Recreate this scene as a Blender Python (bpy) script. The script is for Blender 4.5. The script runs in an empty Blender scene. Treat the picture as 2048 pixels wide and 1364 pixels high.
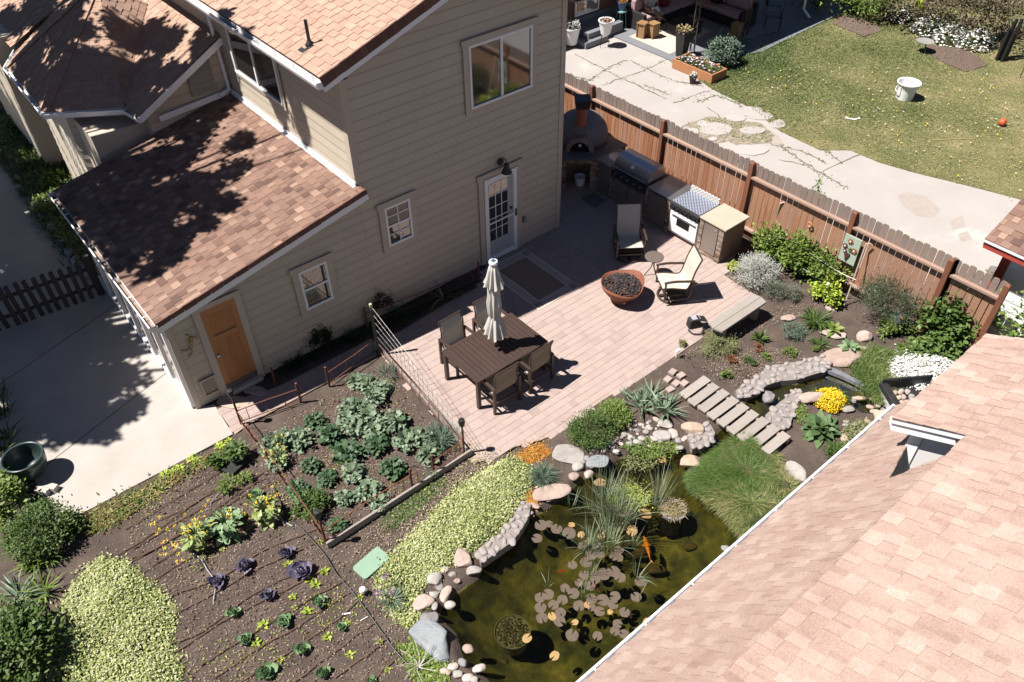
import bpy, math, random
import numpy as np
from mathutils import Matrix, Vector
random.seed(7); rng = np.random.default_rng(11)
PI = math.pi
SC = bpy.context.scene
COL = SC.collection
# ---------------------------------------------------------------- camera, light, exposure
CAM = (-10.6411, -11.2416, 10.6537)
F, YAW, TILT, ROLL = 1592.0, math.radians(-39.3155), math.radians(47.2322), math.radians(-0.795)
RM = Matrix.Rotation(YAW, 3, 'Z') @ Matrix.Rotation(TILT, 3, 'X') @ Matrix.Rotation(ROLL, 3, 'Z')
cd = bpy.data.cameras.new('camera'); co = bpy.data.objects.new('camera', cd); COL.objects.link(co)
co.matrix_world = Matrix.Translation(CAM) @ RM.to_4x4()
cd.sensor_width = 36; cd.lens = F / 2048 * 36; cd.clip_start = .05; cd.clip_end = 600
SC.camera = co
SUNV = Vector((.497, -.278, -1)).normalized()
sl = bpy.data.lights.new('sun', 'SUN'); sl.energy = 5.0; sl.angle = math.radians(.53); sl.color = (1, .94, .86)
so = bpy.data.objects.new('sun', sl); COL.objects.link(so); so.location = (-20, 10, 30)
so.rotation_euler = SUNV.to_track_quat('-Z', 'Y').to_euler()
W = bpy.data.worlds.new('World'); SC.world = W; W.use_nodes = True
sky = W.node_tree.nodes.new('ShaderNodeTexSky'); sky.sky_type = 'NISHITA'; sky.sun_disc = False
sky.sun_elevation = math.radians(60.3); sky.sun_rotation = math.atan2(-.497, .278)
sky.altitude = 1400; sky.air_density = .5; sky.dust_density = .1; sky.ozone_density = 1.0
bg = W.node_tree.nodes['Background']; bg.inputs[1].default_value = .05
W.node_tree.links.new(sky.outputs[0], bg.inputs[0])
SC.view_settings.view_transform = 'Standard'; SC.view_settings.look = 'None'
SC.view_settings.exposure = 1.15; SC.view_settings.gamma = 1
try:
    SC.cycles.max_bounces = 8; SC.cycles.transparent_max_bounces = 12; SC.cycles.caustics_refractive = False; SC.cycles.caustics_reflective = False
except Exception: pass

# ---------------------------------------------------------------- helpers
def G(px, py, z=0.0):
    """where a sight line of the survey photo meets the level z"""
    d = RM @ Vector(((px - 1024) / F, -(py - 682) / F, -1))
    t = (z - CAM[2]) / d.z
    return Vector((CAM[0] + d.x * t, CAM[1] + d.y * t, z))
def GP(pts, z=0.0): return [tuple(G(x, y, z)) for x, y in pts]

def link(o): COL.objects.link(o); return o
def tag(o, label=None, cat=None, group=None, kind=None):
    if label: o['label'] = label
    if cat: o['category'] = cat
    if group: o['group'] = group
    if kind: o['kind'] = kind
    return o
def thing(name, label, cat, loc=(0, 0, 0), rz=0, group=None):
    o = bpy.data.objects.new(name, None); o.location = loc; o.rotation_euler = (0, 0, rz); o.empty_display_size = .1
    link(o); return tag(o, label, cat, group)
def children(o): return [c for c in COL.objects if c.parent == o]
def dup(o, loc=None, rz=None, label=None, group=None, parent=None, scale=None):
    c = o.copy(); link(c)
    if parent is not None: c.parent = parent
    if loc is not None: c.location = loc
    if rz is not None: c.rotation_euler = (c.rotation_euler[0], c.rotation_euler[1], rz)
    if scale is not None: c.scale = (scale,) * 3 if not hasattr(scale, '__len__') else scale
    if label: c['label'] = label
    if group: c['group'] = group
    for ch in children(o): dup(ch, parent=c)
    return c

class MB:
    """collects shapes into one mesh; coordinates are the parent's own"""
    FAC = (.86, 1.0)
    def __init__(s): s.v = []; s.f = []; s.r = []
    def add(s, vs, fs, rnd=None):
        n = len(s.v); s.v += [tuple(map(float, v)) for v in vs]
        for f in fs: s.f.append(tuple(i + n for i in f)); s.r.append(random.random() if rnd is None else rnd)
        return s
    def box(s, c, d, rz=0, rx=0, ry=0, rnd=None, taper=0):
        M = Matrix.Translation(c) @ Matrix.Rotation(rz, 4, 'Z') @ Matrix.Rotation(ry, 4, 'Y') @ Matrix.Rotation(rx, 4, 'X')
        vs = []
        for z in (-.5, .5):
            k = 1 - taper if z > 0 else 1
            for x, y in ((-.5, -.5), (.5, -.5), (.5, .5), (-.5, .5)): vs.append(M @ Vector((x * d[0] * k, y * d[1] * k, z * d[2])))
        return s.add(vs, [(0, 3, 2, 1), (4, 5, 6, 7), (0, 1, 5, 4), (1, 2, 6, 5), (2, 3, 7, 6), (3, 0, 4, 7)], rnd)
    def span(s, a, b, rnd=None):
        return s.box([(a[i] + b[i]) / 2 for i in range(3)], [abs(b[i] - a[i]) for i in range(3)], rnd=rnd)
    def tube(s, pts, r, n=6, caps=True, rnd=None):
        pts = [Vector(p) for p in pts]; rs = r if hasattr(r, '__len__') else [r] * len(pts)
        vs = []; up = None; rnd = random.random() if rnd is None else rnd
        for i, p in enumerate(pts):
            t = (pts[min(i + 1, len(pts) - 1)] - pts[max(i - 1, 0)])
            if t.length < 1e-9: t = Vector((0, 0, 1))
            t.normalize()
            if up is None: up = t.orthogonal().normalized()
            up = (up - t * up.dot(t))
            if up.length < 1e-6: up = t.orthogonal()
            up.normalize(); w = t.cross(up)
            for k in range(n):
                a = 2 * PI * k / n; vs.append(p + (up * math.cos(a) + w * math.sin(a)) * rs[i])
        fs = []
        for i in range(len(pts) - 1):
            for k in range(n): fs.append((i * n + k, i * n + (k + 1) % n, (i + 1) * n + (k + 1) % n, (i + 1) * n + k))
        if caps: fs += [tuple(reversed(range(n))), tuple(range((len(pts) - 1) * n, len(pts) * n))]
        return s.add(vs, fs, rnd)
    def bar(s, a, b, w, h, rnd=None, up=(0, 0, 1)):
        a, b = Vector(a), Vector(b); t = (b - a).normalized(); u = Vector(up)
        sd = t.cross(u)
        if sd.length < 1e-4: sd = t.cross(Vector((0, 1, 0)))
        sd.normalize(); u = sd.cross(t)
        vs = [p + sd * (x * w / 2) + u * (y * h / 2) for p in (a, b) for x, y in ((-1, -1), (1, -1), (1, 1), (-1, 1))]
        return s.add(vs, [(0, 1, 2, 3), (7, 6, 5, 4), (0, 4, 5, 1), (1, 5, 6, 2), (2, 6, 7, 3), (3, 7, 4, 0)], rnd)
    def lathe(s, prof, c=(0, 0, 0), n=24, rnd=None, sx=1, sy=1, wob=None):
        vs = []; rnd = random.random() if rnd is None else rnd
        for r, z in prof:
            for k in range(n):
                a = 2 * PI * k / n; rr = r * (wob(a) if wob else 1)
                vs.append((c[0] + rr * math.cos(a) * sx, c[1] + rr * math.sin(a) * sy, c[2] + z))
        fs = [(i * n + k, i * n + (k + 1) % n, (i + 1) * n + (k + 1) % n, (i + 1) * n + k) for i in range(len(prof) - 1) for k in range(n)]
        if prof[0][0] > 1e-4: fs.append(tuple(reversed(range(n))))
        if prof[-1][0] > 1e-4: fs.append(tuple(range((len(prof) - 1) * n, len(prof) * n)))
        return s.add(vs, fs, rnd)
    def prism(s, poly, z0, z1, rnd=None, inset=0.0):
        n = len(poly); cx = sum(p[0] for p in poly) / n; cy = sum(p[1] for p in poly) / n
        k = 1 - inset
        vs = [(p[0], p[1], z0) for p in poly] + [(cx + (p[0] - cx) * k, cy + (p[1] - cy) * k, z1) for p in poly]
        a = sum(poly[i][0] * poly[(i + 1) % n][1] - poly[(i + 1) % n][0] * poly[i][1] for i in range(n))
        fs = [tuple(reversed(range(n))), tuple(range(n, 2 * n))] + [(i, (i + 1) % n, n + (i + 1) % n, n + i) for i in range(n)]
        if a < 0: fs = [tuple(reversed(f)) for f in fs]
        return s.add(vs, fs, rnd)
    def rock(s, c, d, rz=0, seed=None, rnd=None, sub=2, flat=0.0, rough=.16):
        R = random.Random(seed if seed is not None else random.random())
        t = (1 + 5 ** .5) / 2
        V = [Vector(v).normalized() for v in ((-1, t, 0), (1, t, 0), (-1, -t, 0), (1, -t, 0), (0, -1, t), (0, 1, t), (0, -1, -t), (0, 1, -t), (t, 0, -1), (t, 0, 1), (-t, 0, -1), (-t, 0, 1))]
        Fc = [(0, 11, 5), (0, 5, 1), (0, 1, 7), (0, 7, 10), (0, 10, 11), (1, 5, 9), (5, 11, 4), (11, 10, 2), (10, 7, 6), (7, 1, 8), (3, 9, 4), (3, 4, 2), (3, 2, 6), (3, 6, 8), (3, 8, 9), (4, 9, 5), (2, 4, 11), (6, 2, 10), (8, 6, 7), (9, 8, 1)]
        for _ in range(sub):
            mid = {}; N = []
            def m(a, b):
                k = (min(a, b), max(a, b))
                if k not in mid: V.append((V[a] + V[b]).normalized()); mid[k] = len(V) - 1
                return mid[k]
            for a, b, c_ in Fc:
                x, y, z = m(a, b), m(b, c_), m(c_, a); N += [(a, x, z), (b, y, x), (c_, z, y), (x, y, z)]
            Fc = N
        ph = [Vector((R.uniform(-1, 1), R.uniform(-1, 1), R.uniform(-1, 1))) * 2.6 for _ in range(5)]; of = [R.uniform(0, 6) for _ in range(5)]
        pl = [Vector((R.gauss(0, 1), R.gauss(0, 1), R.gauss(0, .8))).normalized() for _ in range(9)]; tl = [R.uniform(*s.FAC) for _ in pl]
        M = Matrix.Rotation(rz, 3, 'Z'); out = []
        for v in V:
            k = 1 + rough * sum(math.sin(v.dot(p) + o) for p, o in zip(ph, of)) / 1.7
            v = v.copy()
            for p, t_ in zip(pl, tl):
                dd = v.dot(p)
                if dd > t_: v -= p * (dd - t_)
            w = Vector((abs(v.x) ** .85 * (1 if v.x > 0 else -1), abs(v.y) ** .85 * (1 if v.y > 0 else -1), v.z))
            if flat: w.z = max(-1, min(flat, w.z))
            out.append(Vector(c) + M @ Vector((w.x * k * d[0] / 2, w.y * k * d[1] / 2, w.z * k * d[2] / 2)))
        return s.add(out, Fc, R.random() if rnd is None else rnd)
    def build(s, name, mat, parent=None, o=None, smooth=False, loc=None, bev=0, rz=None):
        me = bpy.data.meshes.new(name)
        vs = s.v
        if o is not None: vs = [(v[0] - o[0], v[1] - o[1], v[2] - o[2]) for v in vs]
        me.from_pydata(vs, [], s.f); me.materials.append(mat)
        at = me.attributes.new('rnd', 'FLOAT', 'FACE'); at.data.foreach_set('value', s.r)
        if smooth: me.polygons.foreach_set('use_smooth', [True] * len(me.polygons))
        me.update()
        ob = bpy.data.objects.new(name, me); link(ob)
        if parent is not None: ob.parent = parent
        if o is not None and parent is None: ob.location = o
        if loc is not None: ob.location = loc
        if rz is not None: ob.rotation_euler = (0, 0, rz)
        if bev:
            b = ob.modifiers.new('bevel', 'BEVEL'); b.width = bev; b.segments = 2; b.limit_method = 'ANGLE'
        return ob

PROF = {'leaf': [.12, .8, 1, .85, .05], 'blade': [1, .95, .8, .5, .05], 'round': [.3, .95, 1, .9, .25], 'spoon': [.2, .35, .9, 1, .3], 'hosta': [.15, .85, 1, .7, .05], 'tri': [.7, 1, .75, .4, .02]}
def leaves(name, mat, B, az, el, L, Wd, bend=0., prof='leaf', segs=2, fold=0., parent=None, o=(0, 0, 0), roll=None, wave=0., rnd=None, smooth=False):
    """n curved leaves as one mesh: base points B, azimuth, start elevation, length, width"""
    B = np.asarray(B, float).reshape(-1, 3) - np.array(o, float); n = len(B)
    f = lambda a: np.broadcast_to(np.asarray(a, float), (n,)).copy()
    az, el, L, Wd, bend = f(az), f(el), f(L), f(Wd), f(bend)
    roll = rng.uniform(-.5, .5, n) if roll is None else f(roll)
    P = PROF[prof]; c = 3 if fold else 2
    V = np.zeros((n, segs + 1, c, 3)); p = B.copy()
    for k in range(segs + 1):
        t = k / segs; e = el - bend * t
        d = np.stack([np.cos(az) * np.cos(e), np.sin(az) * np.cos(e), np.sin(e)], 1)
        sd = np.stack([-np.sin(az), np.cos(az), np.zeros(n)], 1); nn = np.cross(d, sd)
        sr = sd * np.cos(roll)[:, None] + nn * np.sin(roll)[:, None]
        w = np.interp(t, np.linspace(0, 1, 5), P) * Wd / 2
        if k: p = p + d * (L / segs)[:, None]
        j = rng.normal(0, wave, (n, 3)) * Wd[:, None] if wave else 0
        j2 = rng.normal(0, wave, (n, 3)) * Wd[:, None] if wave else 0
        V[:, k, 0] = p - sr * w[:, None] + j; V[:, k, -1] = p + sr * w[:, None] + j2
        if fold: V[:, k, 1] = p + np.cross(d, sr) * (w * -fold)[:, None] * -1
        if fold: V[:, k, 1] = p - np.cross(d, sr) * (w * fold)[:, None]
    if segs == 1 and c == 2:          # small leaves are diamonds: base, two sides, tip
        tip = V[:, 1].mean(1); bs = B; d0 = tip - bs; sr0 = V[:, 1, 1] - V[:, 1, 0]; sr0 = sr0 / (np.linalg.norm(sr0, axis=1)[:, None] + 1e-9)
        md = bs + d0 * .45; V[:, 0, 0] = bs; V[:, 0, 1] = md + sr0 * (Wd / 2)[:, None]; V[:, 1, 1] = tip; V[:, 1, 0] = md - sr0 * (Wd / 2)[:, None]
    idx = np.arange(n * (segs + 1) * c).reshape(n, segs + 1, c)
    Q = np.stack([idx[:, :-1, :-1], idx[:, :-1, 1:], idx[:, 1:, 1:], idx[:, 1:, :-1]], -1).reshape(-1, 4)
    me = bpy.data.meshes.new(name); me.vertices.add(n * (segs + 1) * c); me.vertices.foreach_set('co', V.reshape(-1))
    m = len(Q); me.loops.add(m * 4); me.loops.foreach_set('vertex_index', Q.reshape(-1).astype(np.int32))
    me.polygons.add(m); me.polygons.foreach_set('loop_start', np.arange(0, m * 4, 4, dtype=np.int32)); me.polygons.foreach_set('loop_total', np.full(m, 4, np.int32))
    r = rng.random(n) if rnd is None else f(rnd)
    at = me.attributes.new('rnd', 'FLOAT', 'FACE'); at.data.foreach_set('value', np.repeat(r, segs * (c - 1)).astype(np.float32))
    if smooth: me.polygons.foreach_set('use_smooth', np.ones(m, bool))
    me.update(calc_edges=True); me.materials.append(mat)
    ob = bpy.data.objects.new(name, me); link(ob)
    if parent is not None: ob.parent = parent
    else: ob.location = o
    return ob

# ---------------------------------------------------------------- materials
def ND(nt, t, **k):
    n = nt.nodes.new(t)
    for a, b in k.items(): setattr(n, a, b)
    return n
def ramp(nt, fac, cols, pos=None, inter='LINEAR'):
    r = ND(nt, 'ShaderNodeValToRGB'); e = r.color_ramp; e.interpolation = inter
    pos = pos or [i / max(1, len(cols) - 1) for i in range(len(cols))]
    while len(e.elements) < len(cols): e.elements.new(.5)
    for i, (c, p) in enumerate(zip(cols, pos)): e.elements[i].position = p; e.elements[i].color = (*c, 1)
    nt.links.new(fac, r.inputs[0]); return r.outputs[0]
def noise(nt, scale, detail=4, rough=.55, vec=None, dist=0):
    n = ND(nt, 'ShaderNodeTexNoise'); n.inputs['Scale'].default_value = scale; n.inputs['Detail'].default_value = detail
    n.inputs['Roughness'].default_value = rough; n.inputs['Distortion'].default_value = dist
    if vec is not None: nt.links.new(vec, n.inputs['Vector'])
    return n.outputs[0]
def mix(nt, a, b, fac, mode='MIX'):
    m = ND(nt, 'ShaderNodeMix', data_type='RGBA', blend_type=mode)
    for sock, v in ((0, fac), (6, a), (7, b)):
        if isinstance(v, (int, float)): m.inputs[sock].default_value = v
        elif isinstance(v, tuple): m.inputs[sock].default_value = (*v, 1)
        else: nt.links.new(v, m.inputs[sock])
    return m.outputs[2]
def mmath(nt, op, a, b=None, clamp=False):
    m = ND(nt, 'ShaderNodeMath', operation=op, use_clamp=clamp)
    for i, v in enumerate((a, b)):
        if v is None: continue
        if isinstance(v, (int, float)): m.inputs[i].default_value = v
        else: nt.links.new(v, m.inputs[i])
    return m.outputs[0]
def coords(nt, kind='Object', scale=None):
    c = ND(nt, 'ShaderNodeTexCoord').outputs[kind]
    if scale:
        m = ND(nt, 'ShaderNodeMapping'); m.inputs['Scale'].default_value = scale; nt.links.new(c, m.inputs[0]); c = m.outputs[0]
    return c
MATS = {}
KS = dict(painted_siding=1.08, tan_trim=1.06, pavers=.64, rug_brown=1.0, rug_border=1.0, white_stone=.55, galvanised_wire=.38, asphalt_shingle_tan=.74, asphalt_shingle_pink=.635, asphalt_shingle_brown=.6, bronze_lily_pad=.5, sling_fabric=.85, mound_grass_blade=1.0, concrete_slab_old=.64, grey_weathered_wood=.54, mortared_cobble=.56, mortar=.5, variegated_leaf=.7, travertine=.6, garden_soil=.66, purple_cabbage_leaf=1.35, cabbage_leaf=1.1, old_concrete=.46, broken_concrete_m=.5, algae_pond_bed=1.2, lawn_ground=1., lawn_blades=.82, white_vinyl=.95, white_paint=.9, white_aluminium=.9, red_trim_paint=.9, stainless_steel=1, steel_door=1, dark_steel=1, window_blind=1, white_siding_wall=.9, bronze_aluminium=.6, shingle_edge=.9, varnished_wood_door=.85, cedar_boards=.85, weathered_cedar=.9, brown_panel=1, ledgestone=.9, grey_stucco=1, dark_slab=1, terracotta_flue=1, river_stone=.72, joint_sand=.95, umbrella_canvas=.78, cedar_rail=.72, mauve_cushion=1, grey_floor_paint=.8)
def mat(name, cols, rough=.8, nscale=None, detail=.0, dscale=60, bump=0, bscale=40, metal=0, rndmix=True, trans=0, spec=.5, stretch=None, stain=None, custom=None, sss=0):
    """cols = list of colours; picked per piece (rnd attribute) and/or by noise; detail = fine value mottling"""
    if name in MATS: return MATS[name]
    m = bpy.data.materials.new(name); MATS[name] = m; m.use_nodes = True; nt = m.node_tree; b = nt.nodes['Principled BSDF']
    vec = coords(nt, 'Object', stretch)
    if isinstance(cols, tuple): cols = [cols]
    k = KS.get(name, .66); cols = [tuple(v * k for v in c) for c in cols]
    if len(cols) == 1:
        rgb = ND(nt, 'ShaderNodeRGB'); rgb.outputs[0].default_value = (*cols[0], 1); c = rgb.outputs[0]
    else:
        at = ND(nt, 'ShaderNodeAttribute', attribute_name='rnd').outputs['Fac']
        if nscale:
            nz = noise(nt, nscale, 5, .6, vec); nz = mmath(nt, 'MULTIPLY_ADD', nz, 1.8); nz.node.inputs[2].default_value = -.4
            fac = mmath(nt, 'ADD', mmath(nt, 'MULTIPLY', nz, .5 if rndmix else 1), mmath(nt, 'MULTIPLY', at, .5 if rndmix else 0))
        else: fac = at
        c = ramp(nt, fac, cols)
    if detail:
        d = noise(nt, dscale, 6, .7, vec); f = mmath(nt, 'MULTIPLY_ADD', d, detail * 2); f.node.inputs[2].default_value = 1 - detail
        cc = ND(nt, 'ShaderNodeCombineColor')
        for i in range(3): nt.links.new(f, cc.inputs[i])
        c = mix(nt, c, cc.outputs[0], 1.0, 'MULTIPLY')
    if stain:
        sc, colr, lo, hi = stain; s_ = noise(nt, sc, 6, .65, coords(nt, 'Object'))
        c = mix(nt, c, colr, ramp(nt, s_, [(0, 0, 0), (1, 1, 1)], [lo, hi]))
    if custom: c = custom(nt, c, vec)
    nt.links.new(c, b.inputs['Base Color']); b.inputs['Roughness'].default_value = rough; b.inputs['Metallic'].default_value = metal
    b.inputs['Specular IOR Level'].default_value = spec
    if bump:
        bp = ND(nt, 'ShaderNodeBump'); bp.inputs['Strength'].default_value = bump; bp.inputs['Distance'].default_value = .02
        nt.links.new(noise(nt, bscale, 6, .65, vec), bp.inputs['Height']); nt.links.new(bp.outputs[0], b.inputs['Normal'])
    if trans:
        t = ND(nt, 'ShaderNodeBsdfTranslucent'); nt.links.new(c, t.inputs[0]); ms = ND(nt, 'ShaderNodeMixShader'); ms.inputs[0].default_value = trans
        nt.links.new(b.outputs[0], ms.inputs[1]); nt.links.new(t.outputs[0], ms.inputs[2]); nt.links.new(ms.outputs[0], nt.nodes['Material Output'].inputs[0])
    return m
def leafm(name, *cols, tr=.22, rough=.55, spec=.35):
    KS.setdefault(name, .82); return mat(name, list(cols), rough=rough, trans=tr, spec=spec)
M_ = dict
M = M_(
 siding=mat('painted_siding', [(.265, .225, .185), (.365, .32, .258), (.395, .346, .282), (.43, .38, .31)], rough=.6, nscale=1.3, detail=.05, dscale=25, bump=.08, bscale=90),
 trim=mat('tan_trim', [(.37, .32, .265), (.40, .345, .29)], rough=.6, nscale=2, detail=.04, dscale=20),
 white=mat('white_paint', [(.74, .74, .76), (.8, .8, .8)], rough=.45, nscale=3, detail=.05, dscale=12),
 alum=mat('white_aluminium', [(.7, .72, .76), (.78, .79, .82)], rough=.35, nscale=4, detail=.06, dscale=9),
 shingle=mat('asphalt_shingle_tan', [(.34, .215, .165), (.44, .29, .225), (.50, .34, .265), (.56, .40, .315)], rough=.95, nscale=3, detail=.28, dscale=170, bump=.5, bscale=240, spec=.2),
 shingle_mix=mat('asphalt_shingle_brown', [(.17, .105, .09), (.25, .15, .12), (.33, .21, .165), (.35, .22, .175), (.50, .345, .265)], rough=.95, nscale=None, detail=.25, dscale=170, bump=.5, bscale=240, spec=.2),
 shingle_fg=mat('asphalt_shingle_pink', [(.33, .21, .175), (.47, .33, .28), (.575, .43, .37), (.68, .54, .47)], rough=.95, nscale=3, detail=.6, dscale=75, bump=.35, bscale=260, spec=.15),
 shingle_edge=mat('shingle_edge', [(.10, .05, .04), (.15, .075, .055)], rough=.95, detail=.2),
 concrete=mat('concrete_slab', [(.50, .45, .41), (.60, .55, .51)], rough=.9, nscale=1.2, rndmix=False, detail=.14, dscale=45, bump=.15, bscale=60, stain=(1.7, (.40, .35, .31), .56, .75)),
 paver=mat('pavers', [(.36, .265, .245), (.43, .33, .305), (.48, .38, .35), (.48, .37, .33), (.41, .35, .335)], rough=.9, nscale=.9, detail=.22, dscale=60, bump=.35, bscale=80),
 sand=mat('joint_sand', [(.26, .2, .17), (.33, .26, .22)], rough=1, nscale=20, rndmix=False, detail=.3),
 metal_dark=mat('bronze_aluminium', [(.065, .040, .033), (.085, .055, .045)], rough=.42, nscale=5, detail=.06, dscale=20, metal=.0, spec=.5),
 black=mat('black_metal', [(.012, .012, .013), (.022, .022, .024)], rough=.5, nscale=8, detail=.1),
 rust=mat('rusty_steel', [(.10, .030, .018), (.19, .062, .034), (.26, .10, .055)], rough=.85, nscale=18, detail=.2, dscale=60, bump=.3),
 steel=mat('stainless_steel', [(.42, .42, .44), (.52, .52, .54)], rough=.28, nscale=4, detail=.05, metal=.9),
 steel_w=mat('galvanised_wire', [(.34, .33, .34)], rough=.4, metal=.4),
 cedar=mat('cedar_boards', [(.14, .05, .025), (.29, .115, .055), (.36, .19, .115), (.30, .17, .115), (.44, .31, .235)], rough=.75, nscale=4, detail=.38, dscale=14, bump=.3, bscale=25, stretch=(1, 7, .45)),
 cedar_top=mat('weathered_cedar', [(.13, .10, .09), (.20, .155, .135), (.27, .20, .165)], rough=.9, nscale=5, detail=.35, dscale=14, bump=.3, bscale=25, stretch=(1, 7, .6)),
 cedar_rail=mat('cedar_rail', [(.33, .215, .165), (.43, .30, .24)], rough=.85, nscale=4, detail=.2, dscale=16, stretch=(5, .6, 5)),
 post=mat('redwood_post', [(.20, .07, .035), (.27, .11, .06)], rough=.8, nscale=5, detail=.25, dscale=14, stretch=(3, 3, .6)),
 greywood=mat('grey_weathered_wood', [(.36, .32, .29), (.46, .41, .38), (.54, .49, .45)], rough=.9, nscale=5, detail=.3, dscale=18, bump=.35, bscale=26, stretch=(.5, 6, 3)),
 sling=mat('sling_fabric', [(.46, .42, .37), (.50, .46, .41)], rough=.8, nscale=60, rndmix=False, detail=.12, dscale=220),
 sling_tan=mat('tan_sling', [(.34, .275, .19), (.38, .31, .22)], rough=.8, nscale=60, rndmix=False, detail=.1, dscale=220),
 canvas=mat('umbrella_canvas', [(.56, .53, .50), (.64, .61, .58)], rough=.85, nscale=9, detail=.06, dscale=90, trans=.12),
 door_wood=mat('varnished_wood_door', [(.33, .125, .04), (.42, .18, .07), (.46, .22, .10)], rough=.5, nscale=6, detail=.25, dscale=18, stretch=(7, 1, .5)),
 stone_v=mat('ledgestone', [(.09, .065, .055), (.2, .135, .10), (.3, .2, .14), (.35, .29, .24), (.16, .14, .13)], rough=.85, detail=.25, dscale=40, bump=.3),
 river=mat('river_stone', [(.30, .25, .23), (.44, .36, .32), (.52, .46, .43), (.36, .34, .33), (.56, .51, .48)], rough=.75, nscale=9, detail=.3, dscale=30, bump=.12, bscale=40),
 sandstone=mat('sandstone', [(.36, .255, .215), (.50, .385, .34), (.58, .47, .425)], rough=.9, nscale=5, detail=.35, dscale=14, bump=.6, bscale=12),
 slate=mat('slate_rock', [(.20, .22, .24), (.30, .32, .345), (.15, .17, .19)], rough=.7, nscale=6, rndmix=False, detail=.25, dscale=18, bump=.5, bscale=14, stretch=(1, 4, 4)),
 cobble=mat('mortared_cobble', [(.34, .29, .28), (.45, .39, .37), (.40, .37, .38), (.50, .44, .41)], rough=.85, nscale=12, detail=.15, dscale=40, bump=.2),
 mortar=mat('mortar', [(.35, .31, .29), (.42, .37, .35)], rough=1, nscale=20, rndmix=False, detail=.2, bump=.3),
 liner=mat('pond_liner', [(.02, .02, .022), (.05, .05, .055)], rough=.35, nscale=9, rndmix=False, bump=.5, bscale=9),
 brick=mat('neighbour_brick', [(.15, .075, .055), (.22, .12, .085)], rough=.9, nscale=3, detail=.2),
 greypaint=mat('grey_floor_paint', [(.17, .18, .205), (.2, .21, .235)], rough=.6, nscale=2, rndmix=False, detail=.1, dscale=20),
 red=mat('red_trim_paint', [(.33, .045, .035), (.38, .06, .045)], rough=.6, nscale=5, detail=.06),
 lava=mat('lava_rock', [(.022, .019, .022), (.045, .036, .038), (.09, .06, .06)], rough=.8, detail=.3, dscale=120, bump=.6, bscale=90),
 soaker=mat('soaker_hose', [(.12, .065, .045), (.18, .10, .075)], rough=.85, nscale=12, detail=.15),
 glazed=mat('glazed_green_pot', [(.025, .045, .045), (.05, .08, .075)], rough=.3, nscale=6, rndmix=False, detail=.15, dscale=16),
 plaster=mat('grey_stucco', [(.16, .16, .165), (.21, .205, .205)], rough=.95, nscale=5, detail=.2, dscale=30, bump=.35, bscale=50),
 terracotta=mat('terracotta_flue', [(.33, .11, .06), (.40, .15, .085)], rough=.85, nscale=6, detail=.15, dscale=20),
 bark=mat('bark', [(.09, .065, .05), (.15, .115, .09)], rough=.95, nscale=10, detail=.3, bump=.5, bscale=22, stretch=(3, 3, .7)),
)
def glassm(name, col, rough=.05):
    m = bpy.data.materials.new(name); m.use_nodes = True; b = m.node_tree.nodes['Principled BSDF']
    b.inputs['Base Color'].default_value = (*col, 1); b.inputs['Roughness'].default_value = rough; b.inputs['Specular IOR Level'].default_value = 1.0; b.inputs['IOR'].default_value = 1.9
    return m
M['glass'] = glassm('window_glass', (.018, .016, .016))
M['glass_light'] = glassm('window_glass_light', (.16, .13, .12))
def struct(ob): ob['kind'] = 'structure'; return ob
def inpoly(x, y, P):
    x = np.asarray(x, float); y = np.asarray(y, float); r = np.zeros(x.shape, bool); n = len(P)
    for i in range(n):
        x0, y0 = P[i][:2]; x1, y1 = P[(i + 1) % n][:2]
        if y0 == y1: continue
        r ^= ((y0 > y) != (y1 > y)) & (x < (x1 - x0) * (y - y0) / (y1 - y0) + x0)
    return r
def dpoly(x, y, P):
    d = np.full(np.shape(x), 1e9); n = len(P)
    for i in range(n):
        ax, ay = P[i][:2]; bx, by = P[(i + 1) % n][:2]; vx, vy = bx - ax, by - ay
        t = np.clip(((x - ax) * vx + (y - ay) * vy) / (vx * vx + vy * vy + 1e-12), 0, 1)
        d = np.minimum(d, np.hypot(x - ax - t * vx, y - ay - t * vy))
    return d
def scatter(P, n):
    xs = [p[0] for p in P]; ys = [p[1] for p in P]; out = np.zeros((0, 2))
    while len(out) < n:
        q = np.stack([rng.uniform(min(xs), max(xs), n * 2), rng.uniform(min(ys), max(ys), n * 2)], 1)
        out = np.vstack([out, q[inpoly(q[:, 0], q[:, 1], P)]])
    return out[:n]
def clip(poly, cv):
    """Sutherland-Hodgman: 2D poly against a convex counter-clockwise polygon"""
    out = poly
    for i in range(len(cv)):
        a, b = cv[i], cv[(i + 1) % len(cv)]; inp = out; out = []
        sd = lambda p: (b[0] - a[0]) * (p[1] - a[1]) - (b[1] - a[1]) * (p[0] - a[0])
        for k in range(len(inp)):
            p, q = inp[k], inp[(k + 1) % len(inp)]; sp, sq = sd(p), sd(q)
            if sp >= 0: out.append(p)
            if (sp >= 0) != (sq >= 0):
                t = sp / (sp - sq); out.append((p[0] + (q[0] - p[0]) * t, p[1] + (q[1] - p[1]) * t))
        if not out: return []
    return out
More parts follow.
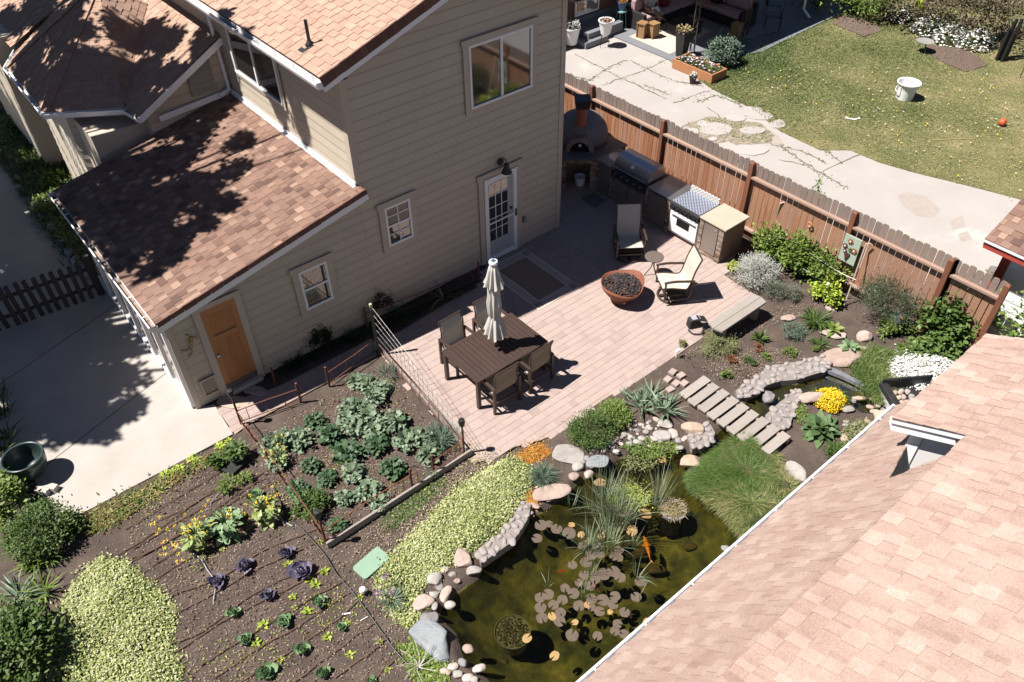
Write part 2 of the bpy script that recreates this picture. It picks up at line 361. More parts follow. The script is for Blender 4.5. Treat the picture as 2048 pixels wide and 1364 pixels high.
def shingles(name, mt, parent, O, U, V, cv, e=.143, tab=(.10, .26), o=(0, 0, 0), h=.010, band=False):
    """real overlapping laminate shingle courses on the plane O,U,V inside the convex polygon cv (u,v)"""
    O = Vector(O) - Vector(o); U = Vector(U).normalized(); V = Vector(V).normalized(); N = U.cross(V).normalized()
    mb = MB(); u0 = min(p[0] for p in cv); u1 = max(p[0] for p in cv); v0 = min(p[1] for p in cv); v1 = max(p[1] for p in cv)
    at = lambda u, v, w: O + U * u + V * v + N * w
    vs = [at(u, v, .0) for u, v in cv]; mb.add(vs, [tuple(range(len(cv)))], .45)
    def piece(a, b, c, d, z0, z1, r):
        p = clip([(a, c), (b, c), (b, d), (a, d)], cv)
        if len(p) < 3: return
        hh = lambda v: z1 + (z0 - z1) * (1 - (v - c) / (d - c))
        n = len(p); top = [at(u, v, hh(v)) for u, v in p]; bot = [at(u, v, 0) for u, v in p]
        mb.add(top + bot, [tuple(range(n))] + [(i, n + i, n + (i + 1) % n, (i + 1) % n) for i in range(n)], r)
    j = 0; v = v0
    while v < v1:
        piece(u0, u1, v, v + e, h * .8, .002, random.uniform(.35, .5))
        u = u0 - random.random() * .3
        while u < u1:
            w = random.uniform(*tab)
            r = random.random()
            if band:                       # laminate tabs carry a darker granule stripe on one side
                r = .45 + .5 * r; k = w * random.uniform(.6, .8); piece(u, u + w - k, v - .004, v + e * .99, h * 1.7, h * .9, r - .42); piece(u + w - k, u + w, v - .004, v + e * .99, h * 1.7, h * .9, r)
            else: piece(u, u + w, v - .004, v + e * .99, h * 1.7, h * .9, r)
            u += w + random.uniform(tab[0] * .6, tab[1] * .8)
        v += e; j += 1
    return mb.build(name, mt, parent)
def siding(name, mt, parent, O, U, cv, ex=.195, o=(0, 0, 0), N=None, seams=0):
    O = Vector(O) - Vector(o); U = Vector(U).normalized(); Z = Vector((0, 0, 1)); N = N or U.cross(Z)
    mb = MB(); u0 = min(p[0] for p in cv); u1 = max(p[0] for p in cv); v = min(p[1] for p in cv); v1 = max(p[1] for p in cv)
    while v < v1:
        cuts = [u0]
        u = u0 + random.uniform(1.2, 4.5)
        while u < u1 - .4: cuts.append(u); u += random.uniform(2.6, 4.9)
        cuts.append(u1)
        for a, b in zip(cuts, cuts[1:]):
            p = clip([(a + .0015, v), (b - .0015, v), (b - .0015, v + ex), (a + .0015, v + ex)], cv)
            if len(p) < 3: continue
            n = len(p); f = lambda t: .012 * (1 - (t - v) / ex) + .002
            top = [O + U * x + Z * y + N * f(y) for x, y in p]; bot = [O + U * x + Z * y for x, y in p]
            mb.add(top + bot, [tuple(range(n))] + [(i, n + i, n + (i + 1) % n, (i + 1) % n) for i in range(n)], random.uniform(.35, 1))
            q = clip([(a + .0015, v + ex - .024), (b - .0015, v + ex - .024), (b - .0015, v + ex), (a + .0015, v + ex)], cv)   # contact shadow below each butt edge, painted as a darker strip
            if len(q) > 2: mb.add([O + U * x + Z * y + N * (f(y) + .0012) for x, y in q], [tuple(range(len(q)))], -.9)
        v += ex
    return mb.build(name, mt, parent)
# ---------------------------------------------------------------- ground, pond, patio
POND_PX = [(963,1351),(925,1317),(910,1265),(873,1231),(890,1205),(922,1178),(955,1155),(967,1125),(993,1108),(1027,1076),(1053,1038),(1087,1020),(1140,986),(1151,967),(1178,948),(1212,928),(1242,914),(1276,903),(1321,899),(1360,905),(1400,900),(1427,884),(1450,880),(1440,905),(1392,915),(1372,948),(1396,974),(1427,1001),(1453,1020),(1476,1031),(1492,1061),(1515,1085),(1560,1160),(1400,1330),(1230,1450),(1050,1420)]
STREAM_PX = [(1405,893),(1438,858),(1470,822),(1495,796),(1519,779),(1536,768),(1560,762),(1594,765),(1625,751),(1652,741),(1686,751),(1712,765),(1741,785),(1778,799),(1796,818),(1761,830),(1724,824),(1696,812),(1640,800),(1594,790),(1573,806),(1553,823),(1536,840),(1510,862),(1475,885),(1440,915)]
POND = GP(POND_PX, -.1); STREAM = GP(STREAM_PX, -.03)
PATIO = GP([(470,868),(434,818),(470,800),(505,792),(555,772),(640,737),(720,693),(800,662),(890,608),(958,573),(975,525),(1035,493)]) + [(-.9,.02),(.05,.02),(.05,1.3),(2.5,1.3),(2.5,-3.3)] + GP([(1447,548),(1470,565),(1500,583),(1528,598),(1440,640),(1405,660),(1392,680),(1330,720),(1262,765),(1205,800),(1150,840),(1105,870),(1080,880),(1030,893),(990,915),(950,925)]) + [(-5.75,-4.05),(-5.45,-.95),(-8.3,-.95)]
SLAB = [(-8.62,-.99),(-8.565,-.1),(-8.9,.02),(-8.9,14),(-14,14),(-14,1.2),(-11.75,.9),(-11.6,.3),(-11.6,-.3),(-11.42,-.85),(-11.2,-.97)]
def vnoise(x, y, s, seed=0):
    r = np.random.default_rng(seed); out = 0
    for k in range(6):
        a = r.uniform(0, 2 * PI); f = s * (1.6 ** (k % 3)) * r.uniform(.7, 1.3)
        out = out + np.sin((x * np.cos(a) + y * np.sin(a)) * f + r.uniform(0, 6)) * .5 ** (k % 3)
    return out / 3.5
def make_ground():
    X0, X1, Y0, Y1, s = -14.5, 3.4, -13.0, 1.6, .045
    xs = np.arange(X0, X1 + s, s); ys = np.arange(Y0, Y1 + s, s); nx, ny = len(xs), len(ys)
    x, y = np.meshgrid(xs, ys)
    h = -.012 + .012 * vnoise(x, y, 2.2, 1) + .009 * vnoise(x, y, 9, 2) + rng.normal(0, .0035, x.shape)
    flat = inpoly(x, y, PATIO) | inpoly(x, y, SLAB) | ((y > -.02) & (x > -9)) | (y > 1.2)
    h = np.where(flat, -.08, h)
    ip = inpoly(x, y, POND); d = dpoly(x, y, POND)
    h = np.where(ip, -.1 - .75 * (1 - np.exp(-d / .45)) + .05 * vnoise(x, y, 6, 3) * np.clip(d * 3, 0, 1), np.where(d < .1, h - .1 * (1 - d / .1), h))
    ist = inpoly(x, y, STREAM) & ~ip; ds = dpoly(x, y, STREAM)
    h = np.where(ist, np.minimum(h, -.05 - .14 * np.clip(ds / .15, 0, 1)), h)
    v = np.stack([x, y, h], -1).reshape(-1, 3)
    idx = np.arange(nx * ny).reshape(ny, nx)
    q = np.stack([idx[:-1, :-1], idx[:-1, 1:], idx[1:, 1:], idx[1:, :-1]], -1).reshape(-1, 4)
    me = bpy.data.meshes.new('ground'); me.vertices.add(len(v)); me.vertices.foreach_set('co', v.reshape(-1))
    me.loops.add(len(q) * 4); me.loops.foreach_set('vertex_index', q.reshape(-1).astype(np.int32))
    me.polygons.add(len(q)); me.polygons.foreach_set('loop_start', np.arange(0, len(q) * 4, 4, dtype=np.int32)); me.polygons.foreach_set('loop_total', np.full(len(q), 4, np.int32))
    me.polygons.foreach_set('use_smooth', np.ones(len(q), bool))
    bed = ((ip | ist).reshape(-1)[q].sum(1) >= 3).astype(np.int32)
    me.update(calc_edges=True)
    def soil_c(nt, c, vec):
        g = noise(nt, 55, 3, .6, vec); fl = ramp(nt, g, [(0, 0, 0), (1, 1, 1)], [.62, .70])
        return mix(nt, c, (.34, .25, .19), mmath(nt, 'MULTIPLY', fl, .55))
    soil = mat('garden_soil', [(.065, .045, .037), (.10, .072, .06), (.155, .115, .095)], rough=1, nscale=2.2, rndmix=False, detail=.5, dscale=70, bump=1.0, bscale=60, custom=soil_c)
    bedm = mat('algae_pond_bed', [(.008, .010, .003), (.028, .030, .007), (.07, .066, .014), (.15, .13, .03)], rough=1, nscale=3.2, rndmix=False, detail=.6, dscale=11, bump=.6, bscale=12)
    me.materials.append(soil); me.materials.append(bedm); me.polygons.foreach_set('material_index', bed)
    struct(link(bpy.data.objects.new('ground', me)))
    mb = MB(); B = 260
    for a in [(-B, -B, X0, B), (X1, -B, B, B), (X0, -B, X1, Y0), (X0, Y1, X1, B)]: mb.add([(a[0], a[1], -.06), (a[2], a[1], -.06), (a[2], a[3], -.06), (a[0], a[3], -.06)], [(0, 1, 2, 3)])
    struct(mb.build('terrain', mat('far_soil', [(.09, .075, .055), (.13, .11, .08)], rough=1, nscale=1, rndmix=False, detail=.3, dscale=30)))
make_ground()
def water_mat():
    m = bpy.data.materials.new('pond_water'); m.use_nodes = True; nt = m.node_tree; nt.nodes.remove(nt.nodes['Principled BSDF'])
    tr = ND(nt, 'ShaderNodeBsdfTransparent'); tr.inputs[0].default_value = (.62, .60, .40, 1)
    gl = ND(nt, 'ShaderNodeBsdfGlossy'); gl.inputs['Roughness'].default_value = .03
    fr = ND(nt, 'ShaderNodeFresnel'); fr.inputs[0].default_value = 1.33
    bp = ND(nt, 'ShaderNodeBump'); bp.inputs['Strength'].default_value = .12; bp.inputs['Distance'].default_value = .02
    nt.links.new(noise(nt, 9, 3, .5, coords(nt)), bp.inputs['Height'])
    nt.links.new(bp.outputs[0], gl.inputs['Normal']); nt.links.new(bp.outputs[0], fr.inputs['Normal'])
    ms = ND(nt, 'ShaderNodeMixShader'); nt.links.new(fr.outputs[0], ms.inputs[0]); nt.links.new(tr.outputs[0], ms.inputs[1]); nt.links.new(gl.outputs[0], ms.inputs[2])
    nt.links.new(ms.outputs[0], nt.nodes['Material Output'].inputs[0]); return m
WM = water_mat()
def sheet(name, poly, z, m, kind='structure', thick=0):
    mb = MB()
    if thick: mb.prism([p[:2] for p in poly], z - thick, z)
    else: mb.add([(p[0], p[1], z) for p in poly], [tuple(range(len(poly)))])
    ob = mb.build(name, m)
    if kind: ob['kind'] = kind
    return ob
def grow(P, k):
    n = len(P); out = []; a = sum(P[i][0] * P[(i + 1) % n][1] - P[(i + 1) % n][0] * P[i][1] for i in range(n)); s = 1 if a > 0 else -1
    for i in range(n):
        t = Vector((P[(i + 1) % n][0] - P[i - 1][0], P[(i + 1) % n][1] - P[i - 1][1])).normalized()
        out.append((P[i][0] + t.y * k * s, P[i][1] - t.x * k * s))
    return out
sheet('pond_water', grow(POND, .05), -.13, WM)
sheet('stream_water', grow(STREAM, .02), -.075, WM)
# pavers
def pavers():
    mb = MB(); sheet('paver_bedding', PATIO, -.0065, M['sand'])
    y = -4.9
    while y < 1.4:
        hgt = random.choice([.145, .145, .2]); x = -8.8 - random.random() * .2
        while x < 3:
            w = random.choice([.1, .145, .145, .2, .25])
            cx, cy = x + w / 2, y + hgt / 2
            if inpoly(np.array([cx]), np.array([cy]), PATIO)[0] and not (0.02 < cx < 1.2 and cy > 99):
                g = .0022; z = random.uniform(-.002, .002)
                a, b, c, d = x + g, x + w - g, y + g, y + hgt - g; q = .005
                vs = [(a, c, -.03), (b, c, -.03), (b, d, -.03), (a, d, -.03), (a, c, z - q), (b, c, z - q), (b, d, z - q), (a, d, z - q), (a + q, c + q, z), (b - q, c + q, z), (b - q, d - q, z), (a + q, d - q, z)]
                mb.add(vs, [(0, 1, 5, 4), (1, 2, 6, 5), (2, 3, 7, 6), (3, 0, 4, 7), (4, 5, 9, 8), (5, 6, 10, 9), (6, 7, 11, 10), (7, 4, 8, 11), (8, 9, 10, 11)], min(1, max(0, random.gauss(.5, .28))))
            x += w
        y += hgt
    struct(mb.build('patio_pavers', M['paver']))
pavers()
def slab():
    mb = MB(); mb.prism(SLAB, -.1, .0)
    def joints(nt, c, vec):
        sx = ND(nt, 'ShaderNodeSeparateXYZ'); nt.links.new(coords(nt, 'Object'), sx.inputs[0])
        # tooled joints: y = 2.9+.35*(x+11.4)
        for k, off in ((.36, 3.0), (.34, 1.05 + .9)):
            l = mmath(nt, 'SUBTRACT', sx.outputs[1], mmath(nt, 'MULTIPLY', mmath(nt, 'ADD', sx.outputs[0], 11.43), k))
            l = mmath(nt, 'ABSOLUTE', mmath(nt, 'SUBTRACT', l, off if k == .36 else 0.4))
            c = mix(nt, c, (.10, .08, .07), mmath(nt, 'LESS_THAN', l, .012))
        return c
    m = mat('concrete_slab_old', [(.44, .40, .37), (.55, .51, .48)], rough=.9, nscale=1.5, rndmix=False, detail=.16, dscale=45, bump=.2, bscale=60, stain=(1.4, (.33, .28, .24), .58, .78), custom=joints)
    struct(mb.build('concrete_slab', m))
slab()
# neighbour's side: lawn, concrete path, grey porch floor, dug soil
LAWN = GP([(1340,120),(1425,178),(1500,215),(1560,262),(1640,300),(1700,300),(1760,325),(1830,345),(1940,372),(2048,400)]) + [(9.3,-9),(60,-30),(60,30),(17.2,16),(17,3.2),(9.0,4.3)]
sheet('neighbour_path', [(3.0,-12),(3.0,9),(9.6,9),(9.6,3.4),(8.9,1),(8.6,-.6),(8.5,-2.5),(9.7,-7),(10,-12)], -.012, None or mat('old_concrete', [(.58, .54, .52), (.68, .635, .61)], rough=.9, nscale=1.1, rndmix=False, detail=.1, dscale=40, bump=.12, stain=(.55, (.42, .37, .34), .60, .74)))
def lawn_c(nt, c, vec):
    sx = ND(nt, 'ShaderNodeSeparateXYZ'); nt.links.new(vec, sx.inputs[0]); return c
sheet('lawn', LAWN, -.004, mat('lawn_ground', [(.05, .065, .018), (.11, .11, .04), (.22, .18, .095)], rough=1, nscale=.7, rndmix=False, detail=.5, dscale=30, bump=.5))
sheet('porch_floor', [(8.85,3.95),(8.85,7.9),(17,7.9),(17,3.2),(11.5,2.95)], .03, M['greypaint'], thick=.06)
for px in ([(1795,390),(1815,384),(1850,392),(1880,418),(1868,436),(1835,432),(1805,410)], [(1900,440),(1925,432),(1930,452),(1905,460)], [(1915,468),(1935,462),(1945,478),(1922,484)], [(1395,240),(1420,234),(1440,246),(1415,254)], [(1530,262),(1556,270),(1570,290),(1540,286)]):
    struct(sheet('path_stain', GP(px, -.009), -.009, mat('path_stain_m', [(.36, .31, .28), (.45, .40, .365)], rough=.9, nscale=7, rndmix=False, detail=.15)))
# grass blades on the lawn
def lawn_grass():
    n = 190000; Q = scatter([(p[0], p[1]) for p in LAWN[:10]] + [(9.3, -9), (18.5, -9), (18.5, 5), (17, 3.2), (9, 4.3)], n)
    lush = vnoise(Q[:, 0], Q[:, 1], .55, 5) + .5 * vnoise(Q[:, 0], Q[:, 1], 2.0, 6) + (Q[:, 1] - 1.2) * .22
    keep = (Q[:, 0] < 18.3) & (rng.random(n) < np.clip(.75 + lush * .4, .35, 1)) ; Q = Q[keep]; lush = lush[keep]; n = len(Q)
    r = np.clip(.5 - lush * .42 + rng.normal(0, .2, n), 0, 1)
    ob = leaves('lawn_grass', leafm('lawn_blades', (.045, .085, .02), (.085, .13, .035), (.17, .19, .07), (.36, .30, .16)), np.c_[Q, np.full(n, 0)], rng.uniform(0, 6.3, n), rng.uniform(.5, 1.4, n), rng.uniform(.045, .11, n) * (1 + np.clip(lush, -.5, .7) * .6), rng.uniform(.012, .028, n), .7, 'blade', 1, rnd=r)
    tag(ob, 'patchy green and straw coloured lawn grass beyond the concrete path', 'grass', kind='stuff')
    n = 420; Q = scatter([(9, -7.5), (15, -9), (16, -4), (9, -2), (8.6, -2.5)], n // 2); Q = np.vstack([Q, scatter([(8.6, -1), (9.5, 3), (12, 1), (16, -3), (12, -4.5)], n // 2)]) ; n = len(Q)
    ob = leaves('lawn_flowers', leafm('lawn_flower_colours', (.75, .50, .02), (.8, .6, .05), (.6, .58, .5), (.62, .6, .52)), np.c_[Q, rng.uniform(.05, .09, n)], rng.uniform(0, 6.3, n), .2, .05, .05, 0, 'round', 1)
    tag(ob, 'yellow dandelions and pale clover dotted over the lawn', 'wildflowers', kind='stuff')
lawn_grass()
for nm, px in (('dug_soil', [(1663,45),(1690,28),(1745,45),(1765,60),(1728,72)]), ('dug_soil', [(1845,100),(1860,88),(1930,98),(1960,115),(1975,130),(1930,142),(1890,125)])):
    P = GP(px, .03); mb = MB(); n = len(P); cx = sum(p[0] for p in P) / n; cy = sum(p[1] for p in P) / n
    for k in range(260):
        q = scatter([(p[0], p[1]) for p in P], 1)[0]; s_ = random.uniform(.03, .09); mb.rock((q[0], q[1], .015), (s_, s_, s_ * .7), seed=k, sub=1)
    mb.add([(p[0], p[1], .02) for p in P], [tuple(range(n))])
    struct(mb.build('soil_patch', mat('dug_soil_m', [(.12, .08, .065), (.19, .135, .11)], rough=1, nscale=4, detail=.3)))
# path cracks and weeds: irregular broken slabs over a weedy strip
def broken_path():
    P = GP([(1330,262),(1420,232),(1475,240),(1520,245),(1548,268),(1540,285),(1480,290),(1500,330),(1440,320),(1400,300)])
    sheet('weedy_strip', P, -.006, mat('weedy_gravel', [(.14, .12, .06), (.3, .25, .19), (.5, .45, .40)], rough=1, nscale=9, rndmix=False, detail=.4, dscale=60, bump=.4))
    mb = MB()
    st = [(1430,258,34,14),(1405,247,12,6),(1520,232,24,10),(1555,248,19,9),(1505,262,30,8),(1495,222,30,10),(1470,236,22,8),(1452,292,24,8),(1380,262,20,7),(1350,252,18,6),(1500,300,40,12),(1480,315,20,6),(1425,278,10,4)]
    for i, (x, y, a, b) in enumerate(st):
        R = random.Random(i); pts = []
        for k in range(9):
            t = 2 * PI * k / 9; j = R.uniform(.8, 1.15); pts.append(tuple(G(x + a * j * math.cos(t), y + b * j * math.sin(t)))[:2])
        mb.prism(pts, -.02, .01 + .002 * i / 10, inset=.03)
    struct(mb.build('broken_concrete', mat('broken_concrete_m', [(.55, .51, .49), (.66, .62, .60)], rough=.9, nscale=2, detail=.12)))
    cr = MB()
    lines = [[(1127,148),(1180,160),(1215,135),(1260,118)],[(1150,108),(1240,155),(1350,205)],[(1205,170),(1290,140),(1370,100)],[(1260,120),(1340,160),(1420,175)],[(1350,205),(1425,178)],[(1290,170),(1345,192)],
             [(1392,205),(1430,190),(1475,205),(1490,222)],[(1560,290),(1600,320),(1640,345),(1700,380)],[(1600,262),(1650,300),(1690,330)],[(1520,250),(1545,290),(1600,300),(1660,330)],[(1640,345),(1760,290)],[(1700,300),(1640,280),(1600,258)],[(1560,320),(1610,330),(1640,345)],[(1620,395),(1640,345)],[(1415,215),(1460,250),(1500,245)]]
    for l in lines:
        p = GP(l, -.008); q = []
        for a, b in zip(p, p[1:]):
            for k in range(7): t = k / 7; q.append((a[0] + (b[0] - a[0]) * t + random.gauss(0, .025), a[1] + (b[1] - a[1]) * t + random.gauss(0, .025)))
        for a, b in zip(q, q[1:]):
            d = Vector((b[0] - a[0], b[1] - a[1])); nn = Vector((-d.y, d.x)).normalized() * random.uniform(.008, .02)
            cr.add([(a[0] - nn.x, a[1] - nn.y, -.007), (b[0] - nn.x, b[1] - nn.y, -.007), (b[0] + nn.x, b[1] + nn.y, -.007), (a[0] + nn.x, a[1] + nn.y, -.007)], [(0, 1, 2, 3)])
    struct(cr.build('path_cracks', mat('crack_dirt', [(.10, .08, .05), (.2, .16, .1)], rough=1, nscale=6)))
    pts = []
    for l in lines[:2] + lines[2:5] + lines[6:10] + lines[5:6]:
        p = GP(l)
        for a, b in zip(p, p[1:]):
            for k in range(70):
                t = random.random()
                if vnoise(np.array(a[0] + b[0] * t), np.array(a[1] + t * 3), 5, 9) > .05: pts.append((a[0] + (b[0] - a[0]) * t + random.gauss(0, .05), a[1] + (b[1] - a[1]) * t + random.gauss(0, .05), 0))
    Q = scatter(P2 := [(p[0], p[1]) for p in P], 1500); m = vnoise(Q[:, 0], Q[:, 1], 2.4, 4) > 0.05; Q = Q[m]
    pts = np.vstack([np.array(pts), np.c_[Q, np.zeros(len(Q))]])
    n = len(pts); ob = leaves('crack_weeds', leafm('weed_green', (.09, .13, .03), (.16, .2, .06), (.28, .26, .12)), pts, rng.uniform(0, 6.3, n), rng.uniform(.1, .9, n), rng.uniform(.04, .09, n), rng.uniform(.015, .03, n), .5, 'leaf', 1)
    tag(ob, 'low weeds growing along the cracks of the concrete path', 'weeds', kind='stuff')
broken_path()

# ---------------------------------------------------------------- house
def WB(mb, O, U, N, u0, u1, z0, z1, n0, n1, rnd=None):
    O, U, N = Vector(O), Vector(U), Vector(N); Z = Vector((0, 0, 1)); vs = []
    for n in (n0, n1):
        for u, z in ((u0, z0), (u1, z0), (u1, z1), (u0, z1)): vs.append(O + U * u + Z * z + N * n)
    return mb.add(vs, [(0, 3, 2, 1), (4, 5, 6, 7), (0, 1, 5, 4), (1, 2, 6, 5), (2, 3, 7, 6), (3, 0, 4, 7)], rnd)
def window(parent, O, U, N, u0, u1, z0, z1, kind='hung', grid=None, trim=.12, w=.045, light=False, base=.012):
    t = MB(); b0, b1 = .018 + base, .034 + base
    WB(t, O, U, N, u0 - trim - .03, u1 + trim + .03, z1, z1 + trim, b0, b1 + .012)
    WB(t, O, U, N, u0 - trim, u0, z0 - trim, z1, b0, b1); WB(t, O, U, N, u1, u1 + trim, z0 - trim, z1, b0, b1)
    WB(t, O, U, N, u0, u1, z0 - trim, z0, b0, b1)
    fr = MB(); e0, e1 = .0 + base, .048 + base
    WB(fr, O, U, N, u0, u1, z1 - w, z1, e0, e1); WB(fr, O, U, N, u0, u1, z0, z0 + w, e0, e1 + .01)
    WB(fr, O, U, N, u0, u0 + w, z0 + w, z1 - w, e0, e1); WB(fr, O, U, N, u1 - w, u1, z0 + w, z1 - w, e0, e1)
    um, zm = (u0 + u1) / 2, (z0 + z1) / 2
    if kind == 'hung': WB(fr, O, U, N, u0 + w, u1 - w, zm - .022, zm + .022, e0, e1 - .006)
    else: WB(fr, O, U, N, um - .028, um + .028, z0 + w, z1 - w, e0, e1 - .004)
    if grid:
        for (a, b, c, d) in grid: WB(fr, O, U, N, u0 + (u1 - u0) * a, u0 + (u1 - u0) * b, z0 + (z1 - z0) * c, z0 + (z1 - z0) * d, e0 + .005, e1 - .012)
    f = fr.build('window', M['white'], parent, o=parent.location)
    t.build('window_trim', M['trim'], f)
    p = MB(); WB(p, O, U, N, u0 + w * .5, u1 - w * .5, z0 + w * .5, z1 - w * .5, base + .001, base + .024); p.build('pane', M['glass'], f)
    for ch in children(f): pass
    if kind == 'hung' and light:
        c = MB(); WB(c, O, U, N, u0 + w + .02, u1 - w - .02, zm + .03, z1 - w - .02, base + .0245, base + .0255); c.build('blind', mat('window_blind', [(.17, .13, .115)], rough=.25), f)
    return f
H = thing('house', 'two storey tan house with lap siding, brown shingle roofs and a low lean-to', 'house')
X, Y = (1, 0, 0), (0, 1, 0); NX, NY = (-1, 0, 0), (0, -1, 0)
XL, XU = -8.86, -4.96
UZ = lambda x: 5.22 + .335 * min(x + 5.43, .47 - x)          # underside of the upper rake over x
LZ = lambda x: 2.17 + .205 * (x + 8.96)
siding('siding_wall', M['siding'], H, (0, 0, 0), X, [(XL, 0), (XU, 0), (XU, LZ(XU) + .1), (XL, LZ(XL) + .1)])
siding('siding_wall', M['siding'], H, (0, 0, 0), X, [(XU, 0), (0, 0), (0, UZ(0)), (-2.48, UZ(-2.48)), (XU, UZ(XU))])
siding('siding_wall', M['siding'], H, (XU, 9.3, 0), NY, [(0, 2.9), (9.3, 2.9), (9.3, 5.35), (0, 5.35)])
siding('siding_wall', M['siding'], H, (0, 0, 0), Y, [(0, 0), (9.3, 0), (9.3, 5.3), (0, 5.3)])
core = MB(); core.span((XU + .01, .01, 0), (-.01, 9.2, 5.2)); core.span((XL + .01, .01, 0), (XU, 4.9, 2.1)); core.span((-7.9, 5.3, 0), (XU, 9.2, 2.9))
core.build('wall_core', M['trim'], H)
for u0, u1, z1 in ((XL, XL + .1, LZ(XL)), (-.1, 0, 5.2)): tr = MB(); WB(tr, (0, 0, 0), X, NY, u0, u1, 0, z1, .0, .026); tr.build('corner_board', M['trim'], H)
tr = MB(); WB(tr, (0, 0, 0), X, NY, XU, XU + .1, LZ(XU) + .25, UZ(XU), .0, .026); WB(tr, (XU, 0, 0), NY, NX, -.1 - .026, .026, LZ(XU) + .25, 5.3, 0, .026); tr.build('corner_board', M['trim'], H)
tr = MB(); WB(tr, (0, 0, 0), Y, X, -.026, .1, 0, 5.2, 0, .026); tr.build('corner_board', M['trim'], H)
window(H, (0, 0, 0), X, NY, -2.38, -.875, 3.72, 4.92, 'slide')
window(H, (0, 0, 0), X, NY, -4.505, -3.935, 1.57, 2.435, 'hung', [(.48, .52, .05, .95), (.08, .92, .735, .76), (.08, .92, .27, .295)], light=True)
window(H, (0, 0, 0), X, NY, -6.415, -5.845, 1.02, 1.895, 'hung')
window(H, (XU, 0, 0), NY, NX, -4.35, -2.35, 3.75, 5.0, 'slide', trim=.08)
# glazed storm door
dr = MB(); D0, D1, DZ = -2.15, -1.29, 2.07
for a in ((D0, D0 + .09, 0, DZ), (D1 - .09, D1, 0, DZ), (D0 + .09, D1 - .09, DZ - .1, DZ), (D0 + .09, D1 - .09, 0.03, .13)): WB(dr, (0, 0, 0), X, NY, *a, .0, .05)
WB(dr, (0, 0, 0), X, NY, D0 - .02, D1 + .02, DZ, DZ + .035, 0, .07)
door = dr.build('storm_door', M['white'], H)
inn = MB(); WB(inn, (0, 0, 0), X, NY, D0 + .09, D1 - .09, .13, DZ - .1, .0, .012)
inn.build('inner_door', mat('inner_door_paint', [(.50, .52, .56)], rough=.5), door)
pg = MB(); WB(pg, (0, 0, 0), X, NY, D0 + .13, D1 - .24, .52, DZ - .14, .002, .016); pg.build('pane', M['glass'], door)
mu = MB()
for k in range(1, 3): u = D0 + .13 + (D1 - D0 - .37) * k / 3; WB(mu, (0, 0, 0), X, NY, u - .008, u + .008, .52, DZ - .14, .0, .024)
for k in range(1, 5): z = .52 + (DZ - .66) * k / 5; WB(mu, (0, 0, 0), X, NY, D0 + .13, D1 - .24, z - .008, z + .008, .0, .022)
WB(mu, (0, 0, 0), X, NY, D0 + .06, D1 - .03, 1.0, 1.02, .05, .07); WB(mu, (0, 0, 0), X, NY, D0 + .09, D1 - .09, .965, .985, .03, .042)
mu.build('muntins', M['white'], door)
hd = MB(); hd.span((D1 - .06, -.085, .93), (D1 - .035, -.052, 1.1)); hd.span((D1 - .18, -.05, 1.13), (D1 - .13, -.013, 1.18)); hd.build('door_handle', M['metal_dark'], door)
dt = MB(); WB(dt, (0, 0, 0), X, NY, D0 - .14, D0 - .02, 0, DZ + .035, .018, .034); WB(dt, (0, 0, 0), X, NY, D1 + .02, D1 + .14, 0, DZ + .035, .018, .034); WB(dt, (0, 0, 0), X, NY, D0 - .17, D1 + .17, DZ + .035, DZ + .16, .018, .044)
dt.build('door_trim', M['trim'], door)
door.location = (0, -.014, 0)
# wooden door
w0, w1, wz0, wz1 = -8.25, -7.63, .1, 1.99
wd = MB(); WB(wd, (0, 0, 0), X, NY, w0, w1, wz0, wz1, .0, .02)
for a in ((w0, w0 + .1, wz0, wz1), (w1 - .1, w1, wz0, wz1), (w0 + .1, w1 - .1, wz1 - .13, wz1), (w0 + .1, w1 - .1, wz0, wz0 + .2), (w0 + .1, w1 - .1, 1.27, 1.37), ((w0 + w1) / 2 - .035, (w0 + w1) / 2 + .035, wz0 + .2, 1.27)): WB(wd, (0, 0, 0), X, NY, *a, .0, .032)
wdoor = wd.build('wooden_door', M['door_wood'], H)
k = MB(); k.lathe([(0, 0), (.018, 0), (.018, .03), (.034, .045), (.034, .065), (.0, .075)], n=14); kb = k.build('door_knob', M['steel'], wdoor, smooth=True); kb.location = (w0 + .06, -.03, .98); kb.rotation_euler = (PI / 2, 0, 0)
sw = MB(); WB(sw, (0, 0, 0), X, NY, w0, w1, wz0, wz0 + .15, .0325, .036); sw.build('kick_plate', mat('weathered_plate', [(.16, .12, .10)], rough=.7), wdoor); sw = MB(); WB(sw, (0, 0, 0), X, NY, w0 + .12, w1 - .12, 1.375, 1.39, .0325, .036); sw.build('drip_strip', MATS['weathered_plate'], wdoor)
wt = MB(); WB(wt, (0, 0, 0), X, NY, w0 - .12, w0, 0, wz1, .018, .04); WB(wt, (0, 0, 0), X, NY, w1, w1 + .12, 0, wz1, .018, .04); WB(wt, (0, 0, 0), X, NY, w0 - .12, w1 + .12, wz1, wz1 + .1, .018, .042); wt.build('door_trim', M['trim'], wdoor)
st = MB(); st.span((w0 - .02, -.12, 0), (w1 + .05, -.002, .095)); st.build('door_sill', M['concrete'], wdoor)
wdoor.location = (0, -.012, 0)
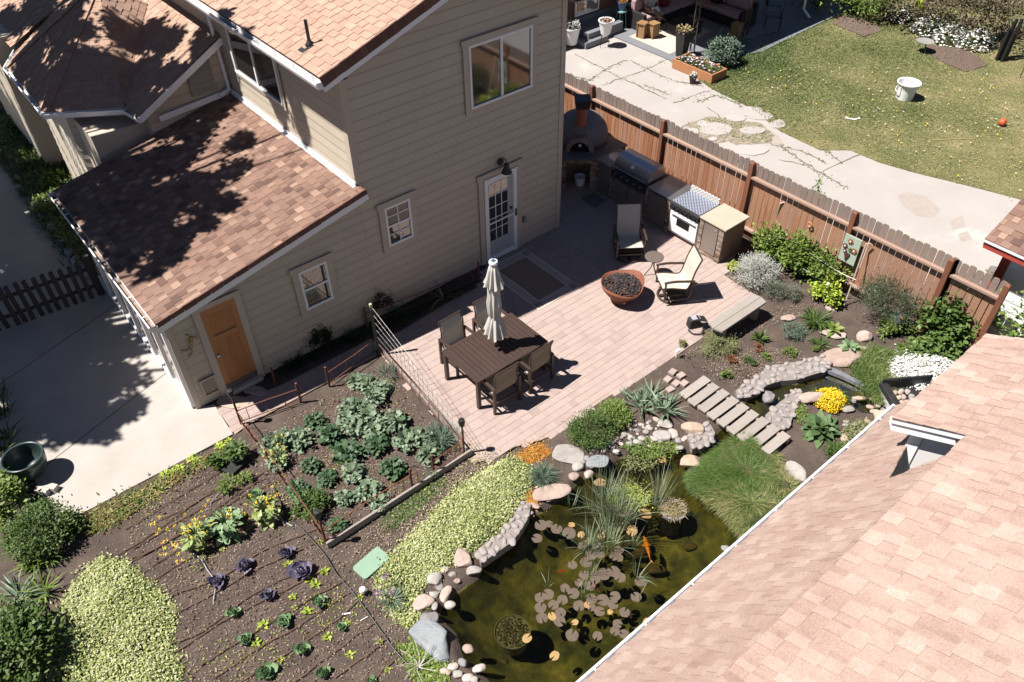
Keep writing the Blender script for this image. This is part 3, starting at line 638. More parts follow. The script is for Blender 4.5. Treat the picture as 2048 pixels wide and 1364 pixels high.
# pet door
pd = MB(); a, b, c, d = -8.66, -8.36, .2, .6
for q in ((a, b, d - .03, d), (a, b, c, c + .03), (a, a + .03, c + .03, d - .03), (b - .03, b, c + .03, d - .03)): WB(pd, (0, 0, 0), X, NY, *q, .02, .05)
pf = pd.build('pet_door', mat('cream_plastic', [(.5, .45, .33), (.58, .52, .4)], rough=.5, nscale=9), H)
pp = MB(); WB(pp, (0, 0, 0), X, NY, a + .03, b - .03, c + .03, d - .03, .02, .03); pp.build('flap', mat('pet_flap', [(.22, .19, .17)], rough=.25), pf)
pf.location = (0, -.012, 0)
ol = MB(); WB(ol, (0, 0, 0), X, NY, -1.1, -1.03, .62, .74, .016, .06); ol.build('outlet_box', mat('grey_box', [(.25, .26, .27)], rough=.5), H)
# lean-to side: glazed porch panels
sd = MB()
for k in range(6):
    y0 = .1 + k * .82; sd.box((XL - .02, y0, 1.1), (.06, .08, 2.2))
sd.box((XL - .02, 2.5, .06), (.07, 4.9, .12)); sd.box((XL - .02, 2.5, 2.12), (.07, 4.9, .1))
sp = sd.build('glazed_wall', M['white'], H)
g = MB(); g.box((XL - .005, 2.5, 1.1), (.02, 4.8, 1.9)); g.build('pane', M['glass_light'], sp)
# upper roof
s = .335; L1 = math.hypot(1, s); y0, y1 = -.35, 9.0
roof = MB()
for sg in (-1, 1):
    xe = -2.48 + sg * 2.95
    pr = [(-2.48, UZ(-2.48)), (xe, UZ(xe)), (xe, UZ(xe) + .13), (-2.48, UZ(-2.48) + .13)]
    vs = [(x, y, z) for y in (y0 + .02, y1) for x, z in pr]
    fs = [(0, 1, 2, 3), (7, 6, 5, 4), (0, 4, 5, 1), (1, 5, 6, 2), (2, 6, 7, 3), (3, 7, 4, 0)]
    roof.add(vs, fs if sg < 0 else [tuple(reversed(f)) for f in fs])
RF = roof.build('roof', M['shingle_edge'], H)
shingles('roof_shingles', M['shingle'], RF, (-5.45, y1, UZ(-5.43) + .135), (0, -1, 0), (1, 0, s), [(0, 0), (y1 - y0, 0), (y1 - y0, 2.98 * L1), (0, 2.98 * L1)])
shingles('roof_shingles', M['shingle'], RF, (.49, y0, UZ(-5.43) + .135), (0, 1, 0), (-1, 0, s), [(0, 0), (y1 - y0, 0), (y1 - y0, 2.98 * L1), (0, 2.98 * L1)])
fa = MB()
for sg in (-1, 1):
    xe = -2.48 + sg * 2.95
    fa.bar((xe, y0, UZ(-5.43) - .045), (-2.48 - sg * .0, y0, UZ(-2.48) - .045), .035, .11, up=(0, 0, 1))
fa.build('fascia', M['alum'], RF)
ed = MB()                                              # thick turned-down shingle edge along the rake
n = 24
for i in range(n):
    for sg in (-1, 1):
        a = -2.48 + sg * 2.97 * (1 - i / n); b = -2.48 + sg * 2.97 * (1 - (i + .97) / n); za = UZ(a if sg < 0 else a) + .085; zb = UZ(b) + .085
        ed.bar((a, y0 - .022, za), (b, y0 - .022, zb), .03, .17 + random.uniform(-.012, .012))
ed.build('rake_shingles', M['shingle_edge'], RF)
def gutter(parent, a, b, w=.12, h=.11, out=(-1, 0, 0), name='gutter', straps=0, litter=True):
    a, b, o = Vector(a), Vector(b), Vector(out); mb = MB(); t = .006
    U = (b - a).normalized(); Z = Vector((0, 0, 1))
    prof = [(0, 0), (0, -h), (w * .75, -h), (w, -h * .35), (w, 0), (w - .02, 0), (w - .02, -.006), (w - t, -.006), (w - t, -h * .35), (w * .75 - t, -h + t), (t, -h + t), (t, 0)]
    vs = [p + o * x + Z * z for p in (a, b) for x, z in prof]; n = len(prof)
    mb.add(vs, [(i, (i + 1) % n, n + (i + 1) % n, n + i) for i in range(n)] + [tuple(range(n)), tuple(reversed(range(n, 2 * n)))])
    for e, sgn in ((a, -1), (b, 1)):
        mb.add([e + o * x + Z * z + U * .004 * sgn for x, z in prof[:5]], [(0, 1, 2, 3, 4)])
    L = (b - a).length; k = int(L / .62) if not straps else straps
    for i in range(k):
        p = a + U * (L * (i + .5) / k); mb.bar(p + o * .0, p + o * (w - .01), .018, .006)
    g = mb.build(name, M['alum'], parent)
    if litter:
        q = MB(); q.add([a + o * .01 + Z * -h * .8, b + o * .01 + Z * -h * .8, b + o * w * .8 + Z * -h * .8, a + o * w * .8 + Z * -h * .8], [(0, 1, 2, 3)])
        q.build('leaf_litter', mat('gutter_grit', [(.25, .16, .11), (.42, .30, .22)], rough=1, nscale=8, rndmix=False, detail=.3), g)
    return g
gutter(RF, (-5.43, y1, 5.30), (-5.43, y0 - .02, 5.30)); gutter(RF, (.47, y0 - .02, 5.3), (.47, y1, 5.3), out=(1, 0, 0))
for a_, b_ in ((-5.42, XU), (0, .46)): sf = MB(); sf.span((a_, y0 + .02, 5.17), (b_, y1, 5.2)); sf.build('soffit', M['trim'], RF)
vp = MB(); b_ = onv = G(618, 98, 0)
def on_roof(px, py):
    d = RM @ Vector(((px - 1024) / F, -(py - 682) / F, -1)); # z = 5.35+.335*(x+5.43)
    t = (5.35 + .335 * (CAM[0] + 5.43) - CAM[2]) / (d.z - .335 * d.x); return Vector(CAM) + d * t
vb = on_roof(620, 92)
vp.tube([vb, vb + Vector((0, 0, .42))], .028, 12); vp.lathe([(.075, 0), (.06, .05), (.034, .09)], (vb.x, vb.y, vb.z), 12); vp.box((vb.x - .06, vb.y, vb.z + .0), (.28, .17, .012), ry=-math.atan(.335))
vp.build('vent_pipe', M['black'], RF)
# lean-to roof
s2 = .205; L2 = math.hypot(1, s2); ly0, ly1 = -.22, 4.98; xe = -8.97
lr = MB(); vs = [(x, y, z) for y in (ly0 + .02, ly1) for x, z in ((xe, LZ(xe)), (XU, LZ(XU)), (XU, LZ(XU) + .1), (xe, LZ(xe) + .1))]
lr.add(vs, [(3, 2, 1, 0), (4, 5, 6, 7), (1, 5, 4, 0), (2, 6, 5, 1), (3, 7, 6, 2), (0, 4, 7, 3)]); lr.span((XU - .1, ly0 + .02, LZ(XU)), (XU + .05, -.03, LZ(XU) + .1))
LR = lr.build('lean_to_roof', M['shingle_edge'], H)
shingles('roof_shingles', M['shingle_mix'], LR, (xe - .02, ly1, LZ(xe) + .105), (0, -1, 0), (1, 0, s2), [(0, 0), (ly1 - ly0, 0), (ly1 - ly0, (XU - xe + .02) * L2), (ly1 - .03, (XU - xe + .02) * L2), (0, (XU - xe + .02) * L2)], tab=(.08, .2), h=.008)
fa = MB(); fa.bar((xe - .02, ly0, LZ(xe) - .03), (XU + .07, ly0, LZ(XU + .05) - .03), .03, .15); fa.build('fascia', M['alum'], LR)
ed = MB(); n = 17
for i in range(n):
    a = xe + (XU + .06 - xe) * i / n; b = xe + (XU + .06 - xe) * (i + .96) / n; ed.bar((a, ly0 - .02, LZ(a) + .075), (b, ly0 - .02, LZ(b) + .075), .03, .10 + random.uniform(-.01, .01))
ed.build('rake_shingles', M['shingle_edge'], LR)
gutter(LR, (xe - .02, ly1 - .02, LZ(xe) + .09), (xe - .02, ly0 - .02, LZ(xe) + .09), w=.11)
fl = MB(); fl.bar((XU - .03, ly1, LZ(XU) + .13), (XU - .03, -.03, LZ(XU) + .13), .02, .12); fl.bar((XU - .055, ly1, LZ(XU) + .112), (XU - .055, -.03, LZ(XU) + .112), .06, .012)
fl.build('flashing', M['alum'], LR)
# rear wing with gable and faceted tower roof
s3 = .54; gy = 4.85; ez = 3.2
wg = MB(); rz = lambda x: ez + s3 * (x + 6.98)
wg.add([(x, y, z) for y in (gy, 9) for x, z in ((-6.98, ez - .06), (XU, rz(XU) - .06), (XU, rz(XU) + .05), (-6.98, ez + .05))], [(3, 2, 1, 0), (4, 5, 6, 7), (1, 5, 4, 0), (2, 6, 5, 1), (3, 7, 6, 2), (0, 4, 7, 3)])
WG = wg.build('wing_roof', M['shingle_edge'], H)
shingles('roof_shingles', M['shingle'], WG, (-7.0, 9.5, ez + .055), (0, -1, 0), (1, 0, s3), [(0, 0), (9.5 - gy + .02, 0), (9.5 - gy + .02, 2.04 * math.hypot(1, s3)), (0, 2.04 * math.hypot(1, s3))])
fa = MB(); fa.bar((-7.0, gy - .02, ez - .03), (XU, gy - .02, rz(XU) - .05), .03, .13); fa.bar((-6.6, gy + .1, 3.02), (XU - .1, gy + .1, 3.13), .05, .12); fa.build('fascia', M['alum'], WG)
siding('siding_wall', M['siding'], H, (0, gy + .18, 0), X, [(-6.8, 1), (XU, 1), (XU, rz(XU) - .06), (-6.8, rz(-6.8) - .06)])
lv = MB()
for k in range(6): lv.box((-5.55, gy + .14, 3.28 + k * .115), (.52, .06, .1), rx=-.5)
lv.build('gable_louvre', mat('louvre_paint', [(.36, .33, .30)], rough=.6), H)
ds = MB(); ds.tube([(-5.2, 5.12, 5.15), (XU - .1, 5.0, 4.9), (XU - .07, 4.98, 3.35), (XU - .1, 4.9, 3.2), (-5.3, 4.86, 3.14)], .04, 8); ds.build('downspout', M['alum'], H)
ED = [(-6.95, 4.9), (-7.05, 5.51), (-8.36, 6.37), (-8.33, 9.2), (-7.3, 11.2)]; AP = (-6.1, 8.3, 4.75)
tw = MB(); TW = None
for i in range(1, len(ED) - 1):
    a, b = ED[i], ED[i + 1]; A, B_ = Vector((*a, ez)), Vector((*b, ez)); P_ = Vector(AP); U_ = (A - B_).normalized(); hh = (P_ - B_); V_ = (hh - U_ * hh.dot(U_)); Lv = V_.length; Vn = V_.normalized()
    au = hh.dot(U_); base = tw if TW is None else MB(); base.add([A - Vector((0, 0, .06)), B_ - Vector((0, 0, .06)), P_ - Vector((0, 0, .06))], [(0, 2, 1)])
    ob = base.build('tower_roof' if TW is None else 'roof_underside', M['shingle_edge'], H if TW is None else TW); TW = TW or ob
    cv = [(0, 0), ((A - B_).length, 0), (au, Lv)]
    # U runs from B to A; normal must face up
    if U_.cross(Vn).z > 0: shingles('roof_shingles', M['shingle'], TW, B_, U_, Vn, cv)
    else: shingles('roof_shingles', M['shingle'], TW, A, -U_, Vn, [(0, 0), ((A - B_).length, 0), ((A - B_).length - au, Lv)])
shingles('roof_shingles', M['shingle'], TW, (-7.05, 5.51, ez + .01), (0, -1, 0), (1, 0, .5), [(0, 0), (.6, 0), (.62, .4), (0, .4)])
A, B_, P_ = Vector((-7.06, 5.50, ez)), Vector((-5.2, 7.9, 4.12)), Vector(AP); U_ = (A - B_).normalized(); hh = P_ - B_; au = hh.dot(U_); V_ = hh - U_ * au
if U_.cross(V_).z > 0: shingles('roof_shingles', M['shingle'], TW, B_, U_, V_, [(0, 0), ((A - B_).length, 0), (au, V_.length)])
else: shingles('roof_shingles', M['shingle'], TW, A, -U_, V_, [(0, 0), ((A - B_).length, 0), ((A - B_).length - au, V_.length)])
hp = MB()
for c in ED[2:4]:
    a, b = Vector((*c, ez + .02)), Vector(AP) + Vector((0, 0, .02)); n = 16
    for i in range(n): hp.bar(a.lerp(b, i / n), a.lerp(b, (i + 1.1) / n) + Vector((0, 0, .0)), .2, .02)
hp.build('hip_caps', M['shingle'], TW)
vl = MB(); vl.bar((-7.0, 5.5, ez + .03), (-5.9, 8.4, 3.93), .05, .015); vl.build('valley_flashing', M['black'], TW)
gu = MB()
for a, b in zip(ED[:-1], ED[1:]):
    A, B_ = Vector((*a, ez)), Vector((*b, ez)); t = (B_ - A).normalized(); o_ = Vector((-t.y, t.x, 0)); o_ = -o_ if o_.dot(Vector((-1, -.5, 0))) < 0 else o_
    gutter(TW, A - t * .03, B_ + t * .05, w=.1, out=o_, litter=False)
tp = [(-6.75, 5.2), (-6.95, 5.75), (-8.02, 6.5), (-8.02, 9.2)]
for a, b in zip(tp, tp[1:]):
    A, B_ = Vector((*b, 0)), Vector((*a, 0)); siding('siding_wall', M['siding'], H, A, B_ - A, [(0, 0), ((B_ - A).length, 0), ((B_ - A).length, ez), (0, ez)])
A, B_ = Vector((-8.02, 6.5, 0)), Vector((-6.95, 5.75, 0)); U_ = (B_ - A).normalized(); window(H, A, U_, U_.cross(Vector((0, 0, 1))), .5, 1.15, 1.5, 2.5, 'slide', trim=.06)
bk = MB(); bk.span((-8.3, 10.5, 0), (-5.6, 14, 3.4)); bk.build('rear_wall', M['siding'], H)
shingles('rear_roof', M['shingle'], H, (-8.0, 15, 3.3), (0, -1, 0), (1, 0, .5), [(0, 0), (5.0, 0), (5.0, 3.4), (0, 3.4)])

# ---------------------------------------------------------------- neighbouring gambrel roof in the foreground
N2 = thing('barn_roof_house', 'white walled house with a pinkish shingled barn roof beside the pond', 'house', (-5, -11, 0))
oo = (-5, -11, 0); s = .5; nl = math.hypot(1, s); yb = -10.30; XR = -4.93 + 1.72
ex, ey, ezz = -4.93, -9.715, 5.2
zz = lambda y: ezz - s * (y - ey)
zb = zz(yb); s1 = 1.5; n1 = math.hypot(1, s1); yg = -9.32; zg = zb - s1 * (yg - yb)
rb = MB(); rb.span((ex + .02, -16, zz(-16) - .4), (ex + .5, -15.9, zz(-16) - .3))
# upper slope
body = MB(); XW, XE = -17.0, XR
body.add([(XW, yb, zb - .02), (XE, yb, zb - .02), (XE, -16.5, zz(-16.5) - .02), (XW, -16.5, zz(-16.5) - .02)], [(3, 2, 1, 0)])
body.add([(XW, -16.5, zz(-16.5) - .02), (XE, -16.5, zz(-16.5) - .02), (XE, -23, zz(-16.5) - 3.3), (XW, -23, zz(-16.5) - 3.3)], [(3, 2, 1, 0)])
BR = body.build('roof', M['shingle_edge'], N2, o=oo)
shingles('roof_shingles', M['shingle_fg'], BR, (XR, yb, zb), (-1, 0, 0), (0, -1, s), [(0, 0), (12.5, 0), (12.5, 4.6), (0, 4.6)], tab=(.10, .22), o=oo, h=.010, band=True)
UV = lambda x, y: (XR - .3 - x, (yg - y) * n1)
for pc in ([(-15, yg), (-5.5, yg), (-5.5, yb), (-15, yb)], [(-5.5, -10.05), (-5.5, yb), (-5.31, yb)], [(-5.5, yg), (-4.81, yg), (-4.81, -9.895), (-5.5, -10.05)], [(-4.81, yg), (XR - .3, yg), (XR - .3, -9.895), (-4.81, -9.895)]):
    q = [UV(*p) for p in pc]; ar = sum(q[i][0] * q[(i + 1) % len(q)][1] - q[(i + 1) % len(q)][0] * q[i][1] for i in range(len(q)))
    shingles('roof_shingles', M['shingle_fg'], BR, (XR - .3, yg, zg), (-1, 0, 0), (0, -1, s1), q if ar > 0 else q[::-1], tab=(.10, .22), o=oo, h=.010, band=True)
dm = MB(); dm.add([(ex + .03, yb, zb - .1), (XR - .02, yb, zb - .1), (XR - .02, ey + .005, zz(ey) - .1), (ex + .03, ey + .005, zz(ey) - .1), (ex + .03, yb, zb - .02), (XR - .02, yb, zb - .02), (XR - .02, ey + .005, zz(ey) - .02), (ex + .03, ey + .005, zz(ey) - .02)], [(0, 3, 2, 1), (4, 5, 6, 7), (0, 1, 5, 4), (1, 2, 6, 5), (2, 3, 7, 6), (3, 0, 4, 7)]); DM = dm.build('dormer_roof', M['white'], N2, o=oo)
shingles('roof_shingles', M['shingle_fg'], DM, (XR, ey - .0, zz(ey)), (-1, 0, 0), (0, -1, s), [(0, 0), (XR - ex + .02, 0), (XR - ex + .02, (ey - yb) * nl), (0, (ey - yb) * nl)], tab=(.10, .22), o=oo, h=.010, band=True)
fa = MB(); fa.bar((ex + .005, ey + .01, zz(ey) - .035), (ex + .005, yb + .0, zb - .035), .03, .06); fa.bar((ex + .03, ey + .0, zz(ey) - .115), (ex + .03, yb + .06, zz(yb + .06) - .115), .04, .1)
fa.build('rake_fascia', M['white'], DM, o=oo)
wl = MB(); wy = -9.895; wx = ex + .12; zp = lambda y: zb - s1 * (y - yb)
wl.add([(wx, wy, 4.0), (wx, wy, zz(wy) - .06), (wx, yb - .02, zb - .05), (wx, yb - .02, 4.4)], [(3, 2, 1, 0)])
wl.add([(wx, wy, 3), (wx, wy, zz(wy) - .06), (XR - .2, wy, zz(wy) - .06), (XR - .2, wy, 3)], [(0, 1, 2, 3)])
wl.add([(XW, yg - .35, 0), (XW, yg - .35, zg), (XR - .3, yg - .35, zg), (XR - .3, yg - .35, 0)], [(0, 1, 2, 3)])
wl.add([(XR - .3, -9.9, 0), (XR - .3, -9.9, 5.1), (XR - .3, -20, 5.1), (XR - .3, -20, 0)], [(0, 1, 2, 3)])
wl.build('dormer_wall', mat('white_siding_wall', [(.62, .6, .6), (.68, .66, .66)], rough=.5, nscale=2, detail=.04), DM, o=oo)
cb = MB(); cb.span((wx - .02, wy - .09, 4.0), (wx - .002, wy + .012, zz(wy) - .06)); cb.build('corner_board', M['white'], DM, o=oo)
gg = gutter(BR, (XW - oo[0] + 6, yg - oo[1], zg - oo[2] + .0), (XR - .3 - oo[0], yg - oo[1], zg - oo[2] + .0), w=.05, h=.07, out=(0, 1, 0), litter=False)

# ---------------------------------------------------------------- neighbour's garage on the right
GX = 3.45; gz = 2.32; GY = -8.02
N3 = thing('garage', 'white garage with red trim and brown shingle roof at the fence end', 'garage', (GX, GY, 0)); go = (GX, GY, 0)
siding('siding_wall', mat('white_vinyl', [(.74, .74, .75), (.8, .8, .8)], rough=.4, nscale=2, detail=.03), N3, (GX, GY - .02, 0), (0, -1, 0), [(0, 0), (6, 0), (6, gz), (0, gz)], ex=.2, o=go)
tt = MB(); tt.span((GX - .03, GY - .12, 0), (GX + .02, GY + .03, gz)); tt.span((GX - .42, GY - 6, gz - .1), (GX - .38, GY + .3, gz + .03)); tt.bar((GX - .4, GY + .3, gz - .02), (GX + 3, GY + .3, gz - .02 + .36 * 3.4), .04, .14); tt.build('red_trim', M['red'], N3, o=go)
t2 = MB(); t2.span((GX - .45, GY - 6, gz + .03), (GX - .38, GY + .32, gz + .08)); t2.build('drip_edge', M['white'], N3, o=go)
bw = MB(); bw.add([(GX, GY, 0), (GX + 6, GY, 0), (GX + 6, GY, gz + .8), (GX + 3, GY, gz + 1.1), (GX, GY, gz)], [(4, 3, 2, 1, 0)]); bw.add([(GX - .4, GY - 6, gz - .01), (GX, GY - 6, gz - .01), (GX, GY + .3, gz - .01), (GX - .4, GY + .3, gz - .01)], [(0, 1, 2, 3)]); bw.build('gable_wall', M['white'], N3, o=go)
shingles('roof_shingles', M['shingle_mix'], N3, (GX - .45, GY + .32, gz + .085), (0, -1, 0), (1, 0, .36), [(0, 0), (6, 0), (6, 4), (0, 4)], o=go)
# ---------------------------------------------------------------- furniture on the patio
def rug():
    x0, x1, y0, y1 = -2.33, -1.16, -1.97, -.2; mb = MB(); mb.span((x0, y0, .003), (x1, y1, .011), rnd=.1)
    t = thing('rug', 'flat brown outdoor rug with striped cream border before the glazed door', 'rug', ((x0 + x1) / 2, (y0 + y1) / 2, 0))
    mb.build('border', mat('rug_border', [(.66, .56, .48)], rough=1, detail=.2), t, o=t.location)
    c = MB(); c.span((x0 + .2, y0 + .22, .0112), (x1 - .2, y1 - .22, .014)); c.build('centre', mat('rug_brown', [(.2, .135, .10), (.26, .185, .145)], rough=1, nscale=60, rndmix=False, detail=.2, dscale=150), t, o=t.location)
    s = MB(); k = 0
    y = y0 + .03
    while y < y1 - .03:
        s.span((x0 + .02, y, .0113), (x0 + .18, y + .012, .0128)); s.span((x1 - .18, y, .0113), (x1 - .02, y + .012, .0128)); y += .03
    x = x0 + .03
    while x < x1 - .03: s.span((x, y0 + .02, .0114), (x + .012, y0 + .2, .0129)); s.span((x, y1 - .2, .0114), (x + .012, y1 - .02, .0129)); x += .03
    s.build('stripes', mat('rug_stripe', [(.13, .095, .075)], rough=1), t, o=t.location)
rug()
def table():
    x0, x1, y0, y1, z = -4.985, -3.335, -3.365, -2.30, .72; cx, cy = (x0 + x1) / 2, (y0 + y1) / 2
    t = thing('dining_table', 'long dark brown slatted patio table with closed umbrella through it', 'table', (cx, cy, 0)); o = t.location
    mb = MB(); f = .075
    mb.span((x0, y0, z - .04), (x1, y0 + f, z)); mb.span((x0, y1 - f, z - .04), (x1, y1, z)); mb.span((x0, y0 + f, z - .04), (x0 + f, y1 - f, z)); mb.span((x1 - f, y0 + f, z - .04), (x1, y1 - f, z))
    n = 16; w = (x1 - x0 - 2 * f) / n
    for k in range(n): mb.span((x0 + f + w * k + .005, y0 + f, z - .022), (x0 + f + w * (k + 1) - .005, y1 - f, z - .004))
    mb.span((x0 + .05, y0 + .05, z - .036), (x1 - .05, y1 - .05, z - .024)); mb.build('tabletop', M['metal_dark'], t, o=o)
    a = MB(); a.span((x0 + .04, y0 + .04, z - .1), (x1 - .04, y0 + .07, z - .04)); a.span((x0 + .04, y1 - .07, z - .1), (x1 - .04, y1 - .04, z - .04)); a.span((x0 + .04, y0 + .07, z - .1), (x0 + .07, y1 - .07, z - .04)); a.span((x1 - .07, y0 + .07, z - .1), (x1 - .04, y1 - .07, z - .04)); a.build('apron', M['metal_dark'], t, o=o)
    for x in (x0 + .05, x1 - .05):
        for y in (y0 + .05, y1 - .05): l = MB(); l.box((x, y, (z - .04) / 2), (.065, .065, z - .04)); l.build('leg', M['metal_dark'], t, o=o)
table()
def umbrella():
    x, y = -4.145, -2.846
    t = thing('umbrella', 'closed pale grey umbrella tied upright through the dark table', 'umbrella', (x, y, 0))
    p = MB(); p.tube([(0, 0, 0.02), (0, 0, 2.5)], .021, 12); p.build('pole', M['black'], t)
    b = MB(); b.lathe([(.24, 0), (.24, .04), (.05, .07), (.03, .3)], n=24); b.build('base', M['black'], t)
    def fold(m, d, ph): return lambda a: 1 + d * math.sin(m * a + ph) + .3 * d * math.sin((m * 2 + 3) * a)
    rs = random.Random(4)
    c = MB(); n = 72
    def tier(prof, d, m, ph):
        vs = []; 
        for i, (r, z) in enumerate(prof):
            k = i / (len(prof) - 1)
            for q in range(n):
                a = 2 * PI * q / n; rr = r * (1 + d * (.3 + k) * math.sin(m * a + ph + .8 * k) + .1 * math.sin(3 * a + ph)); vs.append((rr * math.cos(a), rr * math.sin(a), z + (.035 * math.sin(m * a + ph) if i == len(prof) - 1 else 0)))
        c.add(vs, [(i * n + q, i * n + (q + 1) % n, (i + 1) * n + (q + 1) % n, (i + 1) * n + q) for i in range(len(prof) - 1) for q in range(n)], .6)
    tier([(.03, 2.58), (.06, 2.56), (.085, 2.45), (.11, 2.3), (.15, 2.14)], .22, 9, 0)
    tier([(.05, 2.3), (.10, 2.12), (.10, 1.9), (.115, 1.75), (.10, 1.5), (.085, 1.42)], .2, 8, 1)
    tier([(.08, 1.46), (.12, 1.33), (.15, 1.18), (.175, 1.02)], .25, 9, 2)
    c.build('canopy', M['canvas'], t, smooth=True)
    q = MB(); q.lathe([(.0, 2.66), (.07, 2.655), (.078, 2.63), (.07, 2.59), (.03, 2.57)], n=20); q.build('solar_cap', M['white'], t); s = MB(); s.box((0, 0, 2.667), (.075, .075, .006)); s.build('solar_panel', mat('solar_blue', [(.10, .14, .2)], rough=.2), t)
umbrella()
def arc(pts, k=6):
    out = []; P = [Vector(p) for p in pts]
    for i in range(len(P) - 1):
        p0, p1, p2, p3 = P[max(0, i - 1)], P[i], P[i + 1], P[min(len(P) - 1, i + 2)]
        for j in range(k):
            t = j / k; out.append(.5 * ((2 * p1) + (p2 - p0) * t + (2 * p0 - 5 * p1 + 4 * p2 - p3) * t * t + (3 * p1 - p0 - 3 * p2 + p3) * t ** 3))
    out.append(P[-1]); return out
def sling_strip(mb, path, w, th=.008):
    P = [Vector(p) for p in path]
    for i in range(len(P) - 1):
        a, b = P[i], P[i + 1]; t = (b - a).normalized(); n_ = Vector((1, 0, 0)).cross(t) * th / 2; X_ = Vector((w / 2, 0, 0))
        mb.add([a - X_ + n_, a + X_ + n_, b + X_ + n_, b - X_ + n_, a - X_ - n_, a + X_ - n_, b + X_ - n_, b - X_ - n_], [(0, 1, 2, 3), (7, 6, 5, 4), (0, 4, 5, 1), (3, 2, 6, 7), (0, 3, 7, 4), (1, 5, 6, 2)], .5)
def dining_chair(label):
    t = thing('dining_chair', label, 'chair', (0, 0, 0), 0, 'sling chairs round the patio table')
    side = arc([(0, .27, .43), (0, .05, .405), (0, -.16, .40), (0, -.23, .46), (0, -.25, .62), (0, -.24, .8), (0, -.30, .99)], 5)
    i0 = 12
    s = MB(); sling_strip(s, side[:i0], .46); s.build('seat', M['sling'], t)
    s = MB(); sling_strip(s, side[i0 - 1:], .46); s.build('backrest', M['sling'], t)
    for sx in (-.255, .255):
        f = MB(); f.tube([(sx, p.y, p.z) for p in side], .017, 8); f.build('side_rail', M['metal_dark'], t)
        a = MB(); a.bar((sx * 1.12, .25, .64), (sx * 1.12, -.28, .62), .05, .028); a.build('armrest', M['metal_dark'], t)
        for y in (.22, -.27): l = MB(); l.bar((sx * 1.12, y, 0), (sx * 1.12, y, .625), .045, .045, up=(0, 1, 0)); l.build('leg', M['metal_dark'], t)
        b = MB(); b.bar((sx * 1.12, .2, .24), (sx * 1.12, -.25, .24), .025, .035); b.build('stretcher', M['metal_dark'], t)
    c = MB(); c.tube([(-.255, -.3, .99), (.255, -.3, .99)], .017, 8); c.build('top_rail', M['metal_dark'], t)
    c = MB(); c.bar((-.28, -.26, .24), (.28, -.26, .24), .025, .035); c.bar((-.28, .2, .36), (.28, .2, .36), .025, .035); c.build('cross_bar', M['metal_dark'], t)
    return t
ch = dining_chair('tan backed chair on the pond side of the table, nearer the garden bed')
ch.location = (-4.53, -3.35, 0)
for ob in children(ch):
    if ob.name.startswith('backrest'): ob.data.materials[0] = M['sling_tan']
ch2 = dup(ch, (-3.73, -3.34, 0), .05, 'tan backed chair on the pond side of the table, farther from the garden bed')
ch3 = dup(ch, (-4.47, -2.2, 0), PI + .03, 'grey sling chair tucked under the table on the house side, nearest the wire trellis')
ch4 = dup(ch, (-3.66, -2.18, 0), PI - .04, 'grey sling chair on the house side of the table, partly hidden by the umbrella')
for c in (ch3, ch4):
    for ob in children(c):
        if ob.name.startswith('backrest'): me = ob.data.copy(); me.materials[0] = M['sling']; ob.data = me
def swivel(label, loc, rz):
    t = thing('swivel_rocker', label, 'chair', loc, rz, 'swivel rocking chairs by the fire bowl')
    side = arc([(0, .30, .42), (0, .1, .41), (0, -.16, .36), (0, -.24, .42), (0, -.29, .62), (0, -.33, .82), (0, -.42, 1.08)], 5)
    s = MB(); sling_strip(s, side[:12], .5); s.build('seat', M['sling'], t)
    s = MB(); sling_strip(s, side[11:], .5); s.build('backrest', M['sling'], t)
    for sx in (-.27, .27):
        f = MB(); f.tube([(sx, p.y, p.z) for p in side], .018, 8); f.build('side_rail', M['metal_dark'], t)
        a = MB(); a.tube(arc([(sx * 1.15, .3, .60), (sx * 1.15, .1, .62), (sx * 1.15, -.15, .6), (sx * 1.15, -.33, .58)]), .026, 8); a.build('armrest', M['metal_dark'], t)
        b = MB(); b.bar((sx * 1.13, .27, .6), (sx * 1.13, .25, .17), .04, .03, up=(0, 1, 0)); b.bar((sx * 1.13, -.3, .58), (sx * 1.13, -.25, .17), .04, .03, up=(0, 1, 0)); b.tube(arc([(sx * 1.13, .27, .17), (sx * 1.13, 0, .13), (sx * 1.13, -.27, .17)]), .02, 8); b.build('arm_frame', M['metal_dark'], t)
    c = MB(); c.tube([(-.27, -.42, 1.08), (.27, -.42, 1.08)], .018, 8); c.build('top_rail', M['metal_dark'], t)
    r = MB(); n = 28; r.tube([(.29 * math.cos(2 * PI * k / n), .29 * math.sin(2 * PI * k / n), .03) for k in range(n + 1)], .022, 8, caps=False); r.bar((-.28, 0, .04), (.28, 0, .04), .06, .02); r.bar((0, -.28, .045), (0, .28, .045), .06, .02); r.tube([(0, 0, .04), (0, 0, .2)], .05, 12); r.box((0, 0, .2), (.5, .3, .03)); r.bar((-.3, .2, .17), (.3, .2, .17), .03, .03); r.bar((-.3, -.2, .17), (.3, -.2, .17), .03, .03)
    r.build('swivel_base', M['metal_dark'], t)
    return t
r1 = swivel('high backed sling rocker half in shade facing the fire bowl', (.42, -1.85, 0), math.radians(143))
r2 = dup(r1, (.09, -3.42, 0), math.radians(58), 'sling rocker in full sun, seen from the side, between small round table and bench')
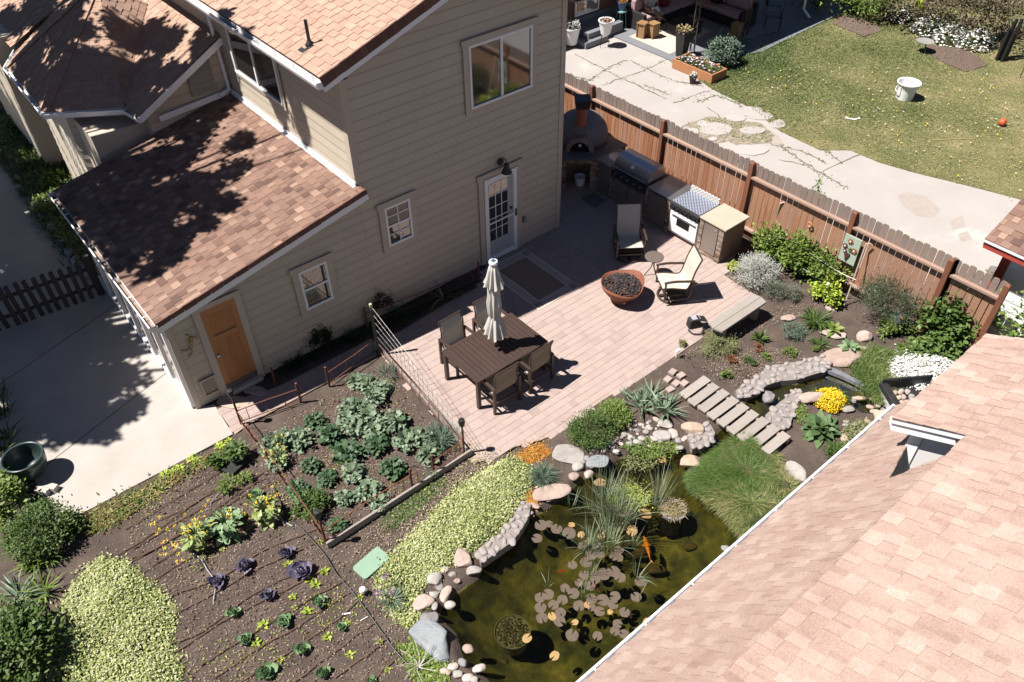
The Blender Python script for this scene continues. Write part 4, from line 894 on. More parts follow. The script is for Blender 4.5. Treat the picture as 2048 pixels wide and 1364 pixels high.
def side_table():
    x, y = .30, -2.68; t = thing('side_table', 'small round brown mosaic side table between the two rockers', 'table', (x, y, 0))
    m = MB(); m.lathe([(.0, .47), (.18, .47), (.2, .475), (.2, .495), (.185, .5), (0, .5)], n=32); m.build('tabletop', mat('mosaic_top', [(.10, .07, .06), (.2, .16, .14)], rough=.6, nscale=70, rndmix=False, detail=.3, dscale=120), t)
    for k in range(3):
        a = 2 * PI * k / 3 + .4; l = MB(); l.tube(arc([(.05 * math.cos(a), .05 * math.sin(a), .47), (.03 * math.cos(a), .03 * math.sin(a), .25), (.17 * math.cos(a), .17 * math.sin(a), .01)]), .011, 8); l.build('leg', M['metal_dark'], t)
side_table()
def firebowl():
    x, y = -.80, -2.82; t = thing('fire_bowl', 'rusty steel fire bowl with wavy rim filled with black lava rock', 'fire pit', (x, y, 0))
    n = 64; vs = []; fs = []
    R = lambda a: 1 + .035 * math.cos(4 * a + .6); Zr = lambda a: .05 * math.cos(2 * a + .5) 
    prof = [(.2, .0), (.22, .1), (.24, .14), (.33, .22), (.42, .34), (.455, .46), (.44, .455), (.40, .35), (.30, .30), (.02, .29)]
    for i, (r, z) in enumerate(prof):
        w = 1 if i in (5, 6) else (.6 if i in (4, 7) else 0)
        for k in range(n):
            a = 2 * PI * k / n; rr = r * (1 + (R(a) - 1) * w); vs.append((rr * math.cos(a), rr * math.sin(a), z + Zr(a) * w))
    fs = [(i * n + k, i * n + (k + 1) % n, (i + 1) * n + (k + 1) % n, (i + 1) * n + k) for i in range(len(prof) - 1) for k in range(n)]
    m = MB(); m.add(vs, fs, .5); m.build('bowl', mat('corten_bowl', [(.12, .035, .02), (.24, .075, .038), (.32, .11, .055)], rough=.75, nscale=5, detail=.2, dscale=30), t, smooth=True)
    v = MB(); v.lathe([(0, 0), (.022, 0), (.022, .03), (0, .03)], n=12); vo = v.build('gas_valve', M['steel'], t); vo.location = (-.12, -.2, .1); vo.rotation_euler = (PI / 2, 0, -.5)
    l = MB(); R_ = random.Random(3)
    for k in range(520):
        a = R_.uniform(0, 2 * PI); r = .395 * math.sqrt(R_.random()); s_ = R_.uniform(.025, .05)
        l.rock((r * math.cos(a), r * math.sin(a), .385 + .04 * (1 - (r / .38) ** 2) + R_.uniform(-.01, .012)), (s_, s_ * R_.uniform(.7, 1), s_ * .9), seed=k, sub=1, rough=.3)
    lo = l.build('lava_rock', M['lava'], t); lo['kind'] = 'stuff'
firebowl()
def bench():
    P = [G(1418, 648, .42), G(1443, 662, .42), G(1534, 601, .42), G(1505, 588, .42)]
    c = sum(P, Vector()) / 4; L = 1.46; Wd = .34
    t = thing('bench', 'low grey weathered plank bench on the edge of the patio', 'bench', (c.x, c.y, 0)); t.rotation_euler = (0, 0, math.radians(0))
    for s_ in (-1, 1):
        q = .05; y0, y1 = (.003, Wd / 2) if s_ > 0 else (-Wd / 2, -.003)
        yo, yi = (y1, y0) if s_ > 0 else (y0, y1)
        m = MB(); m.prism([(-L / 2 + (q if s_ < 0 else 0), y0), (L / 2 - (q if s_ < 0 else 0), y0), (L / 2 - (q if s_ > 0 else 0), y1), (-L / 2 + (q if s_ > 0 else 0), y1)], .375, .42); m.build('seat_plank', M['greywood'], t, bev=.004)
    for x in (-.52, .52): m = MB(); m.box((x, 0, .19), (.09, .26, .372)); m.build('leg', M['greywood'], t)
bench()
def bag():
    p = G(1386, 652); t = thing('camera_bag', 'open black camera bag with pale lining on the sunny pavers', 'bag', (p.x, p.y, 0), math.radians(-25))
    m = MB(); m.box((0, 0, .11), (.26, .18, .22), taper=.12); m.build('body', mat('black_nylon', [(.012, .012, .014), (.03, .03, .034)], rough=.7, nscale=12, detail=.2), t, bev=.03)
    m = MB(); m.box((.14, -.04, .2), (.2, .17, .02), ry=.35); m.build('lid', MATS['black_nylon'], t, bev=.008)
    m = MB(); m.box((.02, 0, .222), (.17, .12, .012)); m.build('lining', mat('bag_lining', [(.4, .4, .45)], rough=.8), t)
    m = MB(); m.tube(arc([(-.15, -.1, .02), (-.1, -.24, .02), (.08, -.27, .02), (.16, -.1, .03)]), .017, 8); m.build('strap', MATS['black_nylon'], t)
bag()
lt = thing('wall_lantern', 'black barn style lantern on a curved arm above the glazed door', 'lamp', (-1.7, 0, 2.36))
m = MB(); m.lathe([(0, 0), (.075, 0), (.075, .02), (.03, .04), (0, .04)], n=20); bp_ = m.build('back_plate', M['black'], lt); bp_.rotation_euler = (PI / 2, 0, 0); bp_.location = (0, -.03, 0)
m = MB(); m.tube(arc([(0, -.05, 0), (0, -.1, .1), (.0, -.19, .12), (0, -.23, .02)]), .009, 8); m.build('arm', M['black'], lt)
m = MB(); m.lathe([(.02, .04), (.05, .03), (.05, -.01), (.045, -.02), (.11, -.16), (.113, -.165), (.10, -.16), (.04, -.03), (0, -.03)], (0, -.23, 0), 24); m.build('shade', M['black'], lt, smooth=False)
# small gecko ornament on the siding
gk = thing('wall_ornament', 'small red and yellow striped frog shaped ornament beside the wooden door', 'ornament', (-8.56, -.03, 1.5))
m = MB(); 
for pts, r in (([(0, -.015, -.12), (0.02, -.02, 0), (.05, -.015, .1)], [.015, .035, .02]), ([(.0, -.01, -.1), (-.1, -.01, -.16), (-.16, -.01, -.1)], [.012, .009, .012]), ([(.0, -.01, -.1), (-.02, -.01, -.24), (-.1, -.01, -.28)], [.012, .009, .014]), ([(.04, -.01, .06), (.12, -.01, .05), (.14, -.01, -.01)], [.01, .008, .012]), ([(.04, -.01, .08), (.02, -.01, .16), (-.03, -.01, .17)], [.01, .008, .012])):
    m.tube(pts, r, 8)
m.build('body', mat('ornament_paint', [(.38, .05, .03), (.5, .32, .08), (.07, .05, .09)], rough=.5, nscale=30), gk)

# ---------------------------------------------------------------- outdoor kitchen
FX = 1.70; KT = .92
K = thing('kitchen_counter', 'outdoor kitchen counter with ledgestone piers, steel doors and stone tops', 'counter', (FX, -1.4, 0)); ko = K.location
def stones(mb, y0, y1, z0, z1, x=FX, ang=None):
    z = z0
    while z < z1 - .01:
        h = random.uniform(.03, .06); h = min(h, z1 - z); y = y0
        while y < y1 - .005:
            w = min(random.uniform(.06, .17), y1 - y); d = random.uniform(.0, .014)
            mb.span((x - .012 - d, y + .001, z + .001), (x + .02, y + w - .001, z + h - .001)); y += w
        z += h
b = MB(); b.span((FX + .02, -3.35, 0), (2.42, -2.7, KT - .04)); b.span((FX + .02, -1.84, 0), (2.42, .5, KT - .04)); b.build('cabinet_body', mat('brown_panel', [(.14, .09, .065), (.2, .13, .095)], rough=.8, nscale=4, detail=.25, dscale=14), K, o=ko)
sm = MB()
for y0, y1 in ((-3.35, -3.22), (-2.8, -2.7), (-1.84, -1.74), (-1.18, -1.08), (-.02, .06), (.42, .5)): stones(sm, y0, y1, 0, KT - .05)
stones(sm, -3.22, -2.8, 0, .1); stones(sm, -1.74, .5, 0, .06)
sm.build('ledgestone_facing', M['stone_v'], K, o=ko)
for y0, y1, z0 in ((-3.2, -2.82, .12), (-1.72, -1.2, .08), (-1.06, -.56, .08), (-.54, -.04, .08), (.08, .4, .08)):
    d = MB(); d.span((FX - .02, y0, z0), (FX + .02, y1, KT - (.08 if y0 < -1.1 or y0 > 0 else .27))); dd = d.build('cabinet_door', mat('steel_door', [(.30, .26, .235), (.36, .32, .29)], rough=.35, nscale=5, detail=.06, metal=.7), K, o=ko)
    h_ = MB(); h_.span((FX - .035, y0 + .05, .74 if z0 > .1 or y0 < -1.1 else .6), (FX - .02, y0 + .12, .76 if z0 > .1 or y0 < -1.1 else .62)); h_.build('handle', M['steel'], dd, o=ko)
c = MB(); c.span((FX - .05, -3.4, KT - .04), (2.46, -2.69, KT)); c.build('travertine_top', mat('travertine', [(.60, .47, .37), (.72, .61, .52)], rough=.5, nscale=7, detail=.12), K, o=ko, bev=.006)
c = MB(); c.span((FX - .04, -1.85, KT - .03), (2.46, -1.14, KT)); c.build('steel_top', M['steel'], K, o=ko)
c = MB(); c.prism([(FX - .05, .02), (2.46, .02), (2.46, .5), (FX - .02, .5)], KT - .04, KT); c.build('granite_top', mat('granite', [(.16, .12, .11), (.3, .24, .22), (.40, .34, .31)], rough=.3, nscale=45, rndmix=False, detail=.2), K, o=ko)
c = MB(); c.lathe([(0, .012), (.2, .01), (.22, 0)], (2.1, .25, KT), 28); c.build('round_lid', M['steel'], K, o=ko)
gr = thing('gas_grill', 'stainless steel built-in gas grill with a domed hood', 'grill', (FX, -.56, 0)); go_ = gr.location
m = MB(); n = 12; pr = [(FX + .02, KT), (FX + .02, KT + .04)] + [(FX + .32 - .3 * math.cos(a), KT + .06 + .27 * math.sin(a)) for a in [PI / 2 * k / 6 for k in range(7)]] + [(2.22, KT + .31), (2.3, KT + .2), (2.3, KT)]
yA, yB = -1.09, -.03
vs = [(x, yA, z) for x, z in pr] + [(x, yB, z) for x, z in pr]; k = len(pr)
m.add(vs, [tuple(reversed(range(k))), tuple(range(k, 2 * k))] + [(i, i + 1, k + i + 1, k + i) for i in range(k - 1)]); m.build('hood', M['steel'], gr, o=go_)
m = MB(); m.span((FX - .05, yA - .02, KT - .2), (FX + .03, yB + .02, KT - .01)); m.build('control_panel', mat('dark_steel', [(.10, .10, .105)], rough=.3, metal=.8), gr, o=go_)
m = MB(); m.tube([(FX - .03, yA + .03, KT + .055), (FX - .03, yB - .03, KT + .055)], .016, 10); m.build('hood_handle', M['steel'], gr, o=go_)
for q in range(5): m = MB(); m.tube([(FX - .085, yA + .14 + q * .2, KT - .1), (FX - .05, yA + .14 + q * .2, KT - .1)], .026, 12); m.build('knob', M['steel'], gr, o=go_)
m = MB(); m.tube([(FX + .05, -.56, KT + .21), (FX + .1, -.56, KT + .2)], .045, 18); m.build('thermometer', M['white'], gr, o=go_)
sv = thing('stove', 'white outdoor range with steel oven door trim and chequered cooktop', 'stove', (FX, -2.27, 0)); vo = sv.location; a, b = -2.67, -1.87
m = MB(); m.span((FX + .03, a, .08), (2.42, b, KT - .03)); m.build('body', M['white'], sv, o=vo)
m = MB(); m.span((FX - .03, a + .01, .17), (FX + .03, b - .01, .7)); od = m.build('oven_door', M['white'], sv, o=vo, bev=.008)
m = MB(); m.span((FX - .035, a + .22, .38), (FX - .028, b - .22, .56)); m.build('oven_window', M['glass'], od, o=vo)
m = MB(); m.tube([(FX - .07, a + .06, .655), (FX - .07, b - .06, .655)], .014, 10); m.build('handle', M['alum'], od, o=vo)
m = MB(); m.span((FX - .05, a, .73), (FX + .03, b, KT - .06)); m.build('control_panel', mat('black_panel', [(.03, .03, .033)], rough=.3), sv, o=vo)
for q in range(6): m = MB(); m.tube([(FX - .085, a + .1 + q * .12, .8), (FX - .05, a + .1 + q * .12, .8)], .023, 10); m.build('knob', M['black'], sv, o=vo)
def chk(nt, c, vec):
    ck = ND(nt, 'ShaderNodeTexChecker'); ck.inputs['Scale'].default_value = 24; nt.links.new(coords(nt), ck.inputs[0]); return mix(nt, (.11, .12, .17), (.33, .36, .44), ck.outputs['Fac'])
m = MB(); m.span((FX - .03, a, KT - .03), (2.3, b, KT + .004)); m.build('cooktop', mat('diamond_plate_blue', [(.2, .25, .35)], rough=.25, metal=.3, custom=chk, bump=.2, bscale=60), sv, o=vo)
m = MB(); m.span((FX - .05, a - .01, KT - .065), (FX - .028, b + .01, KT + .006)); m.build('front_trim', M['steel'], sv, o=vo)
def chk2(nt, c, vec):
    ck = ND(nt, 'ShaderNodeTexChecker'); ck.inputs['Scale'].default_value = 22; nt.links.new(coords(nt), ck.inputs[0]); return mix(nt, (.34, .32, .31), (.66, .64, .62), ck.outputs['Fac'])
m = MB(); m.span((2.30, a, KT - .02), (2.33, b, KT + .14)); m.build('splashback', mat('diamond_plate', [(.6, .6, .6)], rough=.3, metal=.2, custom=chk2), sv, o=vo)
# corner pizza oven
oc = Vector((2.12, 1.52, 0)); O = thing('pizza_oven', 'grey domed wood fired pizza oven with clay flue on a stone base', 'oven', tuple(oc))
base = [(1.70, .52), (2.68, .52), (2.68, 2.6), (1.08, 2.6), (1.08, 1.13)]
dvec = Vector((1.08 - 1.70, 1.13 - .52, 0)); dl = dvec.length; du = dvec.normalized(); dn = Vector((-du.y, du.x, 0)); dn = dn if dn.x < 0 else -dn
P0 = Vector((1.70, .52, 0))
m = MB()
inner = [P0 - dn * .5, Vector((2.68, .52, 0)), Vector((2.68, 2.6, 0)), Vector((1.08, 2.6, 0)), P0 + du * dl - dn * .5]
m.prism([(p.x, p.y) for p in (P0 - dn * .5, inner[1], inner[2], inner[3], inner[4])], 0, KT - .04)
for u0, u1, z0, z1 in ((0, .14, 0, KT - .04), (dl - .14, dl, 0, KT - .04), (.14, dl - .14, .74, KT - .04), (.14, dl - .14, 0, .06)):
    vs = [P0 + du * u + Vector((0, 0, z)) - dn * n_ for n_ in (0, .5) for u, z in ((u0, z0), (u1, z0), (u1, z1), (u0, z1))]
    m.add(vs, [(0, 1, 2, 3), (7, 6, 5, 4), (0, 4, 5, 1), (1, 5, 6, 2), (2, 6, 7, 3), (3, 7, 4, 0)])
m.build('base', M['stone_v'], O, o=oc)
m = MB()
for u0, u1, z0, z1 in ((0, .14, 0, KT - .06), (dl - .14, dl, 0, KT - .06), (.14, dl - .14, .75, KT - .06)):
    z = z0
    while z < z1 - .01:
        h = min(random.uniform(.035, .06), z1 - z); u = u0
        while u < u1 - .005:
            w = min(random.uniform(.06, .15), u1 - u); q = .012 + random.uniform(0, .012)
            vs = [P0 + du * uu + Vector((0, 0, zz_)) + dn * n_ for n_ in (0, q) for uu, zz_ in ((u + .001, z), (u + w - .001, z), (u + w - .001, z + h - .001), (u + .001, z + h - .001))]
            m.add(vs, [(3, 2, 1, 0), (4, 5, 6, 7), (1, 5, 4, 0), (2, 6, 5, 1), (3, 7, 6, 2), (0, 4, 7, 3)]); u += w
        z += h
m.build('stone_facing', M['stone_v'], O, o=oc)
m = MB(); m.prism([(1.66, .50), (2.72, .50), (2.72, 2.6), (1.04, 2.6), (1.04, 1.10)], KT - .04, KT); m.build('hearth_slab', mat('dark_slab', [(.085, .08, .085), (.11, .105, .11)], rough=.5, nscale=5, detail=.1), O, o=oc)
m = MB(); m.lathe([(.66, KT + .0), (.665, KT + .1), (.64, KT + .26), (.57, KT + .42), (.43, KT + .56), (.22, KT + .64), (0, KT + .66)], n=40); dmo = m.build('dome', M['plaster'], O, smooth=True)
md = (Vector((1.39, .82, 0)) - oc).normalized(); mz = KT
sdv = Vector((-md.y, md.x, 0)); fc = md * .70
m = MB(); n = 14
ring = lambda r, zz_, d: [fc + md * d + sdv * (r * math.cos(PI * k / n)) + Vector((0, 0, mz + zz_ * math.sin(PI * k / n))) for k in range(n + 1)]
A_, B2 = ring(.33, .36, -.2), ring(.33, .36, .06); C_, D_ = ring(.235, .26, -.2), ring(.235, .26, .06)
for k in range(n):
    q = .012
    m.add([B2[k].lerp(B2[k + 1], .04), B2[k].lerp(B2[k + 1], .96), D_[k].lerp(D_[k + 1], .96), D_[k].lerp(D_[k + 1], .04), A_[k], A_[k + 1], C_[k + 1], C_[k]], [(0, 1, 2, 3), (0, 4, 5, 1), (3, 2, 6, 7), (0, 3, 7, 4), (1, 5, 6, 2)])
m.build('brick_arch', mat('arch_brick', [(.3, .24, .2), (.42, .30, .24), (.40, .37, .35)], rough=.9, detail=.2), O)
m = MB(); m.add([p + md * .0 for p in ring(.24, .265, .02)] + [fc + md * .02 + Vector((0, 0, mz))], [tuple(range(n + 2))]); m.build('oven_mouth', mat('mouth_black', [(.01, .008, .008)], rough=1), O)  # flat near-black face closing the arch
m = MB(); q = fc + md * .035 + Vector((0, 0, mz + .17)); m.tube([q, q + md * .012], .035, 18); m.build('thermometer', M['white'], O)
fb = Vector((0, 0, 0)) + md * .44
m = MB(); m.box((fb.x, fb.y, KT + .46), (.36, .34, .2), rz=math.atan2(md.y, md.x)); m.build('flue_collar', M['plaster'], O, bev=.05)
m = MB(); m.lathe([(.125, 1.28), (.125, 1.62), (.132, 1.625), (.132, 1.65), (.125, 1.655), (.125, 1.98), (.1, 1.98), (.1, 1.9)], (fb.x, fb.y, 0), 24); m.build('flue', M['terracotta'], O)
m = MB(); m.box((fb.x, fb.y, 2.06), (.32, .32, .22), rz=-.67, taper=-.18); m.build('flue_cap', M['black'], O)
sl_ = MB(); sl_.prism([tuple(G(*p))[:2] for p in ((1162, 398), (1188, 388), (1211, 402), (1190, 417))], .0, .035); tag(sl_.build('cover_plate', mat('grey_cover', [(.15, .17, .17)], rough=.7), bev=.01), 'flat grey-green lid lying on the shaded pavers in front of the pizza oven', 'lid')
bu = thing('bucket', 'grey metal bucket inside the dark opening under the pizza oven', 'bucket', tuple(P0 + du * .38 - dn * .16))
m = MB(); m.lathe([(.1, .02), (.14, .26), (.145, .26), (.135, .24), (.095, .03), (0, .03)], n=22); m.build('body', M['alum'], bu, loc=(0, 0, .06))

# ---------------------------------------------------------------- cedar fence
fxx = 2.93; FN = thing('fence', 'tall cedar board fence between the patio and the concrete path', 'fence', (fxx, -2, 0)); fo = FN.location
py_ = [6.9, 4.45, 2.0, -.38, -2.92, -5.40, -7.42, -8.4]
for k, y in enumerate(py_):
    lean = .0 if k != 6 else .08
    p = MB(); p.bar((fxx - .03, y, 0), (fxx - .03 - lean * .4, y + lean * .3, 1.84), .095, .095, up=(0, 1, 0)); p.box((fxx - .03 - lean * .4, y + lean * .3, 1.85), (.096, .096, .03), taper=.5); p.build('post', M['post'], FN, o=fo)
for a, b in zip(py_, py_[1:]):
    for z in (1.52, .26): r = MB(); r.bar((fxx - .025, a - .05, z), (fxx - .025, b + .05, z), .09, .045); r.build('rail', M['cedar_rail'], FN, o=fo)
    lo = MB(); hi = MB(); y = a - .0; z0 = .03; zc = 1.50
    while y > b + .03:
        w = random.uniform(.125, .142); r_ = min(1, max(0, random.gauss(.42 - .075 * (y + 1.5), .2))); top = 1.84 + random.uniform(-.02, .025); tl = random.uniform(-.004, .004)
        y0, y1 = y - w + .004, y - .003; x0, x1 = fxx + .025, fxx + .041; q = .035
        lo.span((x0, y0, z0), (x1, y1, zc), rnd=r_)
        pr = [(y0, zc), (y1, zc), (y1, top - q), (y1 - q * .35, top - q * .3), (y1 - q * 1.1, top), (y0 + q * 1.1, top), (y0 + q * .35, top - q * .3), (y0, top - q)]
        vs = [(x0, yy, zz_) for yy, zz_ in pr] + [(x1, yy, zz_) for yy, zz_ in pr]; n = 8
        hi.add(vs, [tuple(reversed(range(n))), tuple(range(n, 2 * n))] + [(i, (i + 1) % n, n + (i + 1) % n, n + i) for i in range(n)], r_)
        y -= w + random.choice([.002, .003, .006, .012])
    pn = lo.build('board_panel', M['cedar'], FN, o=fo); hi.build('weathered_tops', M['cedar_top'], pn, o=fo)
# wall art on the fence
A = thing('wall_art', 'pale green board with metal flowers in a dark vase hung on the fence', 'wall art', (fxx - .08, -5.55, 1.05)); 
m = MB(); m.box((0, 0, 0), (.025, .36, .62)); m.build('board', mat('mint_board', [(.42, .52, .42), (.5, .58, .48)], rough=.7, nscale=6, detail=.1), A)
for (y, z, c, rr) in ((.03, .2, 'o', .06), (-.1, .03, 'o', .065), (.11, .06, 'r', .055), (.08, -.05, 'r', .045), (-.02, .02, 'g', .05)):
    m = MB()
    for k in range(6): a = 2 * PI * k / 6; m.box((-.03, y + rr * .6 * math.cos(a), z + rr * .6 * math.sin(a)), (.01, rr * .75, rr * .5), rx=a)
    m.build('flower', mat({'o': 'orange_tin', 'r': 'maroon_tin', 'g': 'green_tin'}[c], [{'o': (.38, .12, .05), 'r': (.16, .05, .05), 'g': (.12, .2, .08)}[c]], rough=.6), A)
    if c != 'g': m = MB(); m.box((-.042, y, z), (.012, rr * .5, rr * .5)); m.build('flower_centre', M['white'], A)
m = MB(); m.prism([(-.06, -.02), (.06, -.02), (.0, -.2)], 0, .03); vz = m.build('vase', mat('vase_tin', [(.10, .04, .04)], rough=.5), A); vz.rotation_euler = (PI / 2, 0, PI / 2); vz.location = (-.045, .02, -.06)
for py_ in ((1655, 487, 'pale upright stick standing against the fence beside the green wall art'), (1640, 0, None)):
    pass
def stick(a, b, z0, z1, label, m='stick', r=.016, hook=True):
    A_ = G(*a, z0); B_ = G(*b, z1); mm = MB(); pts = [A_ - A_, B_ - A_]
    if hook: d = (B_ - A_); pts += [d + Vector((.03, -.05, .03)), d + Vector((.06, -.1, .0))]
    mm.tube(pts, r, 8); ob = mm.build('garden_stake', mat('pale_stake', [(.5, .40, .30), (.6, .5, .4)], rough=.8, nscale=20), loc=A_); tag(ob, label, 'stake', 'pale garden stakes by the fence'); return ob
stick((1536, 492), (1561, 406), .0, 1.25, 'curved pale cane rising through the raspberry nearest the stone cabinet')
stick((1620, 512), (1644, 438), .0, 1.2, 'pale cane with an orange ring beside it, between raspberries and green wall art')
stick((1688, 612), (1732, 488), .0, 1.35, 'tall pale cane standing between the green wall art and the juniper')
m = MB(); n = 20; m.tube([(0, .05 * math.cos(2 * PI * k / n), .05 * math.sin(2 * PI * k / n)) for k in range(n + 1)], .014, 8, caps=False); ob = m.build('orange_ring', mat('orange_plastic', [(.62, .27, .12)], rough=.5), loc=(fxx - .04, -4.55, 1.12)); tag(ob, 'small orange ring hanging on the fence boards', 'ring')
def wire(pts, label, r=.006, m='steel_w', name='wire', cat='wire', group=None, sag=0):
    P_ = [Vector(p) for p in pts]; mm = MB(); mm.tube([p - P_[0] for p in arc(P_, 6)], r, 6); ob = mm.build(name, M[m], loc=P_[0]); tag(ob, label, cat, group); return ob
wire([G(1545, 470, .7), G(1590, 485, .66), G(1640, 520, .66), G(1680, 545, .66), G(1712, 560, .66)], 'upper white line strung through the raspberry canes', r=.008)
wire([G(1570, 512, .35), G(1620, 545, .35), G(1660, 548, .35), G(1718, 580, .3)], 'lower white line strung through the raspberry canes', r=.008)
m = MB(); m.tube([(0, 0, 0), (.02, .01, .42)], .011, 8); m.tube([(.02, .01, .42), (.02, .01, .45)], .03, 12); ob = m.build('garden_light', M['alum'], loc=G(1645, 602)); tag(ob, 'thin silver path light leaning before the yellow green shrub at the fence', 'garden light')
# wooden footbridge
def bridge():
    x0, x1, ya, yb_ = -2.03, -1.33, -5.44, -7.42; t = thing('footbridge', 'small grey plank footbridge over the stream', 'bridge', ((x0 + x1) / 2, (ya + yb_) / 2, 0)); o = t.location
    n = 9; L = (ya - yb_) / n
    for k in range(n):
        y = ya - L * (k + .5); m = MB(); m.box(((x0 + x1) / 2 + random.uniform(-.012, .012), y, .105 + .0), (x1 - x0, L * .80, .035), rz=random.uniform(-.012, .012)); m.build('plank', M['greywood'], t, o=o, bev=.004)
    for x in (x0 + .08, x1 - .08): m = MB(); m.box((x, (ya + yb_) / 2, .045), (.06, ya - yb_ - .02, .085)); m.build('stringer', M['cedar_rail'], t, o=o)
bridge()

# ---------------------------------------------------------------- fenced vegetable bed
def solar_post(x, y, label, h=.62, lamp=True, rod=None):
    t = thing('solar_light', label, 'garden light', (x, y, 0), 0, 'black solar torches on rusty posts')
    m = MB(); m.tube([(0, 0, 0), (0, 0, h)], .02, 8); m.build('post', M['rust'], t)
    m = MB(); m.lathe([(.012, h), (.02, h + .06), (.05, h + .12), (.058, h + .19), (.05, h + .24), (0, h + .245)], n=16); m.build('lamp_head', M['black'], t)
bedc = [(-8.4, -.87), (-5.52, -.87), (-5.78, -3.97), (-8.5, -4.02)]
solar_post(-8.4, -.87, 'black solar torch on the bed corner nearest the concrete slab')
solar_post(-5.78, -3.97, 'black solar torch on the bed corner between the table and the pond')
solar_post(-8.5, -4.02, 'black solar torch on the bed corner nearest the purple cabbages')
def rail_fence(a, b, label, gap=None, zt=.34, zb=.04, posts=()):
    a, b = Vector((*a, 0)), Vector((*b, 0)); t = thing('rebar_fence', label, 'fence', tuple(a), 0, 'low rusty rebar fences round the vegetable bed'); d = b - a; L = d.length
    m = MB(); 
    for k in range(int(L / .33) + 1):
        p = d * min(1, (k * .33 + .16) / L); m.tube([p + Vector((0, 0, zb)), p + Vector((0, 0, zt + .01))], .006, 6)
    m.build('uprights', M['rust'], t)
    for z in (zt, zb + .02): m = MB(); m.tube([Vector((0, 0, z)), d * .5 + Vector((random.uniform(-.03, .03), random.uniform(-.03, .03), z)), d + Vector((0, 0, z))], .009, 6); m.build('rail', M['rust'], t)
    for f in posts: m = MB(); m.tube([d * f, d * f + Vector((0, 0, .5))], .021, 8); m.build('post', M['rust'], t)
rail_fence((-8.4, -.87), (-7.3, -1.1), 'low rusty rebar fence on the house side, from the corner torch to the gap', posts=(.97,))
rail_fence((-6.75, -1.08), (-5.52, -.87), 'low rusty rebar fence on the house side, from the gap to the tall green post', posts=(.02,))
rail_fence((-8.4, -.87), (-8.5, -4.02), 'long low rusty rebar fence facing the cabbage rows')
rail_fence((-8.5, -4.02), (-6.75, -4.0), 'low rusty rebar fence above the grey board, nearer the cabbages', posts=(.93,))
rail_fence((-6.45, -4.0), (-5.78, -3.97), 'low rusty rebar fence above the grey board, nearer the dining table', posts=(.02,))
rail_fence((-5.78, -3.97), (-5.52, -.87), 'long low rusty rebar fence facing the dining table', zt=.26)
def board(a, b, h, label, th=.04):
    a, b = Vector((*a, 0)), Vector((*b, 0)); m = MB(); m.bar(Vector((0, 0, h / 2 - .02)), b - a + Vector((0, 0, h / 2 - .02)), th, h + .04); tag(m.build('edging_board', M['greywood'], loc=a, bev=.003), label, 'board', 'grey boards edging the vegetable bed')
board((-8.52, -4.09), (-5.7, -4.07), .13, 'long grey board edging the vegetable bed along the soil path by the pond')
board((-5.72, -4.03), (-5.46, -.95), .10, 'long grey board edging the vegetable bed along the sunny pavers')
T = thing('wire_trellis', 'wire grid trellis on a dark green post between vegetable bed and table', 'trellis', (-5.56, -.95, 0))
m = MB(); m.tube([(0, 0, 0), (0, 0, 1.22)], .028, 8); m.tube([(0, 0, 0), (0, 0, .1)], .045, 8); m.build('post', mat('dark_green_post', [(.015, .03, .022)], rough=.5), T)
m = MB(); m.tube([(0.004, 0, 1.16), (0.004, 0, 1.28)], .03, 8); m.build('post_cap', mat('post_cap_paint', [(.45, .5, .35)], rough=.6), T)
g = MB(); E1 = Vector((-.22, -3.0, 0))
for z0, z1 in ((1.2, .62), (1.02, .52), (.84, .42), (.66, .33), (.48, .24), (.3, .15)): g.tube([(0.02, 0, z0), (E1.x * .5 + .05, -1.5, (z0 + z1) / 2 - .03), (E1.x, E1.y, z1)], .003, 5)
for k in range(20): f = k / 19; g.tube([(E1.x * f + .02, E1.y * f, .1), (E1.x * f + .02, E1.y * f, 1.2 + (.62 - 1.2) * f)], .0026, 5)
g.build('wire_grid', M['steel_w'], T)
